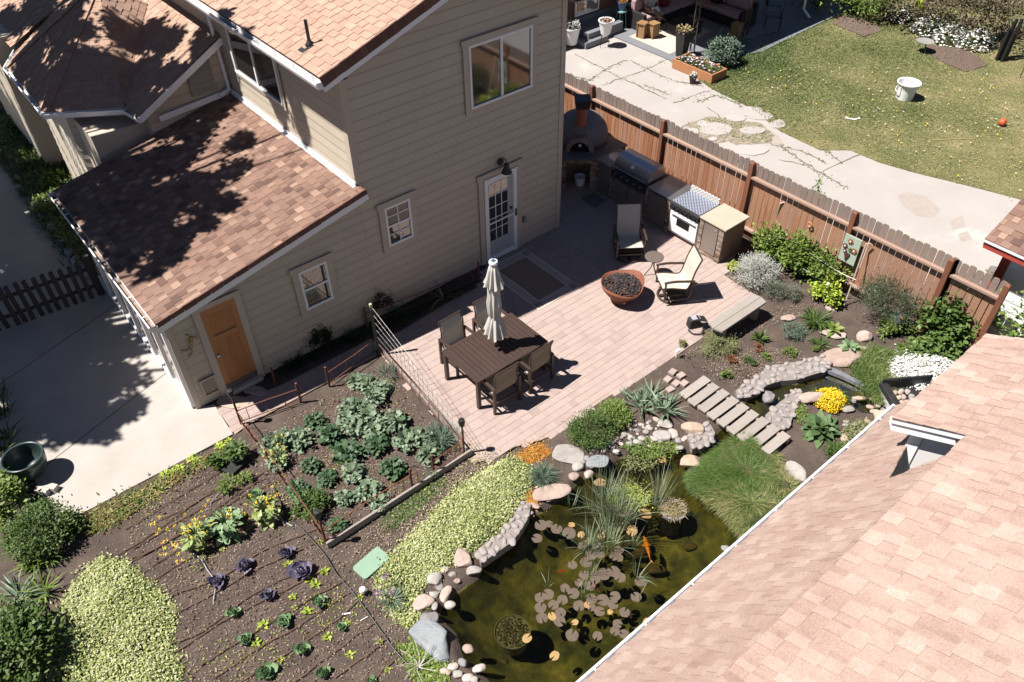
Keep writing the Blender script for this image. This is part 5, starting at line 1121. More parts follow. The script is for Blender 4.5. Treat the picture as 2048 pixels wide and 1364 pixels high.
# ---------------------------------------------------------------- vegetation
LM = dict(
 kale=leafm('kale_leaf', (.07, .12, .07), (.12, .185, .11), (.20, .27, .175), (.28, .345, .24)),
 kale_dk=leafm('kale_leaf_dark', (.03, .075, .035), (.06, .12, .055), (.12, .19, .10)),
 purple=leafm('purple_cabbage_leaf', (.055, .045, .075), (.11, .10, .15), (.19, .18, .25), tr=.1),
 cabbage=leafm('cabbage_leaf', (.08, .15, .07), (.15, .24, .12), (.28, .37, .22)),
 lime=leafm('lime_leaf', (.20, .30, .03), (.34, .44, .05), (.45, .50, .10)),
 bolt=leafm('bolting_leaf', (.16, .24, .08), (.28, .36, .13), (.40, .44, .20)),
 varieg=leafm('variegated_leaf', (.06, .11, .025), (.20, .26, .07), (.48, .53, .18), (.58, .61, .29), (.68, .67, .44)),
 green=leafm('mid_green_leaf', (.03, .065, .012), (.065, .12, .025), (.13, .19, .045)),
 bright=leafm('bright_green_leaf', (.07, .13, .02), (.14, .22, .04), (.24, .30, .07)),
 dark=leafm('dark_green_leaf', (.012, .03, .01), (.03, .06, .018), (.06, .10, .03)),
 juniper=leafm('juniper_leaf', (.03, .05, .028), (.065, .09, .05), (.12, .145, .09), tr=.08),
 silver=leafm('silver_leaf', (.25, .27, .25), (.40, .42, .39), (.52, .53, .49), tr=.1),
 lav=leafm('lavender_leaf', (.07, .09, .06), (.13, .155, .11), (.2, .22, .16)),
 olive=leafm('olive_leaf', (.12, .14, .05), (.20, .22, .09), (.30, .31, .15)),
 grass=leafm('mound_grass_blade', (.035, .08, .015), (.07, .13, .025), (.14, .19, .05), (.34, .28, .14)),
 straw=leafm('straw_blade', (.25, .19, .09), (.42, .33, .18), (.16, .15, .05)),
 fescue=leafm('blue_fescue_blade', (.06, .10, .07), (.12, .18, .13), (.2, .26, .19)),
 iris=leafm('iris_leaf', (.12, .18, .12), (.19, .27, .18), (.28, .35, .25)),
 reed=leafm('reed_blade', (.10, .17, .10), (.19, .28, .17), (.32, .39, .25), (.5, .44, .28)),
 hosta=leafm('hosta_leaf', (.055, .11, .04), (.10, .17, .065), (.15, .22, .10)),
 orange=leafm('orange_sedum_leaf', (.50, .17, .02), (.55, .27, .04), (.30, .22, .05)),
 red=leafm('reddish_leaf', (.16, .045, .03), (.26, .09, .05), (.18, .14, .05)),
 yellow=leafm('yellow_petal', (.70, .42, .01), (.80, .54, .015), (.62, .5, .03), tr=.1),
 whitef=leafm('white_petal', (.72, .72, .74), (.82, .82, .84), (.70, .70, .66), tr=.1),
 pinkf=leafm('purple_petal', (.25, .1, .32), (.4, .2, .5)),
 shade=leafm('unseen_shade_tree_leaf', (.05, .10, .02), (.09, .15, .03), tr=.3),
 vine=leafm('vine_leaf', (.05, .10, .02), (.09, .16, .035), (.17, .24, .07)),
)
STEM = mat('green_stem', [(.13, .17, .06), (.2, .24, .1)], rough=.8); TWIG = mat('brown_twig', [(.10, .07, .05), (.17, .125, .095)], rough=.95)
def U(a, b, n=None): return rng.uniform(a, b, n)
def bush(name, label, cat, pos, r, n, L, Wd, m, group=None, K=None, prof='leaf', stem=TWIG, segs=1, up=.2, spread=.35, hollow=.55, fold=0, lean=None):
    pos = Vector(pos); rx, ry, rz = r if hasattr(r, '__len__') else (r, r, r)
    t = thing(name, label, cat, tuple(pos), 0, group); K = K or 26
    a = U(0, 2 * PI, K); e = np.arcsin(U(-.1, 1, K)); q = U(hollow, 1, K)
    cc = np.stack([np.cos(a) * np.cos(e) * rx * q, np.sin(a) * np.cos(e) * ry * q, rz * .42 + np.sin(e) * rz * .58 * q], 1)
    k = rng.integers(0, K, n); s = spread
    P = cc[k] + rng.normal(0, 1, (n, 3)) * np.array([rx, ry, rz * .7]) * s * .5
    P[:, 2] = np.maximum(P[:, 2], .01)
    d = P - np.array([0, 0, rz * .25]); az = np.arctan2(d[:, 1], d[:, 0]) + rng.normal(0, .8, n); el = np.arctan2(d[:, 2], np.hypot(d[:, 0], d[:, 1]) + .01) * .6 + rng.normal(up, .5, n)
    leaves('foliage', m, P, az, el, L * U(.6, 1.25, n), Wd * U(.7, 1.2, n), U(0, .7, n), prof, segs, fold, parent=t, rnd=np.clip(rng.random(n) * .7 + rng.random(K)[k] * .35, 0, 1))
    if stem is not None:
        mb = MB()
        for c in cc[:min(K, 14)]: mb.tube(arc([(0, 0, 0), (c[0] * .4, c[1] * .4, c[2] * .5), tuple(c)], 3), [.012 * max(rz, .4)] * 4 + [.007 * max(rz, .4)] * 3, 5)
        mb.build('stem', stem, t)
    return t
def tuft(name, label, cat, pos, n, L, Wd, m, group=None, el=(.5, 1.5), bend=.9, base=.05, prof='blade', segs=3, fold=0, parts=True, rnd=None, wave=0):
    pos = Vector(pos); a = U(0, 2 * PI, n); rr = base * np.sqrt(rng.random(n))
    B = np.stack([pos.x + rr * np.cos(a), pos.y + rr * np.sin(a), np.full(n, pos.z)], 1)
    ob = leaves(name, m, B, a + rng.normal(0, .5, n), U(el[0], el[1], n), L * U(.6, 1.15, n), Wd * U(.7, 1.2, n), bend * U(.5, 1.4, n), prof, segs, fold, o=tuple(pos), rnd=rnd, wave=wave)
    return tag(ob, label, cat, group)
def rosette(name, label, cat, pos, n, L, Wd, m, group=None, el=(.1, 1.3), bend=.6, prof='spoon', segs=3, fold=.15, wave=.05, heart=None, stemh=0):
    """leaves spiralling round a centre, the inner ones shorter and steeper"""
    pos = Vector(pos); k = np.arange(n); f = k / max(1, n - 1); a = k * 2.4 + U(-.3, .3, n)
    B = np.stack([pos.x + .015 * np.cos(a), pos.y + .015 * np.sin(a), pos.z + stemh * f + .01], 1)
    e = el[0] + (el[1] - el[0]) * f + rng.normal(0, .1, n)
    ob = leaves(name, m, B, a, e, L * (1 - .5 * f) * U(.8, 1.15, n), Wd * (1 - .4 * f) * U(.85, 1.15, n), bend * U(.6, 1.3, n), prof, segs, fold, o=tuple(pos), roll=rng.normal(0, .25, n), wave=wave, rnd=np.clip(rng.normal(.5, .25, n) - .25 * (1 - f) + .1, 0, 1))
    return tag(ob, label, cat, group)
def carpet(name, label, cat, poly, n, L, Wd, m, hmax=.12, kind='stuff', group=None, prof='leaf', el=(-.1, 1.1), bump=3.5, segs=1, z=0., edge=.25, clump=True, rnd=None):
    Q = scatter(poly, n); d = dpoly(Q[:, 0], Q[:, 1], poly); h = hmax * np.clip(d / edge, .12, 1) * (.75 + .5 * vnoise(Q[:, 0], Q[:, 1], bump, 8)) 
    P = np.c_[Q + rng.normal(0, .03, Q.shape) * rng.choice([1, 1, 1, 3.2], (n, 1)), z + h * U(.3, 1, n)]; o = (poly[0][0], poly[0][1], 0)
    r = rng.random(n) if rnd is None else rnd; r = np.clip(r + .25 * vnoise(Q[:, 0], Q[:, 1], 4, 5), 0, 1)
    ob = leaves(name, m, P, U(0, 6.3, n), U(el[0], el[1], n), L * U(.4, 1.45, n), Wd * U(.5, 1.4, n), .5, prof, segs, o=o, rnd=r)
    return tag(ob, label, cat, group, kind)
# --- kale in the fenced bed: built a few times, then copied with their own turn and size
def kale(pos, label=None, dk=False, big=1.):
    t = thing('kale', label or 'blue green kale plant with broad frilled leaves inside the rebar fence', 'kale', tuple(pos), 0, 'kale plants in the fenced bed')
    n = 22; k = np.arange(n); f = k / n; a = k * 2.4 + U(-.4, .4, n)
    B = np.stack([.03 * np.cos(a), .03 * np.sin(a), .04 + .16 * f], 1)
    leaves('leaf_crown', LM['kale_dk'] if dk else LM['kale'], B, a, .35 + .9 * f + rng.normal(0, .12, n), .26 * (1 - .4 * f) * U(.8, 1.2, n), .17 * (1 - .3 * f) * U(.8, 1.2, n), U(.5, 1.3, n), 'spoon', 4, .12, parent=t, roll=rng.normal(0, .35, n), wave=.10)
    n = 46; a = U(0, 6.3, n); rr = U(.10, .25, n); leaves('leaf_frills', LM['kale_dk'] if dk else LM['kale'], np.stack([rr * np.cos(a), rr * np.sin(a), .14 + .13 * (1 - rr * 3) + U(-.03, .04, n)], 1), a + rng.normal(0, .6, n), U(-.5, .6, n), U(.05, .09, n), U(.05, .08, n), .6, 'round', 2, .2, parent=t, wave=.06)
    m = MB(); m.tube([(0, 0, 0), (.01, .01, .12), (0, .02, .22)], [.016, .014, .01], 6); m.build('stem', STEM, t)
    return t
kp = [(736,767,1.15),(712,758,.9),(746,792,1.15),(705,811,1.1),(722,790,1.0),(764,772,.9),(736,833,1.2),(762,842,1.1),(711,849,1.15),(793,838,1.1),(749,862,1.1),(809,878,1.1),(838,871,1.05),(857,906,1.05),(692,903,1.2),(752,888,1.1),(705,942,1.0),(784,932,1.05),(736,978,1.15),(689,990,.8),(654,952,.85),(660,865,1.05),(628,836,.9),(565,878,1.1),(597,875,1.15),(615,862,1.0),(540,884,1.0),(552,921,.9),(619,924,.8),(590,972,.85),(673,1046,.75),(759,1002,.9),(650,845,.9),(575,900,1.0),(690,832,.9)]
kp = [q for q in kp if q[:2] not in ((722,790),(615,862),(762,842),(650,845),(575,900))]
K0 = [kale((0, 0, 0)), kale((0, 0, 0)), kale((0, 0, 0), dk=True)]
for i, (x, y, s_) in enumerate(kp):
    p = G(x, y, .14); p.z = -.01; dk = (x, y) in ((692, 903), (752, 888), (784, 932), (628, 836), (660, 865), (654, 952), (650, 845), (619, 924), (590, 972), (673, 1046)); src = K0[2] if dk else K0[i % 2]
    c = src if (i < 2 and not dk) or (dk and not src.get('used')) else dup(src)
    if dk: src['used'] = 1; c['label'] = 'darker green kale plant with upright leaves inside the rebar fence'
    else: c['label'] = 'blue green kale plant with broad frilled leaves inside the rebar fence'
    c.location = p; c.rotation_euler = (0, 0, i * 1.3); c.scale = (s_ * .80,) * 3
for o_ in COL.objects:
    if 'used' in o_: del o_['used']
tuft('leek_clump', 'dense blue green leek clump in the bed corner by the torch and table', 'leeks', G(880, 872, .1) - Vector((0, 0, .1)), 260, .34, .016, LM['fescue'], el=(.6, 1.5), base=.14)
tuft('onion_clump', 'sparse thin onion leaves at the foot of the wire trellis', 'onions', G(775, 745, .05), 70, .22, .012, LM['fescue'], el=(.5, 1.5), base=.12)
bush('tomato_plant', 'dark leafy bush just outside the rebar fence by the near corner torch', 'plant', G(622, 1012, .1) - Vector((0, 0, .1)), (.30, .26, .26), 900, .06, .035, LM['green'], stem=STEM, K=20)
bush('small_plant', 'small dark herb on the grey board edge at the bed fence', 'plant', G(866, 955, .08) - Vector((0, 0, .08)), (.1, .1, .16), 200, .04, .012, LM['fescue'], stem=STEM, K=10)
# --- open vegetable rows
for x, y, s_, lb in ((603,1144,1.35,'largest purple cabbage, in the middle of the open rows'),(490,1131,1.0,'purple cabbage left of the largest one, below the tall bolting kale'),(572,1105,.85,'small purple cabbage above and left of the largest one'),(432,1163,.95,'purple cabbage crossed by a white line, farthest left of the purple ones'),(535,1191,.8,'small purple cabbage directly below a drip line, lowest of the purple ones')):
    p = G(x, y, .06); p.z = 0; rosette('purple_cabbage', lb, 'cabbage', p, 20, .155 * s_, .14 * s_, LM['purple'], 'purple cabbages in the open rows', el=(.25, 1.45), bend=-.4, prof='spoon', segs=4, fold=.18, wave=.05, stemh=.05)
cb_ = [(510,994,1.1,'large pale hearted cabbage with a yellow outer leaf above the purple cabbages'),(465,1225,.8,'pale cabbage with a whitish outer leaf, left end of the upper cabbage row'),(567,1245,.9,'round green cabbage right of the lime lettuce seedling'),(490,1279,.85,'upright green cabbage beside two lime seedlings at lower left'),(531,1345,1.1,'large cabbage cut by the bottom picture edge'),(638,1203,.95,'green cabbage with strong shadow right of the yellow seedlings'),(681,1253,.6,'small cabbage between two drip lines near the black hose'),(603,1299,.9,'loose leaved cabbage above the bottom rows'),(646,1347,.85,'pale cabbage at the bottom edge near the black hose'),(742,1362,.6,'small pale cabbage at the very bottom right of the rows')]
for x, y, s_, lb in cb_:
    p = G(x, y, .05); p.z = 0
    rosette('green_cabbage', lb, 'cabbage', p, 17, .145 * s_, .13 * s_, LM['cabbage'], 'green cabbages in the open rows', el=(.25, 1.45), bend=-.45, prof='spoon', segs=4, fold=.18, wave=.04, stemh=.04)
lt_ = [(527,1250),(512,1288),(614,1223),(632,1170),(649,1144),(620,1160),(585,1195),(640,1085),(445,1100),(575,1130),(590,1215),(695,1245),(760,1285),(655,1275),(720,1195),(810,1250),(775,1340),(700,1310),(840,1310),(560,1320)]
for i, (x, y) in enumerate(lt_):
    s_ = random.uniform(.6, 1.1) if i > 5 else 1.25
    ob = rosette('lettuce_seedling', 'tiny lime green seedling scattered over the dark soil', 'seedling', G(x, y), 9, .07 * s_, .045 * s_, LM['lime'], 'lime seedlings in the open rows', el=(.1, 1.2), bend=.4, segs=2, wave=.05)
def bolting(px, py, h, lb, nf=30, spread=.35, green='bolt', fl=True, wide=.2):
    p = G(px, py); t = thing('bolting_kale', lb, 'kale', tuple(p), 0, 'tall flowering kale in the open rows')
    n = 75; f = rng.random(n); a = U(0, 6.3, n); B = np.stack([.05 * np.cos(a) * (1 + f), .05 * np.sin(a) * (1 + f), .03 + f * h * .75], 1)
    leaves('leaf_crown', LM[green], B, a, U(.0, .9, n), wide * (1.1 - .5 * f) * U(.6, 1.2, n), wide * .55 * (1.1 - .5 * f), U(.3, 1.3, n), 'spoon', 3, .15, parent=t, wave=.09)
    m = MB(); tips = []
    for k in range(9):
        a = random.uniform(0, 6.3); r = random.uniform(.1, 1) * spread; q = (r * math.cos(a), r * math.sin(a), h * random.uniform(.9, 1.35))
        m.tube(arc([(0, 0, .02), (q[0] * .2, q[1] * .2, h * .6), q], 3), .006, 5); tips.append(q)
    m.build('stem', STEM, t)
    if fl:
        P_ = []
        for k in range(nf):
            q = random.choice(tips); c = (q[0] + random.gauss(0, .08), q[1] + random.gauss(0, .08), q[2] - abs(random.gauss(0, .08)))
            for j in range(7): P_.append((c[0] + random.gauss(0, .011), c[1] + random.gauss(0, .011), c[2] + random.gauss(0, .008)))
        n = len(P_); leaves('flowers', LM['yellow'], P_, U(0, 6.3, n), U(-.3, .9, n), .022, .02, 0, 'round', 1, parent=t)
bolting(398, 1090, .52, 'tallest yellow flowering kale with a wide spray of blossoms', 40, .52)
bolting(457, 1062, .46, 'bushy flowering kale right of the widest yellow spray', 8, .16, 'cabbage', wide=.24)
bolting(535, 1035, .42, 'pale yellowing kale with blossoms beside the black hose end', 18, .32)
bolting(560, 925, .3, 'yellow flowering stem among the kale inside the fence corner', 12, .28, wide=.1)
bush('fern_herb', 'feathery pale green herb between the drip lines above the cabbages', 'plant', G(455, 968, .08) - Vector((0, 0, .08)), (.17, .15, .2), 420, .05, .018, LM['bright'], stem=STEM, K=14)
bush('herb', 'small leafy herb right of the feathery one', 'plant', G(490, 958, .05) - Vector((0, 0, .05)), (.12, .12, .14), 200, .05, .02, LM['bright'], stem=STEM, K=10)
def potted(px, py, r, h, lb, m, pot):
    p = G(px, py); t = thing('potted_plant', lb, 'potted plant', tuple(p))
    mb = MB(); mb.lathe([(r * .75, 0), (r, h), (r * 1.05, h), (r * .92, h - .01), (r * .9, h - .03), (0, h - .03)], n=24); mb.build('pot', pot, t)
    n = 260; a = U(0, 6.3, n); rr = U(0, r * 1.3, n); leaves('foliage', m, np.stack([rr * np.cos(a), rr * np.sin(a), h + U(0, .14, n)], 1), a, U(-.2, 1, n), .08, .05, .6, 'leaf', 2, .15, parent=t)
potted(476, 918, .13, .16, 'white pot with glossy dark green pepper plant by the bed corner torch', LM['green'], M['white'])
mm = MB(); mm.box((0, 0, .03), (.34, .26, .06)); ob = mm.build('seed_tray', M['black'], loc=G(468, 935)); ob.rotation_euler = (0, 0, .3); tag(ob, 'flat black seed tray beside the white potted plant', 'tray')
bush('nursery_plant', 'leafy plant in the black tray left of the white pot', 'plant', G(438, 930), (.16, .14, .2), 330, .07, .04, LM['green'], stem=STEM, K=12)
# bed edge plants along slab
for i, (x, y) in enumerate([(458,882),(440,892),(392,922),(360,935),(345,945),(330,948),(382,918)]):
    rosette('lime_plant', 'lime green low plant along the concrete slab edge', 'plant', G(x, y), 14, .11, .05, LM['lime'], 'lime plants along the slab edge', el=(.1, 1.3), bend=.7, segs=2, wave=.05)
carpet('edge_weeds', 'reddish green weeds between the slab edge and the first drip lines', 'weeds', GP([(170,1030),(260,985),(330,955),(430,905),(470,905),(380,945),(300,1000),(230,1050),(170,1070)]), 2600, .07, .028, leafm('edge_weed_leaf', (.05, .09, .02), (.13, .19, .04), (.22, .12, .05), (.3, .32, .1)), .07)
carpet('groundcover', 'cream and lime variegated ground cover at the lower left corner', 'ground cover', GP([(150,1150),(195,1108),(245,1115),(300,1165),(330,1190),(345,1215),(338,1290),(352,1320),(365,1400),(80,1400),(92,1295),(108,1235),(125,1185)], .1), 20000, .044, .024, LM['varieg'], .17, bump=7, edge=.4)
GC2 = GP([(752,1150),(790,1100),(830,1060),(880,1010),(940,958),(985,930),(1030,912),(1062,935),(1058,975),(1040,1002),(1010,1045),(960,1090),(920,1108),(880,1140),(845,1165),(830,1195),(800,1180)], .03)
carpet('groundcover', 'cream and lime variegated ground cover between the soil path and the pond edge', 'ground cover', GC2, 24000, .04, .022, LM['varieg'], .12, bump=6, edge=.12)
carpet('mossy_edging', 'low mossy green plants along the grey board of the vegetable bed', 'ground cover', GP([(760,1050),(790,1018),(840,985),(885,955),(895,965),(860,1000),(815,1035),(780,1060)]), 2200, .035, .018, LM['green'], .05)
carpet('sedum', 'orange sedum at the tip of the variegated ground cover by the patio', 'sedum', GP([(1030,912),(1055,893),(1085,885),(1100,900),(1085,915),(1050,925)], .03), 1500, .03, .018, LM['orange'], .08)
carpet('sedum', 'orange sedum patch squeezed between pink flat rock and ground cover', 'sedum', GP([(1038,990),(1060,975),(1080,1000),(1062,1015),(1042,1015)], .03), 700, .03, .018, LM['orange'], .06)
tuft('blue_fescue', 'round blue green fescue tuft on the pink flat rock by the pond', 'grass tuft', G(1086, 948, .08) - Vector((0, 0, .08)), 420, .27, .010, LM['fescue'], el=(.15, 1.5), base=.07, bend=.8)
bush('thyme_mound', 'dense dark green rounded mound between the patio and the river stones', 'shrub', G(1185, 862, .12) - Vector((0, 0, .12)), (.38, .36, .36), 4200, .045, .018, LM['green'], K=60, hollow=.75, spread=.3)
bush('boxwood', 'brighter green rounded mound behind the dark one by the patio', 'shrub', G(1225, 832, .12) - Vector((0, 0, .12)), (.3, .28, .3), 2400, .04, .022, LM['bright'], K=40, hollow=.75, spread=.3)
def sword(px, py, n, L, lb, m='iris', w=.035, grp='iris clumps', el=(.5, 1.45), bend=.6):
    return tuft('iris_clump', lb, 'iris', G(px, py), n, L, w, LM[m], grp, el=el, bend=bend, base=.12, segs=4, fold=.2)
sword(1285, 815, 40, .42, 'iris clump nearest the round thyme mounds'); sword(1330, 822, 46, .42, 'iris clump with the tallest leaves beside the footbridge end'); sword(1305, 795, 30, .36, 'iris clump at the back edge against the pavers'); sword(1262, 800, 20, .3, 'small iris clump at the left against the patio')
carpet('low_herbs', 'low mixed greenery between river stones and pond water at the top of the pond', 'herbs', GP([(1240,895),(1290,880),(1345,890),(1360,905),(1330,915),(1300,925),(1270,915)], -.05), 900, .04, .02, LM['bright'], .08)
# grass mound on the far pond bank
def mound():
    P = GP([(1440,892),(1478,872),(1515,880),(1555,908),(1568,940),(1592,968),(1600,1000),(1570,1030),(1530,1050),(1500,1072),(1478,1048),(1455,1020),(1425,1000),(1392,975),(1382,950),(1405,930)], .08)
    n = 34000; Q = scatter(P, n); d = dpoly(Q[:, 0], Q[:, 1], P); z = .19 * (1 - np.exp(-d / .16)) + .06 * vnoise(Q[:, 0], Q[:, 1], 5, 3)
    cx, cy = np.mean([p[0] for p in P]), np.mean([p[1] for p in P])
    kx = scatter(P, 9); j = np.argmin((Q[:, None, 0] - kx[None, :, 0]) ** 2 + (Q[:, None, 1] - kx[None, :, 1]) ** 2, 1); v = Q - kx[j]
    az = np.arctan2(v[:, 1], v[:, 0]) + rng.normal(0, .45, n)
    dry = np.clip(.6 - d * 1.2 + .6 * vnoise(Q[:, 0], Q[:, 1], 3.2, 12) + (-(Q[:, 1] + 7.4)) * .25, 0, 1) ** 1.5
    r = np.where(rng.random(n) < dry * .85, U(.8, 1, n), U(0, .66, n))
    t = thing('grass_mound', 'shaggy mound of long green and straw coloured grass hanging over the pond bank', 'grass', (cx, cy, 0))
    leaves('blades', LM['grass'], np.c_[Q, np.maximum(z, 0) - .02], az, U(.5, 1.25, n), U(.10, .24, n), U(.004, .007, n), U(.8, 2.0, n), 'blade', 3, parent=t, o=(cx, cy, 0), rnd=r)['kind'] = 'stuff'
    m = MB(); n_ = len(P); I = [(cx + (p[0] - cx) * .82, cy + (p[1] - cy) * .82) for p in P]
    m.add([(p[0] - cx, p[1] - cy, -.03) for p in P] + [(p[0] - cx, p[1] - cy, .14) for p in I] + [(0, 0, .19)], [(i, (i + 1) % n_, n_ + (i + 1) % n_, n_ + i) for i in range(n_)] + [(n_ + i, n_ + (i + 1) % n_, 2 * n_) for i in range(n_)]); m.build('root_mat', mat('root_mat_m', [(.05, .06, .015), (.10, .09, .04)], rough=1, nscale=12), t)
mound()
def hosta(px, py, n, L, lb, m='hosta', name='hosta', s=1.0):
    p = G(px, py, .05); p.z = 0; return rosette(name, lb, 'plant', p, n, L, L * .42 * s, LM[m], None, el=(.15, 1.35), bend=.95, prof='hosta', segs=5, fold=.12, wave=.015, stemh=.1)
hosta(1640, 858, 60, .42, 'big dark green broad leaved clump below the yellow flowers', name='comfrey')
hosta(1700, 698, 16, .34, 'broad leaved plant between the round flat boulder and the pink rocks', 'cabbage', 'foxglove')
hosta(1668, 660, 14, .3, 'broad leaved plant behind the pink slanted rock', 'bright', 'foxglove')
# yellow and white flowers
def flowerball(px, py, r, lb, m, n=2600, name='flower_mound', base='green', sz=.02):
    p = G(px, py, r[2] * .5); p.z = 0; t = bush(name, lb, 'flowers', p, r, 900, .05, .02, LM[base], K=24)
    a = U(0, 2 * PI, n); e = np.arcsin(U(.0, 1, n)); q = 1.0 + .07 * np.sin(a * 5) + rng.normal(0, .06, n); rz = r[2]
    P = np.stack([np.cos(a) * np.cos(e) * r[0] * q, np.sin(a) * np.cos(e) * r[1] * q, .02 + np.sin(e) * rz * q], 1)
    leaves('flowers', LM[m], P, U(0, 6.3, n), U(-.3, .6, n), sz, sz, .2, 'round', 1, parent=t)
flowerball(1662, 797, (.27, .25, .2), 'bright yellow basket of gold mound on the stream bank', 'yellow', name='yellow_flowers', sz=.028, n=1900)
WH = GP([(1778,737),(1785,712),(1812,693),(1850,697),(1885,705),(1925,712),(1915,735),(1885,760),(1850,775),(1815,765),(1795,752)], .15)
t_ = carpet('candytuft', 'white candytuft carpet between the black waterfall box and the hop vines', 'flowers', WH, 5200, .05, .03, LM['whitef'], .2, kind=None, prof='round', el=(-.2, .5), edge=.15)
c2 = carpet('foliage', None, None, WH, 3000, .06, .02, LM['olive'], .16, kind=None, edge=.2); c2.parent = t_; c2.location = (0, 0, 0)
# shrubs along the fence and round the stream
bush('silver_lavender', 'large silver grey lavender cotton bush beside the stone cabinet', 'shrub', G(1512, 545, .2) - Vector((0, 0, .2)), (.46, .42, .48), 5200, .055, .010, LM['silver'], K=70, hollow=.6)
bush('lavender', 'dark green lavender in front of the silver bush', 'shrub', G(1545, 580, .1) - Vector((0, 0, .1)), (.24, .22, .26), 1300, .05, .010, LM['lav'], 'small dark lavenders', K=30)
bush('lavender', 'dark green lavender right of the first, beside the bench end', 'shrub', G(1582, 586, .1) - Vector((0, 0, .1)), (.22, .2, .22), 1100, .05, .010, LM['lav'], 'small dark lavenders', K=30)
bush('raspberry', 'bright green raspberry canes right behind the stone cabinet', 'raspberry', G(1540, 498, .3) - Vector((0, 0, .3)), (.34, .42, .8), 1500, .07, .055, LM['bright'], K=34, hollow=.3, stem=TWIG)
bush('raspberry', 'tallest raspberry canes topped by a shoot reaching over the fence rail', 'raspberry', G(1590, 515, .35) - Vector((0, 0, .35)), (.4, .5, .85), 1900, .07, .055, LM['bright'], K=40, hollow=.3, stem=TWIG)
bush('raspberry', 'raspberry canes in front of the green wall art', 'raspberry', G(1645, 545, .3) - Vector((0, 0, .3)), (.42, .45, .75), 1900, .07, .055, LM['bright'], K=40, hollow=.3, stem=TWIG)
bush('raspberry_shoot', 'single leafy shoot climbing the fence between the two pale canes', 'raspberry', G(1602, 500, 0), (.14, .16, 1.75), 420, .07, .055, LM['bright'], K=16, hollow=.2, stem=TWIG)
bush('currant_bush', 'yellow green bush below the raspberry canes with the silver path light', 'shrub', G(1655, 585, .2) - Vector((0, 0, .2)), (.3, .3, .42), 1100, .07, .055, LM['lime'], K=26, hollow=.4)
bush('strawberry', 'lime seedling at the foot of the silver bush by the cabinet', 'plant', G(1468, 535, .05) - Vector((0, 0, .05)), (.12, .12, .16), 200, .06, .045, LM['lime'], K=10)
bush('juniper', 'wide dark grey green juniper against the fence', 'shrub', G(1790, 600, .45) - Vector((0, 0, .45)), (.72, .66, .95), 9500, .055, .014, LM['juniper'], K=110, hollow=.45, spread=.28)
bush('shade_shrub', 'low green foliage under the juniper beside the metal flower', 'plant', G(1795, 648, .1) - Vector((0, 0, .1)), (.4, .28, .26), 900, .08, .04, LM['bright'], K=26)
tuft('daylily', 'arching daylily clump in the middle of the planting bed by the tan rock', 'daylily', G(1632, 645), 110, .38, .025, LM['green'], None, el=(.4, 1.4), bend=1.3, base=.1, segs=4, fold=.2)
tuft('daylily', 'smaller arching daylily clump just below the larger one', 'daylily', G(1640, 690), 45, .26, .022, LM['green'], None, el=(.4, 1.4), bend=1.2, base=.06, segs=4, fold=.2)
bush('artemisia', 'round blue grey artemisia beside the flat rock', 'plant', G(1586, 662, .06) - Vector((0, 0, .06)), (.24, .2, .17), 1500, .035, .014, LM['fescue'], K=30, hollow=.7)
bush('soapwort', 'wide yellowish green feathery plant below the bench', 'plant', G(1440, 692, .08) - Vector((0, 0, .08)), (.36, .33, .24), 2600, .04, .012, LM['olive'], K=44, hollow=.55)
tuft('broad_plant', 'dark spiky leaved perennial above a red tinged one', 'plant', G(1520, 678), 60, .2, .035, LM['green'], None, el=(.2, 1.4), bend=.6, prof='leaf', base=.05)
for x, y, r_, m_, lb in ((1515,700,.09,'red','red tinged seedling just below the spiky perennial'),(1532,716,.07,'bright','small green seedling right of the red one'),(1580,708,.12,'bright','bushy seedling with reddish tips near the stone stream edge'),(1462,722,.08,'red','small rusty red seedling below the feathery plant'),(1498,728,.11,'green','rounded green seedling left of the stone stream edge'),(1452,752,.1,'bright','rounded green seedling nearest the footbridge end'),(1365,690,.07,'olive','tiny weed by the patio corner and bench'),(1630,700,.05,'bright','tiny sprout right of the bushy seedling')):
    bush('seedling', lb, 'plant', G(x, y), (r_, r_, r_ * 1.3), 260, .04, .018, LM[m_], K=10, stem=STEM)
carpet('hop_vine', 'spreading dark green hop vine leaves under the stump and garage', 'vine', GP([(1790,690),(1840,660),(1870,640),(1920,625),(1970,640),(2010,660),(1985,690),(1930,720),(1880,705),(1830,700)], .25), 4200, .10, .075, LM['vine'], .5, edge=.3, el=(-.4, .6))
bush('hop_vine_heap', 'tall heap of hop vine leaves climbing the driftwood stump', 'vine', G(1900, 645, .3) - Vector((0, 0, .3)), (.75, .6, 1.1), 4200, .11, .085, LM['vine'], K=50, hollow=.4)
bush('vine_tendrils', 'loose bright vine shoots on top of the stump by the fence end', 'vine', G(1930, 580, .7) - Vector((0, 0, .7)), (.3, .3, 1.0), 420, .09, .07, LM['bright'], K=16, hollow=.5)
carpet('stream_grass', 'soft green grass between the round flat boulder and the white flowers', 'grass', GP([(1718,760),(1700,720),(1715,700),(1755,690),(1790,700),(1775,735),(1792,760),(1790,795),(1760,800),(1735,785)], .08), 5200, .13, .008, LM['grass'], .12, prof='blade', el=(.4, 1.4), segs=2, rnd=rng.random(5200) * .85)
carpet('bank_plants', 'straggly green and straw plants on the waterfall bank', 'ground cover', GP([(1745,790),(1790,765),(1800,790),(1785,800),(1752,805)], .05), 700, .06, .02, LM['olive'], .08)
carpet('bank_plants', 'small green plants on the near stream bank below the yellow flowers', 'ground cover', GP([(1690,850),(1720,835),(1760,850),(1790,870),(1780,900),(1740,935),(1700,960),(1660,950),(1690,900)], .05), 2300, .06, .018, LM['olive'], .1)
carpet('bank_plants', 'low plants along the stream edge under the left of the yellow flowers', 'ground cover', GP([(1575,800),(1600,795),(1615,825),(1600,838),(1580,825)], .05), 420, .05, .022, LM['bright'], .08)
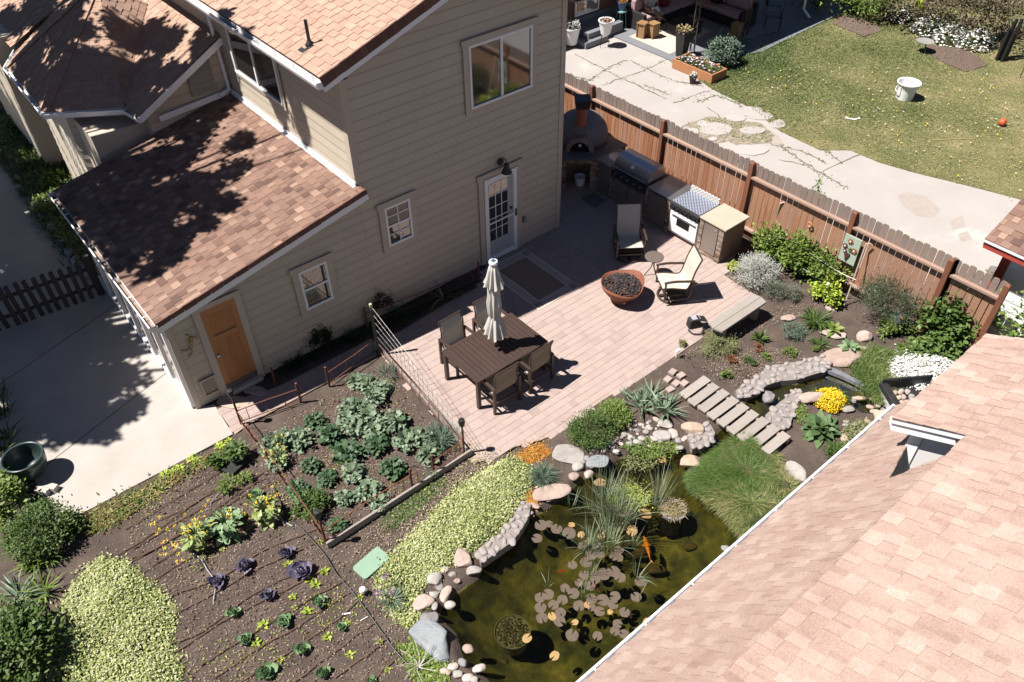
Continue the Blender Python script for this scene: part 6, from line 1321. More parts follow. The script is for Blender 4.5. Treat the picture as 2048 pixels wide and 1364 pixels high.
bush('thyme_mound', 'dark green low mound at the foot of the barn roof edge', 'shrub', G(1680, 915, .08) - Vector((0, 0, .08)), (.26, .3, .22), 1500, .04, .018, LM['green'], K=30)
carpet('orange_groundcover', 'orange and yellow sedum beside the barn roof below the stream stones', 'sedum', GP([(1735,855),(1765,850),(1785,868),(1770,895),(1745,885)], .05), 700, .03, .02, LM['orange'], .08)
carpet('bed_weeds', 'scattered tiny weeds on the planting bed soil', 'weeds', GP([(1345,720),(1400,690),(1600,700),(1640,730),(1560,745),(1480,775),(1440,760),(1400,740)]), 260, .035, .018, LM['olive'], .02)
SOILP = GP([(300,1000),(480,890),(620,810),(760,730),(900,880),(1000,900),(760,1150),(900,1364),(380,1364),(350,1200),(250,1080)])
qw = scatter(SOILP, 6000); qw = qw[vnoise(qw[:, 0], qw[:, 1], 3.1, 21) + rng.normal(0, .25, len(qw)) > .42]; nw = len(qw)
tag(leaves('soil_weeds', LM['lime'], np.c_[qw, np.full(nw, .012)], U(0, 6.3, nw), U(0, .9, nw), .032 * U(.5, 1.6, nw), .016, .4), 'tiny green weeds in clumps over the vegetable soil', 'weeds', kind='stuff')
qw = np.vstack([scatter(SOILP, 9000), scatter(GP([(1345,720),(1400,690),(1600,700),(1640,730),(1560,745),(1480,775),(1440,760),(1400,740),(1500,620),(1700,600)]), 2200), scatter(GP([(800,1100),(960,940),(1010,900),(930,920),(840,990),(700,1090),(760,1150)]), 1500)]); nw = len(qw)
tag(leaves('wood_chips', mat('wood_chip', [(.12, .08, .06), (.36, .26, .2), (.52, .42, .35)], rough=.95), np.c_[qw, U(.0, .022, nw)], U(0, 6.3, nw), rng.normal(0, .25, nw), .026 * U(.4, 1.8, nw), .010 * U(.5, 1.6, nw), 0), 'pale wood chips scattered over the dark garden soil', 'wood chips', kind='stuff')
qw = np.vstack([scatter(SOILP, 1500), scatter(GP([(1345,720),(1400,690),(1600,700),(1640,730),(1560,745),(1480,775),(1440,760),(1400,740)]), 300)]); mb = MB()
for i, q in enumerate(qw): s_ = abs(random.gauss(.012, .012)) + .01; mb.rock((q[0], q[1], 0), (s_, s_ * .9, s_ * .8), seed=i, sub=0)
tag(mb.build('soil_clods', MATS['garden_soil']), 'dark crumbly clods of garden soil', 'soil', kind='stuff')
carpet('pond_corner_weeds', 'bushy green weeds with white dead twigs at the lower pond corner', 'weeds', GP([(800,1290),(830,1280),(880,1310),(900,1364),(840,1375),(815,1330)]), 900, .07, .03, LM['bright'], .1)
carpet('pond_corner_weeds', 'variegated sprigs between the purple alliums and the slate rock', 'ground cover', GP([(745,1160),(800,1175),(840,1200),(835,1250),(800,1250),(770,1215)]), 900, .05, .025, LM['varieg'], .06)
m = MB()
for k in range(9): a = k * .8; q = [Vector((0, 0, .02)), Vector((.1 * math.cos(a), .1 * math.sin(a), .12)), Vector((.3 * math.cos(a + .3), .3 * math.sin(a + .3), .2))]; m.tube(arc(q, 3), [.008] * 3 + [.004] * 4, 5)
tag(m.build('dead_twigs', mat('white_twig', [(.6, .56, .54)], rough=.8), loc=G(838, 1335)), 'bare whitish twigs at the bottom left corner of the pond', 'twigs')
al = thing('allium', 'allium clump with three purple flower heads by the slate rock', 'flowers', tuple(G(785, 1200)))
a = U(0, 6.3, 60); leaves('leaves', LM['fescue'], np.stack([.03 * np.cos(a), .03 * np.sin(a), a * 0], 1), a, U(.5, 1.4, 60), .22, .014, .9, 'blade', 3, parent=al)
for dx, dy, h_ in ((-.17, .06, .32), (.05, .2, .34), (.0, -.04, .3)):
    m = MB(); m.tube([(0, 0, 0), (dx, dy, h_)], .004, 5); m.build('stem', STEM, al)
    n = 90; v = rng.normal(0, 1, (n, 3)); v /= np.linalg.norm(v, axis=1)[:, None]; leaves('flower_head', LM['pinkf'], v * .032 + np.array([dx, dy, h_]), np.arctan2(v[:, 1], v[:, 0]), np.arcsin(v[:, 2]), .018, .012, 0, 'round', 1, parent=al)
# wall bed
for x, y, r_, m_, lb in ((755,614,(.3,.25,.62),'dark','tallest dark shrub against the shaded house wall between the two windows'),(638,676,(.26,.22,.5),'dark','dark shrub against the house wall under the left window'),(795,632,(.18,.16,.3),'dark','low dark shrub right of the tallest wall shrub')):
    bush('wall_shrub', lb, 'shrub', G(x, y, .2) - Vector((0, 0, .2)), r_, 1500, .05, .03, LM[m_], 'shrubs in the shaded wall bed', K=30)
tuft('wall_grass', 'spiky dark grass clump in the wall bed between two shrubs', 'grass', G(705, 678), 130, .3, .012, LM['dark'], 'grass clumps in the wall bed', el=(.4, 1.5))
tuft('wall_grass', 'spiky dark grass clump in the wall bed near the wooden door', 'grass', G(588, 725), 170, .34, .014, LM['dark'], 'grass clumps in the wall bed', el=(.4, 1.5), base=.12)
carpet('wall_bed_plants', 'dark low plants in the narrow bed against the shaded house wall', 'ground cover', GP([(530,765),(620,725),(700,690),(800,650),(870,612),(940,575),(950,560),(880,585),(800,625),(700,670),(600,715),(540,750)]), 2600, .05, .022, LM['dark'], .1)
tuft('dried_iris', 'tall drooping green leaf stalk in the wall bed near the rug', 'plant', G(888, 598), 9, .55, .03, LM['olive'], None, el=(1.1, 1.55), bend=1.1, base=.03)
rail_fence(tuple(G(958, 562))[:2], tuple(G(730, 655))[:2], 'low rusty rebar fence along the shaded wall bed', posts=(.0, .98))
for x, y, h_, lb in ((552, 770, .45, 'short rusty post beside the wooden door step'), (757, 655, .42, 'short rusty post in front of the tallest wall shrub')):
    m = MB(); m.tube([(0, 0, 0), (0, 0, h_)], .022, 8); tag(m.build('rusty_post', M['rust'], loc=G(x, y)), lb, 'post')
# left side: dark shrubs, iris, pot
bush('boxwood', 'round dark green shrub left of the vegetable soil at the slab corner', 'shrub', G(80, 1065, .2) - Vector((0, 0, .2)), (.47, .42, .5), 4600, .05, .03, LM['green'], K=60, hollow=.7)
bush('low_shrub', 'low dark leafy plant right of the round shrub', 'plant', G(145, 1050, .1) - Vector((0, 0, .1)), (.2, .2, .16), 500, .05, .03, LM['green'], K=16)
bush('corner_shrub', 'dense green leafy shrub filling the bottom left corner', 'shrub', G(20, 1300, .3) - Vector((0, 0, .3)), (.55, .6, .7), 3600, .09, .045, LM['green'], K=50, hollow=.6)
bush('corner_shrub', 'lime leaved shrub at the left picture edge below the big pot', 'shrub', G(0, 1000, .3) - Vector((0, 0, .3)), (.32, .45, .6), 1500, .08, .045, LM['bright'], K=30)
for x, y, L_, lb in ((30,985,.45,'pale sword leaves at the left edge below the big glazed pot'),(95,1115,.3,'small blue green leaf clump below the round shrub'),(40,1195,.45,'bright strappy leaves at the left edge above the corner shrub'),(85,1185,.4,'strappy leaves left of the variegated ground cover'),(70,1130,.3,'small strappy leaf clump between round shrub and bare path')):
    tuft('iris_clump', lb, 'iris', G(x, y), 34, L_, .032, LM['iris'] if L_ > .4 else LM['bright'], 'strappy leaf clumps on the left edge', el=(.5, 1.4), bend=.8, base=.1, segs=4, fold=.2)
for x, y in ((5,830),(12,870),(0,790),(8,905)):
    tuft('iris_clump', 'dark iris leaves on the left edge above the big glazed pot', 'iris', G(x, y), 26, .5, .035, LM['green'], 'dark irises on the left edge', el=(.8, 1.5), bend=.5, base=.12, segs=4, fold=.2)
# garden left of the tower
carpet('shady_garden', 'mixed shaded green plants beside the tower wall', 'ground cover', GP([(0,150),(40,170),(100,240),(150,340),(165,430),(200,520),(170,545),(120,500),(60,420),(20,350),(0,330)]), 9000, .16, .03, leafm('shady_leaf', (.02, .045, .012), (.06, .11, .025), (.15, .20, .05)), .35, el=(.2, 1.4), segs=2, prof='blade', bump=2)
for x, y, lb in ((70, 330, 'bright green leafy clump beside the stone edge near the tower'), (60, 210, 'grassy clump beside the tower roof corner'), (110, 420, 'dark leafy clump by the lean-to gutter end'), (40, 260, 'feathery green clump left of the tower wall'), (120, 365, 'leafy clump at the foot of the tower wall')):
    bush('garden_plant', lb, 'plant', G(x, y), (.4, .4, .4), 500, .1, .04, LM['bright'], 'plants beside the tower', K=18)
mb_ = MB()
for k in range(26):
    p = G(18 + k * 6.4 + random.uniform(-6, 6), 335 + k * 8.8 + random.uniform(-6, 6)); s_ = random.uniform(.12, .26)
    ob = MB().rock((0, 0, s_ * .2), (s_, s_ * .8, s_ * .6), rz=random.random() * 3, seed=k).build('edge_stone', M['river'], smooth=True, loc=p); tag(ob, 'rounded stone edging the shaded garden by the tower', 'stone', 'stones edging the shaded garden')
# hedge and plants beyond the lawn
for i, (x, y, r_, lb) in enumerate(((1640,-8,1.0,'first bush of the far hedge beside the porch corner'),(1740,5,1.0,'far hedge bush left of the green watering ball'),(1830,20,1.3,'tall twiggy brown green bush in the middle of the far hedge'),(1930,45,1.35,'brownish twiggy bush right of the middle of the far hedge'),(2030,60,1.4,'far hedge bush cut by the right picture edge'),(1985,-20,1.5,'rearmost hedge bush in the top right corner'),(1880,-30,1.5,'rearmost hedge bush behind the twiggy one'))):
    bush('hedge_bush', lb, 'bush', G(x, y, .4) - Vector((0, 0, .4)), (r_, r_, r_ * 1.1), 2300, .14, .06, LM['bright'] if i in (0, 1) else leafm('twiggy_leaf', (.07, .06, .04), (.15, .14, .07), (.22, .16, .12), (.14, .19, .05)), 'bushes of the far hedge', K=60, hollow=.5)
for x, y, r_, lb in ((1800,25,.5,'white flowering patch at the left of the hedge foot'),(1860,50,.6,'white flowering patch in the middle of the hedge foot'),(1905,68,.6,'white flowering patch right of the middle of the hedge foot'),(1955,78,.6,'white flowering patch nearest the black chimes')):
    flowerball(x, y, (r_, r_ * .8, .45), lb, 'whitef', 260, 'white_flowers', 'green', .09)
# left hand shade tree (outside the picture, its shadow falls into it)
def tree(name, label, base, h, crown, n, L, Wd, m, trunk=.2, o=None):
    t = thing(name, label, 'tree', tuple(base)); b = Vector(base)
    tr = MB(); tr.tube(arc([(0, 0, 0), (.1, .05, h * .3), (.0, .1, h * .6)], 4), [trunk * (1 - .06 * k) for k in range(9)], 10)
    top = Vector((0, .1, h * .6)); C_ = [Vector(c[:3]) - b for c in crown]
    for c in C_: mid = top.lerp(c, .5) + Vector((random.uniform(-.3, .3), random.uniform(-.3, .3), .2)); tr.tube(arc([top * random.uniform(.7, 1), mid, c], 4), [trunk * .4 * (1 - .1 * k) for k in range(9)], 6)
    tr.build('trunk', M['bark'], t)
    P_ = []
    W_ = np.array([c[3] ** 2 for c in crown]); W_ /= W_.sum(); k = rng.choice(len(crown), n, p=W_)
    cc = np.array([tuple(c) for c in C_])[k]; rr = np.array([c[3] for c in crown])[k]
    sub = rng.normal(0, 1, (len(crown), 14, 3)); sub /= np.linalg.norm(sub, axis=2)[..., None]; sub *= rng.random((len(crown), 14, 1)) ** .5
    j = rng.integers(0, 14, n); P = cc + sub[k, j] * rr[:, None] * .85 + rng.normal(0, .17, (n, 3)) * rr[:, None]
    leaves('crown', LM[m], P, U(0, 6.3, n), rng.normal(0, .5, n), L * U(.7, 1.2, n), Wd * U(.7, 1.2, n), .3, 'leaf', 1, parent=t)
    return t
def over(px, py, z, t): p = G(px, py, z) if not hasattr(px, 'x') else px; return tuple(p + Vector((-.497, .278, 1)) * t)
cr = []
for (x, y, z, r_) in ((30,620,0,.9),(100,690,0,.9),(160,640,0,.7),(60,760,0,.9),(150,770,0,.75),(10,870,0,.7),(220,760,0,.55),(140,845,0,.55),(200,850,0,.42),(255,815,0,.35),(60,840,0,.6),(20,500,0,.9),(70,560,0,.7),(0,700,0,.8),(110,600,0,.8),(250,700,0,.4),
                      (200,430,2.6,.75),(260,330,2.8,.75),(330,290,3,.6),(380,250,3,.5),(300,390,2.7,.75),(370,370,2.8,.55),(420,400,2.8,.42),(330,480,2.6,.5),(250,440,2.6,.7),(450,330,3,.4),(390,440,2.7,.35),(160,400,2.4,.6),(300,540,2.4,.25),(480,280,3,.35),
                      (20,380,0,1.2),(70,460,0,1.1),(20,480,0,1.1),(90,360,0,1.0),(30,290,0,1.1),(60,230,0,1.0),(10,170,0,1.0),(130,480,0,.9),(100,550,0,1.0),(30,620,0,1.0),(40,570,0,.9),(120,560,0,.9),(180,600,0,.7),(0,640,0,.9),(90,640,0,.8),(200,690,0,.5),(30,730,0,.8),(120,720,0,.6),(60,20,3.8,.8),(150,70,4.0,.7),(100,50,3.8,.7),(250,30,4.4,.6),(60,150,3.3,.6),(220,210,3.3,.4),(20,60,3.3,.8),(260,130,3.8,.5),(320,200,3.6,.35),(380,60,4.4,.3),(20,330,0,.8),(60,400,0,.8),(10,420,0,.7),(90,300,0,.6),(30,230,0,.7),(110,500,0,.8),(170,560,0,.7),(60,480,0,.8),(150,260,3.3,.5),(230,150,3.9,.6),(280,90,4.4,.5),(90,170,3.4,.6),(150,130,3.8,.6),(150,340,2.5,.7),(230,500,2.5,.5),(220,360,2.7,.7),(300,440,2.7,.5),(120,120,4,.8),(200,80,4.3,.7),(60,100,3.6,.7),(180,180,3.6,.55),(300,60,4.3,.5),(350,130,4,.4),(400,20,5.5,.45),(450,60,5.4,.35),(130,30,4.2,.7),(500,110,3.8,.3),(430,120,3.9,.35)):
    tt_ = random.uniform(5.6, 8.4) - z * .35; c = over(x, y, z, tt_); cr.append((*c, r_))
tree('unseen_shade_tree', 'large unseen leafy tree standing left of the house and shading slab and lean-to roof', (-16.5, 6.5, 0), 7.5, cr, 120000, .17, .12, 'shade', .28)
# branches in front of the garage and at the right edge
t = bush('garage_tree', 'leafy bright green young tree in front of the white garage siding', 'tree', (2.9, -9.3, 0), (.45, .6, 2.3), 2600, .08, .06, LM['bright'], K=50, hollow=.3, stem=M['bark'])
# ---------------------------------------------------------------- rocks, water plants, hoses
def rockpx(x, y, a, b, m, label, rz=None, group=None, z=0., h=.55, rough=.14, name='rock', sub=2, flat=0, seed=None, tilt=0):
    p = G(x, y, z); dist = (p - Vector(CAM)).length; k = dist / F
    w = 1.9 * a * k; hh = min(w, 2 * b * k) * h * .85; d = max(w * .42, (1.9 * b * k - hh * .55) / .73)
    MB.FAC = (.62, .85) if name == 'rock' else (.78, .95)
    mb = MB().rock((0, 0, hh * .22), (w, d, hh), rz=0, seed=seed if seed is not None else int(x * 7 + y), sub=sub, flat=flat, rough=rough)
    MB.FAC = (.86, 1.0)
    ob = mb.build(name, m, smooth=True, loc=p); ob.rotation_euler = (tilt, 0, YAW + (rz or 0)); return tag(ob, label, 'rock', group)
S, R_, SL = M['sandstone'], M['river'], M['slate']
W_ = mat('white_stone', [(.34, .31, .30), (.50, .46, .44), (.58, .54, .51)], rough=.9, nscale=6, detail=.35, dscale=14, bump=.5, bscale=12)
OR = mat('ochre_stone', [(.36, .255, .18), (.50, .385, .30), (.58, .47, .40)], rough=.9, nscale=5, detail=.35, dscale=12, bump=.5, bscale=12)
GR = mat('grey_stone', [(.22, .21, .22), (.38, .36, .36)], rough=.9, nscale=5, detail=.35, dscale=14, bump=.5, bscale=12)
big = [(862,1282,50,28,SL,'large blue grey slate boulder at the lower left pond corner',-.5,.5),
 (927,1120,20,25,S,'pointed pale sandstone standing at the left pond edge below the mortared stones',.5,.7),
 (868,1162,19,17,W_,'cream pitted rock among ground cover on the left pond bank',0,.6),
 (947,1142,17,12,W_,'whitish rounded rock touching the water beside the pointed sandstone',0,.6),
 (842,1208,23,16,S,'tan rock below the cream pitted one on the left pond bank',.3,.5),
 (858,1236,16,15,GR,'grey white rock just above the slate boulder',0,.6),
 (891,1188,11,18,S,'reddish oblong rock at the left water edge',-.4,.6),
 (1138,910,36,22,W_,'broad flat whitish slab between the fescue and round green mound',-.2,.25),
 (1095,985,42,19,S,'wide flat pink rock under the blue fescue at the pond edge',.35,.35),
 (1195,925,28,17,SL,'flat dark slate leaning into the pond beside white pebbles',.5,.3),
 (1385,860,21,18,OR,'round ochre boulder near the footbridge start',0,.85),
 (1382,925,26,17,OR,'big rounded cream boulder standing in the pond by the grass mound',0,.6),
 (1332,850,16,12,W_,'white rounded rock left of the ochre boulder',0,.7),
 (1325,872,19,13,W_,'white river rock at the pond head',0,.6),
 (1685,717,44,24,S,'large smooth round topped pink boulder at the stream bend',0,.4),
 (1665,668,25,13,S,'flat slanted pink rock among the broad leaved plants',-.35,.35),
 (1727,675,17,15,S,'upright pink block behind the round boulder',0,.9),
 (1722,700,20,9,S,'flat pink rock just behind the round boulder',0,.3),
 (1575,637,17,9,S,'flat buff rock on the soil beside the artemisia',0,.4),
 (1658,617,8,14,S,'upright tan pointed rock beside the daylilies',0,1.0),
 (1620,800,24,19,S,'pale pink boulder left of the yellow flowers in the stream bank',0,.8),
 (1540,795,14,16,GR,'grey boulder standing in the stream near the footbridge',0,1.0),
 (1588,944,21,21,W_,'flat squarish stepping stone beside the grass mound',.1,.18),
 (1520,1055,24,20,W_,'pale boulder partly under the barn roof edge by the grass mound',0,.6),
 (1450,1098,10,7,GR,'small grey stone standing in shallow water near the roof edge',0,.6),
 (1765,840,20,17,OR,'round tan boulder beside the black waterfall box',0,.7),
 (1695,820,13,10,W_,'pinkish white rock at the stream right of the yellow flowers',0,.7),
 (345,0,0,0,None,None,0,0),
 (508,782,24,12,S,'pinkish stepping stone before the wooden door',-.3,.25),
 (462,803,33,13,OR,'orange flagstone beside the slab at the house corner',-.35,.14),
 (1130,1364,0,0,None,None,0,0)]
for x, y, a, b, m, lb, rz, h in big:
    if m is None: continue
    rockpx(x, y, a, b, m, lb, rz, h=h, z=-.08 if lb and ('in the pond' in lb or 'stream' in lb and 'standing' in lb) else 0, rough=.2 if m in (SL, GR) else .13, flat=.55 if h < .4 else 0, sub=3)
# rounded stones round the pond rim
rs = [(888,1140,9,8),(905,1150,8,7),(914,1162,7,6),(900,1212,11,9),(880,1175,9,8),(868,1190,9,8),(870,1212,6,9),(938,1300,10,11),(958,1338,12,10),(925,1325,11,10),(905,1335,11,9),(915,1350,12,9),(890,1345,10,9),(935,1358,12,9),(880,1320,10,8),(950,1360,9,8),
 (1157,935,13,12),(1148,955,12,11),(1177,950,12,10),(1172,918,9,7),(1208,902,8,6),(1218,885,9,7),(1232,880,8,8),(1232,905,9,7),(1185,905,8,5),(1200,893,9,5),(1248,870,7,6),(1258,858,8,6),(1262,875,6,6),(1272,862,7,6),(1282,850,7,5),(1290,865,7,6),(1270,845,7,5),(1300,858,7,6),(1298,845,6,5),(1283,878,8,7),(1308,880,8,7),(1300,893,6,5),(1345,868,10,13),(1357,882,7,7),(1368,880,9,7),(1360,897,9,6),(1312,840,9,7),(1275,885,10,8),
 (1258,888,7,5),(1225,895,6,5),(1055,1025,11,7),(1068,1012,12,6),(1035,1040,9,6),(1098,1000,9,5),(965,1310,0,0)]
for i, (x, y, a, b) in enumerate(rs):
    if a == 0: continue
    rockpx(x, y, a, b, [R_, W_, S, R_, GR][i % 5], 'smooth river stone in the loose rim around the pond', random.uniform(-.8, .8), 'loose river stones round the pond rim', h=.7, z=-.02, name='river_stone')
for k in range(46):       # small pebbles at the pond head
    x, y = random.uniform(1215, 1330), random.uniform(842, 892); a = random.uniform(3, 5.5)
    rockpx(x, y, a, a * .75, random.choice([R_, W_, GR]), 'small pebble between the larger stones at the pond head', random.uniform(0, 3), 'small pebbles at the pond head', h=.7, z=-.01, name='pebble', sub=1, seed=k)
for i, (x, y, a, b, c) in enumerate([(1778,793,7,6,OR),(1772,808,6,5,GR),(1760,800,7,5,OR),(1718,797,12,6,OR),(1745,800,9,6,OR),(1738,815,8,5,S),(1750,825,9,6,OR),(1735,845,8,8,S),(1712,850,8,6,W_),(1692,846,8,5,W_),(1735,862,9,6,S),(1700,868,7,4,R_),(1775,835,7,6,OR),(1707,803,6,5,GR),(1755,812,7,5,S),(1768,820,6,5,GR),(1690,852,7,5,W_),(1745,770,9,6,W_),(1650,740,6,5,GR),(1690,880,9,10,OR),(1565,805,6,5,GR),(1670,820,6,5,S)]):
    rockpx(x, y, a, b, c, 'wet rounded stone in the stream by the waterfall box', random.uniform(-.5, .5), 'wet stones in the upper stream', h=.7, z=-.05, name='stream_stone')
for x, y, a, b in ((958,1278,15,12),(960,1300,10,9),(1000,1325,13,8),(1280,1110,20,12),(1240,1090,16,9),(1310,1140,20,12),(1150,1060,16,9),(1050,1130,22,10),(1340,1050,16,10),(1380,1095,18,9)):
    rockpx(x, y, a, b, mat('algae_stone', [(.05, .038, .01), (.10, .07, .018)], rough=.9, nscale=5, detail=.3, dscale=12), 'algae covered brown stone under the pond water', 0, 'stones under the pond water', h=.7, z=-.66, name='sunken_stone')
# mortared cobble margins
def mortared(label, px, n, s_, z=.02, lift=.05):
    P = GP(px, z); n_ = len(P); cx = sum(p[0] for p in P) / n_; cy = sum(p[1] for p in P) / n_; t = thing('mortared_edge', label, 'stone edging', (cx, cy, 0))
    m = MB(); m.prism([(p[0] - cx, p[1] - cy) for p in P], -.12, lift, inset=.0); m.build('mortar_bed', M['mortar'], t)
    Q = []; c = scatter(P, n * 14)
    for q in c:
        if all((q[0] - r[0]) ** 2 + (q[1] - r[1]) ** 2 > (s_ * .92) ** 2 for r in Q): Q.append(q)
    m = MB(); MB.FAC = (.7, .95)
    for i, q in enumerate(Q[:n]): m.rock((q[0] - cx, q[1] - cy, lift), (s_ * random.uniform(.7, 1.35), s_ * random.uniform(.6, 1.1), s_ * .5), rz=random.uniform(0, 3), seed=i, sub=2, rough=.2)
    MB.FAC = (.86, 1.0); m.build('cobbles', M['cobble'], t, smooth=True)
mortared('grey mortared cobble strip along the left pond edge', [(952,1105),(975,1085),(1000,1070),(1022,1045),(1035,1018),(1050,1005),(1062,1010),(1058,1035),(1045,1058),(1025,1085),(1000,1103),(972,1122),(962,1128)], 90, .115)
mortared('pale mortared cobble bank along the bed side of the stream', [(1470,785),(1490,768),(1520,752),(1530,738),(1580,728),(1622,722),(1650,712),(1672,722),(1650,745),(1625,752),(1594,762),(1560,765),(1535,772),(1515,786),(1492,798),(1478,800)], 150, .125, lift=.06)
mortared('pale mortared cobble bank below the pale pink boulder', [(1530,832),(1552,812),(1570,798),(1590,778),(1604,785),(1596,806),(1585,835),(1578,858),(1555,862),(1535,850)], 70, .125)
mortared('rounded mortared cobble apron beside the footbridge head', [(1375,878),(1392,868),(1402,850),(1420,850),(1430,868),(1425,885),(1405,896),(1385,898)], 30, .12)
# waterfall box
p = G(1822, 800, 0); wbx = thing('waterfall_box', 'black plastic waterfall box with tan pebbles inside at the stream head', 'waterfall box', (p.x, p.y, 0), YAW + .1)
for c_, d_ in (((0, .3, .14), (.95, .04, .3)), ((-.44, 0, .1), (.13, .62, .22)), ((.2, 0, .02), (1.1, .6, .04))): m = MB(); m.box(c_, d_); m.build('side_panel', M['liner'], wbx, bev=.012)
m = MB(); m.box((-.50, -.02, .09), (.012, .5, .2), ry=.25); m.build('falling_water', mat('foam_water', [(.35, .34, .36), (.6, .58, .6)], rough=.2, nscale=14, rndmix=False), wbx)
for k in range(9):
    q = (-.28 + (k % 3) * .12 + random.uniform(-.02, .02), -.12 + (k // 3) * .12, .1)
    ob = MB().rock((0, 0, 0), (.12, .10, .08), seed=k).build('tan_pebble', [OR, S, W_][k % 3], smooth=True, loc=wbx.matrix_basis @ Vector(q)); tag(ob, 'tan rounded pebble lying inside the black waterfall box', 'pebble', 'pebbles inside the waterfall box')
m = MB(); P = GP([(1652,740),(1690,755),(1725,772),(1742,782),(1738,770),(1712,758),(1680,742),(1660,734)], .02); m.prism([(p[0], p[1]) for p in P], -.05, .03); tag(m.build('pond_liner', mat('wet_liner', [(.16, .17, .20), (.3, .31, .35)], rough=.3, nscale=9, rndmix=False, bump=.5, bscale=9)), 'strip of wet grey liner folded over the stream bank', 'liner')
# lily pads
def pad_mesh():
    m = MB(); n = 22; gap = .22; vs = [(0, 0, .003)]
    for k in range(n + 1):
        a = gap + (2 * PI - 2 * gap) * k / n; r = 1 + .03 * math.sin(a * 5); vs.append((r * math.cos(a), r * math.sin(a), .02 * math.sin(a * 3 + 1)))
    m.add(vs, [(0, k + 1, k + 2) for k in range(n)], .5); return m
PB = mat('bronze_lily_pad', [(.13, .095, .07), (.20, .155, .12), (.27, .215, .175)], rough=.3, nscale=2.2, detail=.25, dscale=6)
PO = mat('yellowing_lily_pad', [(.30, .16, .06), (.44, .29, .13), (.24, .13, .07)], rough=.35, nscale=3, detail=.3, dscale=6)
pads = [(1082,1050,12),(1098,1048,8),(1113,1058,11),(1074,1077,10),(1138,1066,13),(1190,1148,9),(1228,1113,9),(1238,1116,8),(1165,1092,9),(1195,1093,10),(1183,1110,10),(1172,1125,11),(1200,1108,9),(1227,1143,12),(1240,1155,11),(1206,1145,9),(1190,1158,10),(1208,1150,11),(1168,1150,10),(1180,1172,10),(1158,1165,8),(1130,1176,9),(1147,1187,11),(1096,1189,11),(1080,1195,10),(1081,1215,11),(1107,1210,10),(1125,1200,10),(1121,1225,10),(1084,1236,11),(1119,1242,11),(1158,1212,11),(1183,1198,10),(1206,1200,12),(1183,1215,8),(1199,1223,10),(1230,1192,10),(1226,1209,10),(1272,1194,10),(1249,1225,10),(1281,1162,11),(1144,1270,12),(1195,1272,9),(1235,1248,9),(1230,1262,9),(1248,1268,9),(1145,1130,9),(1238,1100,9)]
for i, (x, y, r) in enumerate(pads):
    p = G(x, y, -.12); k = (p - Vector(CAM)).length / F * r * 1.03; p.z = -.122 + (i % 4) * .003
    if i == 0: PM = pad_mesh().build('lily_pad', PB, loc=p); ob = PM
    else: ob = dup(PM); ob.location = p
    ob.scale = (k, k, k); ob.rotation_euler = (random.uniform(-.03, .03), random.uniform(-.03, .03), random.uniform(0, 6.28)); tag(ob, 'round bronze lily pad floating on the dark pond water', 'lily pad', 'bronze lily pads on the pond')
po = [(1290,1028,13,'yellow brown pad right of the tall reeds, nearest the sunken pot'),(1264,1062,12,'curled orange pad left of the big orange fish'),(1143,1050,7,'small orange pad above the upper reed stems'),(1162,1070,8,'orange pad among the left reed stems'),(1203,1073,9,'cream and orange pad in the middle of the reeds'),(1104,1233,9,'golden pad among the lowest group of bronze pads'),(1054,1277,10,'pale orange pad floating over the round submerged pot'),(1109,1312,10,'single orange pad lowest on the pond'),(1174,1210,7,'small orange fragment beside bronze pads'),(1220,1224,6,'small yellow curled pad right of the bronze group'),(1150,1245,7,'rusty pad below the bronze group'),(1295,1245,10,'orange pad fragments beside the barn roof gutter'),(1200,965,12,'brown spotted pad behind the tall reeds near the slate'),(1268,998,0,''),(1177,1082,8,'yellow pad between two bronze pads at the reed foot'),(1324,920,8,'orange pad near the pond head weeds')]
for i, (x, y, r, lb) in enumerate(po):
    if not r: continue
    p = G(x, y, -.12); k = (p - Vector(CAM)).length / F * r; p.z = -.112; ob = PM.copy(); link(ob); ob.data = PM.data.copy() if i == 0 else POD; POD = ob.data; POD.materials[0] = PO
    ob.location = p; ob.scale = (k, k * .85, k); ob.rotation_euler = (random.uniform(-.1, .1), random.uniform(-.1, .1), random.uniform(0, 6)); tag(ob, lb, 'lily pad', 'yellowing lily pads on the pond')
for i, (x, y, a, b) in enumerate(((1240,1015,22,16),)):
    p = G(x, y, -.12); ob = dup(PM); ob.location = p; ob.scale = (.2, .16, .2); tag(ob, 'largest dark pad, partly submerged behind the reeds', 'lily pad', 'bronze lily pads on the pond')
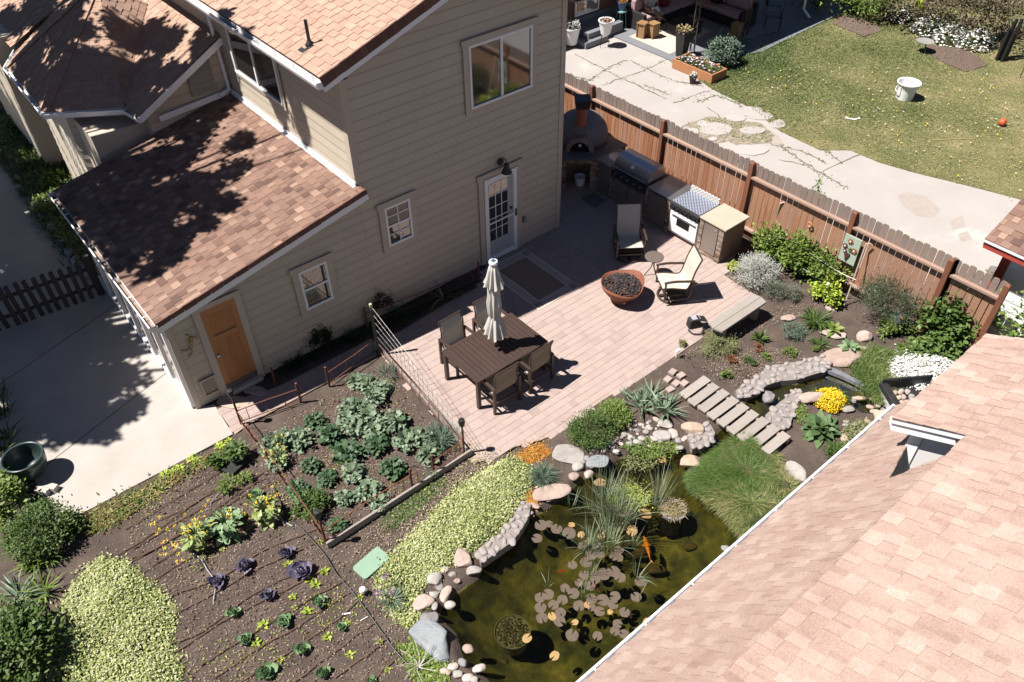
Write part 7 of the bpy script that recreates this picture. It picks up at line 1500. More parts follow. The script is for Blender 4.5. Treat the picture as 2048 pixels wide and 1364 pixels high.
# reeds
def reeds(px, py, n, L, lb, base=.12, w=.010, lean=None):
    p = G(px, py, -.2); a = U(0, 6.3, n); rr = base * np.sqrt(rng.random(n)); B = np.stack([p.x + rr * np.cos(a), p.y + rr * np.sin(a), np.full(n, -.2)], 1)
    ob = leaves('cattail_clump', LM['reed'], B, a, U(1.28, 1.57, n), L * U(.5, 1.15, n), w * U(.6, 1.2, n), np.where(rng.random(n) < .12, U(.8, 1.5, n), U(0, .3, n)), 'blade', 4, o=tuple(p)); tag(ob, lb, 'reeds', 'reed clumps standing in the pond'); return ob
for x, y, n, L, lb, b in ((1205,1010,150,.75,'tallest reed clump at the left of the pond head',.28),(1235,1040,190,.85,'dense reed clump in the middle of the pond',.26),(1175,1100,80,.62,'reed clump among the left lily pads',.12),(1215,1095,110,.6,'reed clump standing between lily pads at the centre',.16),(1262,1090,18,.5,'thin reed clump left of the big orange fish',.08),(1315,1010,80,.85,'tall reed clump growing beside the sunken pot',.09),(1180,1150,24,.5,'short reed clump in front of the centre lily pads',.08),(1272,1160,14,.55,'three long reed blades beside a single lily pad',.04),(1095,1175,8,.5,'sparse reed blades at the left of the lily pads',.04),(1165,1195,8,.42,'few bent reed blades among the lowest pads',.04),(1280,1190,5,.4,'single bent reed by the rightmost lily pad',.02),(1140,1020,14,.5,'sparse reeds at the left pond edge',.14)):
    reeds(x, y, n, L, lb, b)
carpet('pond_weed', 'pale green pond weed floating between the reeds', 'pond weed', GP([(1215,985),(1265,965),(1300,985),(1300,1010),(1265,1020),(1230,1010)], -.1), 900, .035, .018, LM['lime'], .03, z=-.12)
carpet('pond_weed', 'pale pond weed floating at the head of the pond below the stones', 'pond weed', GP([(1255,905),(1300,902),(1330,915),(1300,935),(1265,940),(1245,925)], -.1), 700, .035, .018, LM['olive'], .03, z=-.12)
# planters in the pond
p = G(1346, 1022, -.1); t = thing('sunken_planter', 'white rimmed planter with dead reed stubble standing in the pond', 'planter', tuple(p)); m = MB(); m.lathe([(.19, -.05), (.205, .05), (.212, .05), (.2, .04), (.19, .02), (0, .02)], n=32); m.build('rim', GR, t); m = MB(); m.lathe([(.17, -.45), (.19, -.052)], n=32); m.build('pot', M['black'], t)
n = 260; a = U(0, 6.3, n); rr = .18 * np.sqrt(rng.random(n)); leaves('dead_stubble', LM['straw'], np.stack([rr * np.cos(a), rr * np.sin(a), U(.02, .08, n)], 1), U(0, 6.3, n), U(-.2, .5, n), .13, .012, 0, 'blade', 1, parent=t)
p = G(1025, 1263, -.16); t = thing('submerged_planter', 'round dark soil filled pot submerged in the lower pond', 'planter', tuple(p)); m = MB(); m.lathe([(.22, -.3), (.255, .0), (.265, .0), (.24, -.03), (0, -.04)], n=36); m.build('pot', mat('murky_pot', [(.10, .10, .06), (.2, .2, .15)], rough=.6, nscale=8), t)
n = 500; a = U(0, 6.3, n); rr = .235 * np.sqrt(rng.random(n)); leaves('pot_soil', leafm('murky_soil', (.03, .026, .01), (.08, .07, .03)), np.stack([rr * np.cos(a), rr * np.sin(a), U(-.05, -.01, n)], 1), U(0, 6.3, n), U(-.3, .4, n), .04, .025, 0, 'leaf', 1, parent=t)
# koi
def koi(px, py, L, az, label, col):
    p = G(px, py, -.17); t = thing('koi', label, 'fish', tuple(p), az); m = MB(); n = 10; pr = [(0, .02), (.1, .05), (.25, .085), (.45, .08), (.7, .05), (.88, .022), (1, .012)]
    vs = []; fs = []
    for x, r in pr:
        for k in range(n): a = 2 * PI * k / n; vs.append(((x - .5) * L, r * L * 1.1 * math.cos(a) + .02 * L * math.sin(x * 4), r * L * .9 * math.sin(a)))
    for i in range(len(pr) - 1): fs += [(i * n + k, i * n + (k + 1) % n, (i + 1) * n + (k + 1) % n, (i + 1) * n + k) for k in range(n)]
    m.add(vs, fs, .5); m.build('body', col, t, smooth=True)
    f = MB(); f.add([(.48 * L, 0, 0), (.68 * L, .07 * L, .01), (.62 * L, 0, 0), (.68 * L, -.07 * L, .01)], [(0, 1, 2, 3)]); f.build('tail_fin', col, t)
    for s_ in (-1, 1): f = MB(); f.add([(-.2 * L, s_ * .07 * L, 0), (-.1 * L, s_ * .17 * L, 0), (-.05 * L, s_ * .08 * L, 0)], [(0, 1, 2)]); f.build('side_fin', col, t)
KO = mat('orange_koi', [(.75, .20, .02), (.9, .32, .05)], rough=.35, nscale=6); KR = mat('red_koi', [(.6, .03, .02)], rough=.35)
koi(1294, 1095, .42, YAW - PI / 2 + .12 + PI - PI, 'largest fish, a long orange koi right of the reeds', KO)
koi(1122, 1142, .15, YAW + .1 + PI, 'small bright red goldfish left of the centre reeds', KR)
koi(1192, 1172, .16, YAW - 1.2, 'small red goldfish hiding under the centre lily pads', KR)
# drip lines over the vegetable soil
dl_ = [((265,1098),(455,985),(560,925)),((255,1120),(330,1085),(480,985),(530,955)),((235,1110),(300,1070),(420,985),(500,940)),((310,1045),(380,1010),(470,960)),((250,1060),(330,1010),(440,945)),((240,1135),(350,1075),(470,1000),(560,960)),((265,1160),(370,1090),(450,1050),(545,1010)),((300,1165),(380,1115),(500,1050),(610,1010)),
 ((330,1195),(450,1150),(520,1105),(640,1055)),((335,1235),(440,1180),(530,1130),(655,1075)),((335,1288),(400,1265),(520,1180),(640,1130)),((345,1310),(450,1240),(560,1185),(665,1130)),((430,1355),(520,1295),(600,1250),(700,1185)),((480,1364),(600,1290),(680,1235),(725,1190)),((590,1364),(680,1295),(750,1245)),((400,1330),(500,1270),(590,1215),(690,1160)),((670,1355),(740,1305),(775,1275)),((740,1364),(800,1310))]
for pts in dl_:
    P = [G(x, y, .012) for x, y in pts]; m = MB(); c = arc([p - P[0] for p in P], 7); c = [q + Vector((random.gauss(0, .006), random.gauss(0, .006), random.uniform(0, .008))) for q in c]; m.tube(c, .0085, 6)
    tag(m.build('drip_hose', M['soaker'], loc=P[0]), 'brown soaker hose running in rows across the vegetable soil', 'hose', 'brown soaker hoses over the vegetable soil')
for pts in (((575,1010),(560,985)), ): pass
for k, pts in enumerate([((570,805),(640,890),(690,955)),((640,905),(690,975),(720,1000)),((730,905),(760,945),(790,985)),((660,800),(720,860),(770,920)),((610,985),(650,1010),(690,1040))]):
    P = [G(x, y, .012) for x, y in pts]; m = MB(); m.tube(arc([p - P[0] for p in P], 6), .008, 6); tag(m.build('drip_hose', M['soaker'], loc=P[0]), 'brown soaker hose between the kale inside the rebar fence', 'hose', 'brown soaker hoses among the kale')
def hose(pts, r, mt, lb, name='hose'):
    P = [G(x, y, .02) for x, y in pts]; m = MB(); m.tube(arc([p - P[0] for p in P], 8), r, 8); return tag(m.build(name, mt, loc=P[0]), lb, 'hose')
hose([(548,975),(575,1030),(610,1065),(650,1110),(675,1150),(710,1190),(750,1245),(790,1300),(822,1335)], .012, M['black'], 'long black hose running down between cabbage rows and pond')
WL = mat('pale_line', [(.42, .45, .52)], rough=.5)
hose([(345,1090),(395,1112),(415,1140),(432,1165),(430,1180),(426,1205)], .007, WL, 'pale line looping past the leftmost purple cabbage', 'line')
hose([(553,1018),(565,1040),(585,1052)], .007, WL, 'short pale line below the yellowing bolting kale', 'line')
hose([(440,985),(425,1000),(420,1012)], .005, WL, 'thin pale line beside the feathery herb', 'line')
# small things on the soil
m = MB(); q = []; W2, H2 = .155, .26; r_ = .05
for cx, cy, a0 in ((W2 - r_, H2 - r_, 0), (-W2 + r_, H2 - r_, PI / 2), (-W2 + r_, -H2 + r_, PI), (W2 - r_, -H2 + r_, 1.5 * PI)):
    for k in range(5): a = a0 + PI / 2 * k / 4; q.append((cx + r_ * math.cos(a), cy + r_ * math.sin(a)))
m.prism(q, 0, .03, inset=.02); ob = m.build('valve_box_lid', mat('green_plastic_lid', [(.22, .36, .26), (.28, .43, .32)], rough=.6, nscale=6, detail=.1), loc=G(743, 1127, .0), rz=-PI / 2 + .15); tag(ob, 'rounded pale green irrigation box lid on the soil path', 'lid')
for x, y, r, lb in ((693, 1228, .4, 'white plastic plant label lying between drip hoses'), (728, 1238, .8, 'thin pale stick lying beside the black hose')):
    m = MB(); m.box((0, 0, .012), (.12, .02 if r < .5 else .008, .004)); ob = m.build('plant_label', M['white'], loc=G(x, y, .005), rz=r - .9); tag(ob, lb, 'plant label')
m = MB(); m.tube([(0, 0, 0), (0, 0, .15)], .012, 8); m.box((.02, 0, .17), (.09, .05, .04)); ob = m.build('sprinkler', M['white'], loc=G(1352, 715)); tag(ob, 'small white stake light at the patio edge beside tiny weeds', 'garden light')
m = MB(); m.tube([(0, 0, 0), (0, 0, .1)], .01, 8); m.lathe([(0, .1), (.05, .11), (.045, .14), (0, .15)], n=14); ob = m.build('sprinkler', M['white'], loc=G(727, 1188)); tag(ob, 'small white sprinkler head beside the alliums', 'sprinkler')
t = thing('spotlight', 'black spotlight on a spike between the orange sedum and tan boulder', 'garden light', tuple(G(1762, 868))); m = MB(); m.tube([(0, 0, 0), (0, .02, .3)], .008, 6); m.build('spike', M['black'], t); m = MB(); m.tube([(-.05, 0, .3), (.05, .02, .33)], .04, 14); m.build('lamp_head', M['black'], t)
t = thing('metal_flower', 'round silver metal flower ornament on a stake before the juniper', 'ornament', tuple(G(1785, 668))); m = MB(); m.tube([(0, 0, 0), (0, 0, .35)], .008, 6); m.build('stake', M['black'], t); m = MB(); m.lathe([(0, .01), (.11, .0), (.12, .012), (0, .02)], n=20); o_ = m.build('disc', mat('etched_metal', [(.3, .3, .33), (.5, .5, .52)], rough=.3, nscale=9, metal=.6), t); o_.location = (0, 0, .42); o_.rotation_euler = (1.2, 0, -.5); m = MB(); m.box((0, 0, .03), (.04, .04, .02)); o2 = m.build('centre', KO, t); o2.location = (0, -.03, .42)
# small bricks / stepping pavers at the bridge end
for i, (x, y) in enumerate(((1345,745),(1362,752),(1335,760),(1352,768),(1368,768),(1340,780))):
    p = G(x, y); m = MB(); m.box((0, 0, .01), (.15, .12, .06)); ob = m.build('loose_paver', M['paver'], loc=p, bev=.006, rz=random.uniform(-.2, .2)); tag(ob, 'loose reddish paver between the patio edge and the footbridge', 'paver', 'loose pavers before the footbridge')
# driftwood stump
t = thing('driftwood_stump', 'grey split driftwood stump leaning at the fence end below the garage corner', 'stump', tuple(G(1925, 655))); m = MB(); m.tube(arc([(0, 0, 0), (.03, -.02, .45), (.18, .0, .95), (.26, .02, 1.35)], 5), [.17, .16, .15, .15, .14, .14, .13, .12, .12, .11, .11, .1, .1, .1, .1, .09], 9)
m.build('trunk', mat('driftwood', [(.14, .125, .12), (.26, .235, .225), (.36, .33, .31)], rough=.95, nscale=6, rndmix=False, detail=.4, dscale=16, bump=.6, bscale=18, stretch=(4, 4, .6)), t)
m = MB(); m.tube(arc([(0, 0, .3), (-.2, .1, .75), (-.3, .25, 1.25)], 5), [.12, .12, .11, .1, .1, .09, .08, .07, .07, .06, .05], 8); m.build('branch', MATS['driftwood'], t)
# big glazed pot on bricks
p = G(70, 952); pt = thing('glazed_pot', 'big empty dark green glazed pot on the slab edge', 'pot', (p.x, p.y, .1)); pt.scale = (.88,) * 3
m = MB(); m.lathe([(.2, 0), (.25, .04), (.33, .2), (.36, .36), (.355, .44), (.375, .455), (.37, .475), (.335, .475), (.33, .44), (.33, .3), (.26, .08), (0, .06)], n=44); m.build('body', M['glazed'], pt, smooth=True)
for k, (x, y) in enumerate(((88, 985), (104, 978))):
    m = MB(); m.box((0, 0, .05), (.11, .24, .1)); ob = m.build('support_brick', M['concrete'], loc=G(x, y), bev=.006, rz=YAW + 1.3); tag(ob, ('pale brick under the front of the glazed pot, the left of two', 'pale brick under the front of the glazed pot, the right of two')[k], 'brick')
# picket fence at the slab end
A_, B_ = Vector((-11.6, 4.66, 0)), Vector((-8.98, 4.42, 0)); t = thing('picket_fence', 'old dark picket fence across the slab beside the lean-to', 'fence', tuple(A_)); d = B_ - A_; n = 16
m = MB()
for k in range(n):
    if k in (5,): continue
    p = d * ((k + .5) / n); hh = .9 + random.uniform(-.03, .03); m.box((p.x, p.y, hh / 2), (.09, .022, hh), rz=math.atan2(d.y, d.x), ry=random.uniform(-.03, .03)); m.prism([(p.x + .045 * math.cos(q * PI / 5), p.y + .0) if False else (p.x + .045 * math.cos(PI * q / 5), p.y + .011 * math.sin(PI * q / 5)) for q in range(6)], hh, hh + .03, inset=.5)
PKM = mat('dark_old_picket', [(.045, .038, .036), (.08, .066, .06)], rough=.95, nscale=5, detail=.3, stretch=(3, 3, .5)); m.build('pickets', PKM, t)
for z in (.25, .68): m = MB(); m.bar(Vector((0, .03, z)), d + Vector((0, .03, z)), .03, .07); m.build('rail', PKM, t)
for f in (.36, .99): m = MB(); q = d * f; m.box((q.x, q.y + .03, .5), (.1, .1, 1.0)); m.build('post', PKM, t)
# ---------------------------------------------------------------- neighbour's covered porch
NB = thing('neighbour_house', 'brick neighbouring house with grey base and deep covered porch', 'house', (7, 7.9, 0)); no = NB.location
m = MB(); m.span((3.5, 7.95, 0), (18, 8.2, 2.9)); m.build('brick_wall', M['brick'], NB, o=no)
m = MB(); m.span((3.5, 7.9, 0), (18, 7.96, .55)); m.build('grey_base', M['greypaint'], NB, o=no)
for x0, x1, z0, z1, lb in ((7.9, 9.0, .62, 2.3, 'screen_door'), (9.9, 10.5, .9, 2.1, 'window')):
    f = MB(); f.span((x0, 7.88, z0), (x1, 7.93, z1)); ff = f.build(lb, M['alum'], NB, o=no); g = MB(); g.span((x0 + .07, 7.865, z0 + .07), (x1 - .07, 7.879, z1 - .07)); g.build('pane', M['glass_light'] if lb != 'window' else M['glass'], ff, o=no)
m = MB(); m.add([(9.0, 3.85, 2.62), (16.2, 3.95, 2.62), (16.2, 8.2, 2.9), (9.0, 8.2, 2.9)], [(0, 1, 2, 3)]); m.add([(9.0, 3.85, 2.72), (16.2, 3.95, 2.72), (16.2, 8.2, 3.0), (9.0, 8.2, 3.0)], [(0, 1, 2, 3)]); m.add([(9.0, 3.85, 2.62), (9.0, 3.85, 2.72), (9.0, 8.2, 3.0), (9.0, 8.2, 2.9)], [(0, 1, 2, 3)]); m.build('porch_roof', M['white'], NB, o=no)
m = MB(); m.tube([(14.85, 3.8, 2.6), (14.85, 3.8, .35), (14.95, 3.55, .08)], .045, 8); m.build('downspout', M['alum'], NB, o=no)
for x, y in ((9.75, 4.35), (12.15, 4.11)):
    c = MB()
    for dx in (-.11, .11): c.span((x + dx - .014, y - .014, 0), (x + dx + .014, y + .014, 2.66))
    for k in range(7):
        z = .25 + k * .36; c.tube([(x + .07 * math.cos(a), y, z + .13 * math.sin(a)) for a in [2 * PI * q / 12 for q in range(13)]], .008, 5, caps=False)
    c.build('iron_post', mat('brown_iron', [(.08, .055, .045)], rough=.5), NB, o=no)
m = MB()
for s_ in ((7.45, 6.85, 8.45, 7.9, .18), (7.75, 7.05, 9.35, 7.9, .36)): m.span((s_[0], s_[1], 0), (s_[2], s_[3], s_[4]))
tag(m.build('porch_steps', M['greypaint']), 'two grey painted concrete steps against the brick wall', 'steps')
sheet('porch_mat', [(9.15, 4.75), (9.9, 4.8), (11.6, 5.1), (11.8, 6.8), (9.2, 6.6)], .036, M['concrete'], None); tag(COL.objects['porch_mat'], 'cream outdoor carpet lit by the sun at the porch edge', 'rug')
SP = GP([(1240, 60), (1296, 42)], .0)
# wicker corner sofa
so_ = thing('corner_sofa', 'black wicker corner sofa with mauve cushions under the porch roof', 'sofa', (10.9, 6.6, 0)); oo_ = so_.location
WK = mat('black_wicker', [(.012, .011, .012), (.03, .027, .027)], rough=.7, nscale=40, detail=.3, bump=.4, bscale=60); CU = mat('mauve_cushion', [(.30, .20, .22), (.36, .25, .27)], rough=.9, nscale=5, detail=.08)
for a in ((9.9, 6.55, .05, 12.6, 7.35, .32), (12.3, 4.6, .05, 13.1, 7.35, .32)): m = MB(); m.span(a[:3], a[3:]); m.build('wicker_base', WK, so_, o=oo_)
for a in ((9.8, 7.3, .05, 13.2, 7.42, .75), (13.05, 4.5, .05, 13.2, 7.3, .75), (9.75, 6.5, .05, 9.88, 7.4, .6), (12.3, 4.46, .05, 13.1, 4.58, .6)): m = MB(); m.span(a[:3], a[3:]); m.build('wicker_back', WK, so_, o=oo_)
for a in ((9.92, 6.55, .33, 10.85, 7.28, .47), (10.88, 6.55, .33, 11.7, 7.28, .47), (11.73, 6.55, .33, 12.6, 7.28, .47), (12.32, 5.6, .33, 13.02, 6.5, .47), (12.32, 4.62, .33, 13.02, 5.57, .47), (9.92, 7.1, .5, 10.85, 7.3, .9), (10.88, 7.1, .5, 11.8, 7.3, .9), (12.84, 5.6, .5, 13.04, 6.5, .9), (12.84, 4.62, .5, 13.04, 5.57, .9)):
    m = MB(); m.span(a[:3], a[3:]); m.build('cushion', CU, so_, o=oo_, bev=.05)
for x, y, z, c, lb in ((11.2, 6.95, .58, (.22, .02, .025), 'dark red cushion on the wicker sofa right of the reader'), (12.75, 5.9, .6, (.015, .014, .016), 'round black cushion against the sofa back')):
    m = MB().rock((0, 0, 0), (.45, .4, .2), seed=2, rough=.04); ob = m.build('throw_cushion', mat('cushion_' + str(x), [c], rough=.9), smooth=True, loc=(x, y, z)); tag(ob, lb, 'cushion')
m = MB(); m.span((10.35, 5.25, .0), (11.25, 6.0, .36)); m.span((10.3, 5.2, .36), (11.3, 6.05, .39)); tag(m.build('coffee_table', WK), 'black wicker coffee table in front of the mauve sofa', 'table')
def planter(name, lb, loc, prof, mt, fol, n, fm, sq=False, extra=None):
    t = thing(name, lb, 'planter', loc); m = MB(); m.lathe(prof, n=4 if sq else 24); po_ = m.build('pot', mt, t); po_.rotation_euler = (0, 0, PI / 4 if sq else 0)
    h = prof[-1][1]; a = U(0, 6.3, n); rr = prof[-2][0] * U(0, 1, n); leaves('foliage', fm, np.stack([rr * np.cos(a), rr * np.sin(a), h + U(0, fol, n)], 1), a, U(-.1, 1.2, n), .09, .05, .4, 'leaf', 1, parent=t); return t
planter('tall_planter', 'tall square black planter with small flowers before the iron post', (9.32, 4.42, 0), [(.17, 0), (.27, .85), (.27, .87), (.24, .87), (.22, .82), (0, .82)], M['black'], .12, 160, LM['straw'], True)
t = planter('white_pot', 'white flower pot raised on a thin wire stand beside the steps', (8.08, 6.62, .42), [(.15, 0), (.24, .4), (.26, .4), (.26, .44), (.22, .43), (.21, .38), (0, .38)], M['white'], .06, 120, LM['red']); m = MB()
for k in range(4): a = k * PI / 2; m.tube([(.2 * math.cos(a), .2 * math.sin(a), -.42), (.15 * math.cos(a), .15 * math.sin(a), 0)], .008, 5)
m.build('wire_stand', M['black'], t)
planter('white_pot', 'white flower pot with silver foliage half hidden by the house corner', (7.25, 7.35, .1), [(.2, 0), (.28, .5), (.3, .5), (.3, .54), (.25, .53), (.24, .5), (0, .5)], M['white'], .2, 260, LM['silver'])
t = planter('blue_pot', 'blue pot with orange marigolds on a pale stool', (9.55, 7.35, .62), [(.12, 0), (.18, .26), (.19, .3), (.16, .3), (.15, .27), (0, .27)], mat('blue_glaze', [(.03, .09, .28), (.12, .2, .4)], rough=.3, nscale=20), .12, 140, LM['orange'])
s_ = thing('plant_stool', 'pale aqua round stool under the blue marigold pot', 'stool', (9.55, 7.35, 0)); m = MB(); m.lathe([(0, .57), (.2, .57), (.2, .61), (0, .61)], n=20); m.build('seat', mat('aqua_paint', [(.35, .6, .55)], rough=.5), s_)
for k in range(4): a = k * PI / 2 + .5; m = MB(); m.tube([(.14 * math.cos(a), .14 * math.sin(a), .58), (.2 * math.cos(a), .2 * math.sin(a), 0)], .014, 6); m.build('leg', MATS['aqua_paint'], s_)
for x, y, r_, lb in ((9.5, 6.3, .2, 'larger slatted wooden lantern box beside the sofa arm'), (9.75, 6.05, -.1, 'smaller slatted wooden lantern box at the sofa arm'), (11.75, 4.2, .1, 'slatted wooden lantern box at the far end of the sofa')):
    t = thing('wooden_lantern', lb, 'lantern', (x, y, 0), r_, 'slatted wooden lantern boxes'); WL2 = mat('lantern_wood', [(.3, .17, .07), (.4, .24, .11)], rough=.7)
    for dx in (-.13, .13):
        for dy in (-.13, .13): m = MB(); m.box((dx, dy, .25), (.035, .035, .5)); m.build('corner_post', WL2, t)
    m = MB(); m.box((0, 0, .5), (.32, .32, .03)); m.box((0, 0, .03), (.32, .32, .03)); m.box((0, 0, .26), (.24, .24, .42), rnd=.9); m.build('frame', WL2, t)
# raised planter box
t = thing('planter_box', 'orange cedar raised planter box with mixed flowers by the lawn corner', 'planter', (8.85, 3.3, 0)); x0, x1, y0, y1 = 8.5, 9.2, 2.52, 4.08
OC = mat('orange_cedar', [(.42, .17, .07), (.52, .24, .11)], rough=.75, nscale=4, detail=.2, dscale=14)
for a in ((x0, y0, 0, x0 + .05, y1, .28), (x1 - .05, y0, 0, x1, y1, .28), (x0 + .05, y0, 0, x1 - .05, y0 + .05, .28), (x0 + .05, y1 - .05, 0, x1 - .05, y1, .28)): m = MB(); m.span(a[:3], a[3:]); m.build('side_board', OC, t, o=t.location)
m = MB(); m.span((x0 + .05, y0 + .05, .0), (x1 - .05, y1 - .05, .2)); m.build('potting_soil', mat('potting_soil', [(.05, .035, .028), (.09, .065, .05)], rough=1, nscale=14, detail=.3), t, o=t.location)
n = 500; leaves('flower_leaves', LM['green'], np.stack([U(-.28, .28, n), U(-.7, .7, n), U(.2, .34, n)], 1), U(0, 6.3, n), U(-.2, 1, n), .08, .04, .3, 'leaf', 1, parent=t)
n = 60; leaves('blossoms', leafm('mixed_blossoms', (.5, .3, .5), (.75, .75, .72), (.5, .05, .08)), np.stack([U(-.28, .28, n), U(-.7, .7, n), U(.3, .38, n)], 1), U(0, 6.3, n), .1, .09, .09, 0, 'round', 1, parent=t)
bush('lilac_bush', 'leafy green bush between the planter box and the dark porch shade', 'shrub', (9.9, 3.25, 0), (.5, .45, .75), 2000, .1, .05, LM['fescue'], K=40)
planter('small_pot', 'small dark pot with pale leaves on the concrete beside the planter box', (8.16, 2.95, 0), [(.08, 0), (.12, .2), (.13, .21), (.1, .2), (0, .18)], M['black'], .14, 40, LM['silver'])
# white tub, bird bath, ball, bone, chimes on the lawn
t = thing('white_tub', 'big white plastic tub standing on the lawn', 'tub', tuple(G(1808, 196))); m = MB(); m.lathe([(.23, 0), (.26, .3), (.3, .46), (.33, .47), (.33, .49), (.29, .48), (.25, .28), (.22, .03), (0, .03)], n=32); m.build('body', M['white'], t)
for a in (YAW + PI + .2, YAW + .2): m = MB(); q = Vector((math.cos(a), math.sin(a), 0)); s2_ = Vector((-math.sin(a), math.cos(a), 0)); m.tube(arc([q * .29 + s2_ * .08 + Vector((0, 0, .4)), q * .33 + s2_ * .06 + Vector((0, 0, .27)), q * .33 - s2_ * .06 + Vector((0, 0, .27)), q * .29 - s2_ * .08 + Vector((0, 0, .4))]), .012, 6); m.build('handle', M['alum'], t)
t = thing('bird_bath', 'low round grey bird bath beside the right soil patch', 'bird bath', tuple(G(1843, 104))); m = MB(); m.lathe([(0, .3), (.1, .3), (.26, .34), (.27, .36), (.1, .335), (0, .33)], n=28); m.build('bowl', GR, t)
for k in range(3): a = k * 2.1; m = MB(); m.tube([(.18 * math.cos(a), .18 * math.sin(a), 0), (.1 * math.cos(a), .1 * math.sin(a), .31)], .014, 6); m.build('leg', GR, t)
m = MB().rock((0, 0, .1), (.2, .2, .2), seed=1, rough=.0, sub=3); tag(m.build('ball', mat('orange_ball', [(.7, .12, .04)], rough=.5), smooth=True, loc=G(2002, 251)), 'orange ball lying on the lawn near the right edge', 'ball')
m = MB(); m.tube(arc([(0, 0, .02), (.02, -.1, .02), (.12, -.22, .02), (.24, -.25, .02)]), .02, 8); m.rock((0, 0, .025), (.08, .07, .05), seed=3, sub=1); m.rock((.24, -.25, .025), (.08, .07, .05), seed=4, sub=1); tag(m.build('dog_toy', M['white'], loc=G(1692, 237)), 'curved white bone shaped dog toy on the lawn', 'dog toy')
t = thing('pipe_ornament', 'group of black pipes of different height standing by the hedge', 'ornament', tuple(G(2003, 120)))
for k, (dx, dy, h) in enumerate(((-.15, .1, 1.0), (0, .08, 1.15), (.13, .1, 1.2), (-.1, -.05, .9), (.05, -.08, 1.1), (.2, -.02, 1.22))): m = MB(); m.tube([(dx, dy, 0), (dx + .05, dy, h)], .05, 10); m.build('pipe', M['black'], t)
m = MB().rock((0, 0, 0), (.34, .34, .5), seed=1, rough=.02); ob = m.build('hanging_ball', mat('lime_plastic', [(.45, .62, .03)], rough=.5), smooth=True, loc=G(1847, 5, .6)); tag(ob, 'lime green plastic lattice ball in the far hedge', 'ball')
t = thing('shepherd_hook', 'thin black garden hook at the right edge of the lawn', 'garden hook', tuple(G(2040, 155))); m = MB(); m.tube(arc([(0, 0, 0), (0, 0, 1.2), (.05, 0, 1.35), (.12, 0, 1.3)]), .012, 6); m.build('rod', M['black'], t)
m = MB(); m.tube([(0, 0, .01), (.95, -.7, .01)], .012, 6); tag(m.build('stick', mat('straw_stick', [(.45, .36, .2)], rough=.9), loc=G(1862, 281)), 'thin straw coloured stick lying on the lawn', 'stick')
# dark patio chairs under the porch
for k, (x, y, r) in enumerate(((13.4, 3.95, .5), (14.2, 4.6, -2.4))):
    t = thing('porch_chair', ('dark mesh porch chair nearest the lawn edge', 'dark mesh porch chair behind the other one')[k], 'chair', (x, y, .03), r)
    m = MB(); m.box((0, 0, .43), (.5, .5, .03)); m.build('seat', M['black'], t); m = MB(); m.box((0, -.25, .72), (.5, .03, .55), rx=.15); m.build('backrest', M['black'], t)
    for dx in (-.23, .23):
        for dy in (-.23, .23): m = MB(); m.tube([(dx, dy, .43), (dx * 1.1, dy * 1.1, 0)], .014, 6); m.build('leg', M['black'], t)
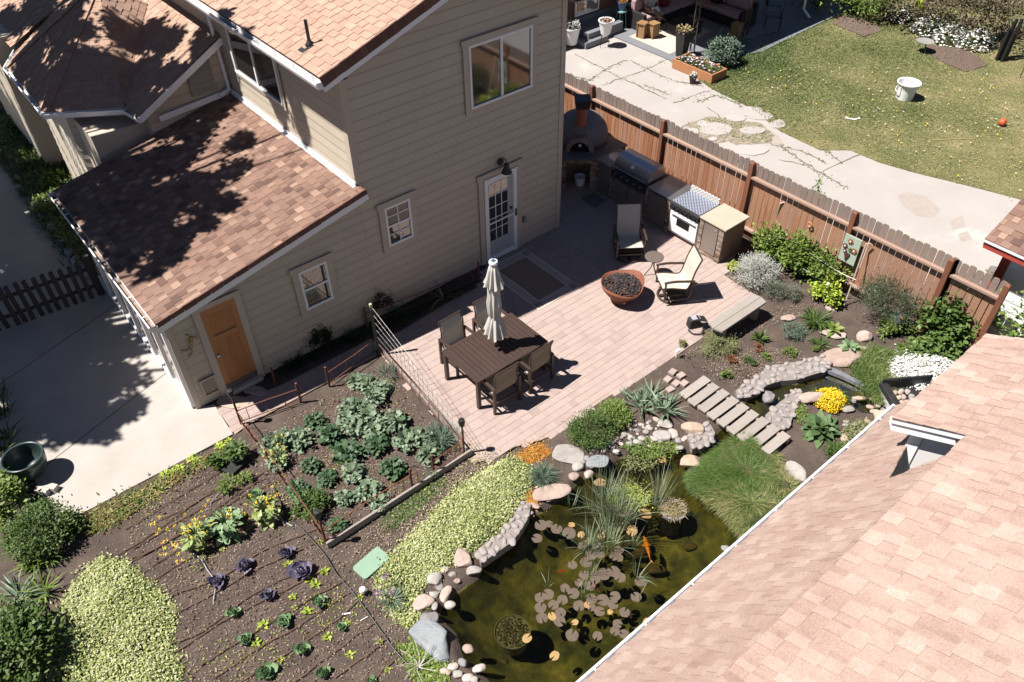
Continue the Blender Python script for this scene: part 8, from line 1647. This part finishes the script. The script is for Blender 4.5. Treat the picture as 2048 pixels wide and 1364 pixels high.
# ---------------------------------------------------------------- seated reader
def person():
    SK = mat('skin', [(.42, .24, .17)], rough=.6, sss=.1); SH = mat('white_shirt', [(.55, .54, .54)], rough=.9); PA = mat('khaki_trousers', [(.28, .21, .15)], rough=.9); HA = mat('brown_hair', [(.06, .035, .02)], rough=.8)
    L0 = Vector((10.42, 6.85, .48)); rz = -1.9        # sits facing out from the sofa
    t = thing('person', 'seated person in white shirt and khaki trousers reading with legs crossed', 'person', tuple(L0), rz)
    def skin(name, pts, edges, rad, m, root=0, sub=2):
        me = bpy.data.meshes.new(name); me.from_pydata(pts, edges, []); me.materials.append(m); ob = bpy.data.objects.new(name, me); link(ob); ob.parent = t
        md = ob.modifiers.new('skin', 'SKIN'); md.use_smooth_shade = True
        for v, r in zip(me.skin_vertices[0].data, rad): v.radius = (r, r) if not hasattr(r, '__len__') else r
        me.skin_vertices[0].data[root].use_root = True
        s = ob.modifiers.new('sub', 'SUBSURF'); s.levels = sub; s.render_levels = sub; return ob
    # local: +x is forward, y sideways, z up; origin on the seat
    P = [(0, 0, .09), (.0, 0, .25), (.0, 0, .42), (-.01, 0, .50), (.01, 0, .56), (.03, 0, .66), (.035, 0, .75),
         (-.01, .17, .46), (.05, .24, .22), (.26, .13, .17), (-.01, -.17, .46), (.06, -.25, .22), (.27, -.12, .17),
         (.02, .09, .08), (.44, .10, .12), (.50, .08, -.30), (.60, .08, -.38), (.02, -.09, .08), (.44, -.05, .16), (.60, .12, -.02), (.74, .14, .0)]
    E = [(0, 1), (1, 2), (2, 3), (3, 4), (4, 5), (5, 6), (2, 7), (7, 8), (8, 9), (2, 10), (10, 11), (11, 12), (0, 13), (13, 14), (14, 15), (15, 16), (0, 17), (17, 18), (18, 19), (19, 20)]
    Rr = [(.15, .12), (.15, .11), (.16, .10), .06, .055, (.085, .075), (.075, .07), .055, .042, .028, .055, .042, .028, .085, .06, .042, .04, .085, .06, .042, .035]
    skin('body', P, E, Rr, SK)
    skin('shirt', [(0, 0, .07), (0, 0, .25), (0, 0, .42), (-.01, 0, .5), (-.01, .18, .455), (.03, .235, .31), (-.01, -.18, .455), (.04, -.24, .31)], [(0, 1), (1, 2), (2, 3), (2, 4), (4, 5), (2, 6), (6, 7)], [(.175, .14), (.17, .13), (.18, .12), .075, .07, .06, .07, .06], SH)
    skin('trousers', [(0, 0, .09), (.02, .09, .08), (.44, .10, .12), (.50, .08, -.28), (.02, -.09, .08), (.44, -.05, .16), (.58, .10, 0)], [(0, 1), (1, 2), (2, 3), (0, 4), (4, 5), (5, 6)], [(.16, .12), .10, .078, .062, .10, .078, .06], PA)
    m = MB().rock((.015, 0, .745), (.20, .19, .16), seed=2, rough=.05); m.build('hair', HA, t, smooth=True)
    m = MB()
    for y in (-.032, .032): m.rock((.108, y, .70), (.016, .022, .012), seed=1, sub=1)
    m.build('eyes', M['black'], t, smooth=True)
    m = MB().rock((.115, 0, .675), (.035, .028, .045), seed=1, sub=2, rough=.03); m.build('nose', SK, t, smooth=True)
    for s_, c in ((1, (.27, .13, .17)), (-1, (.28, -.12, .17))):
        m = MB(); m.rock((c[0] + .03, c[1], c[2]), (.09, .075, .04), seed=5, rough=.05)
        for k in range(4): y = c[1] + (k - 1.5) * .018; L_ = [.055, .065, .06, .045][k]; m.tube([(c[0] + .06, y, c[2]), (c[0] + .06 + L_ * .6, y - s_ * .004, c[2] + .008), (c[0] + .06 + L_, y - s_ * .012, c[2] - .008)], [.009, .0085, .006], 6)
        m.tube([(c[0] + .02, c[1] - s_ * .03, c[2] + .01), (c[0] + .055, c[1] - s_ * .055, c[2] + .03)], [.011, .008], 6); m.build('hand', SK, t, smooth=True)
    for p in ((.60, .08, -.42), (.76, .14, -.01)): m = MB(); m.rock(p, (.24, .09, .07), seed=3, rough=.04); m.build('shoe', M['metal_dark'], t, smooth=True)
    m = MB(); m.box((.36, .0, .2), (.2, .28, .01), ry=.5); ob = m.build('magazine', M['white']); ob.location = L0; ob.rotation_euler = (0, 0, rz); tag(ob, 'open white magazine held by the seated reader', 'magazine')
person()
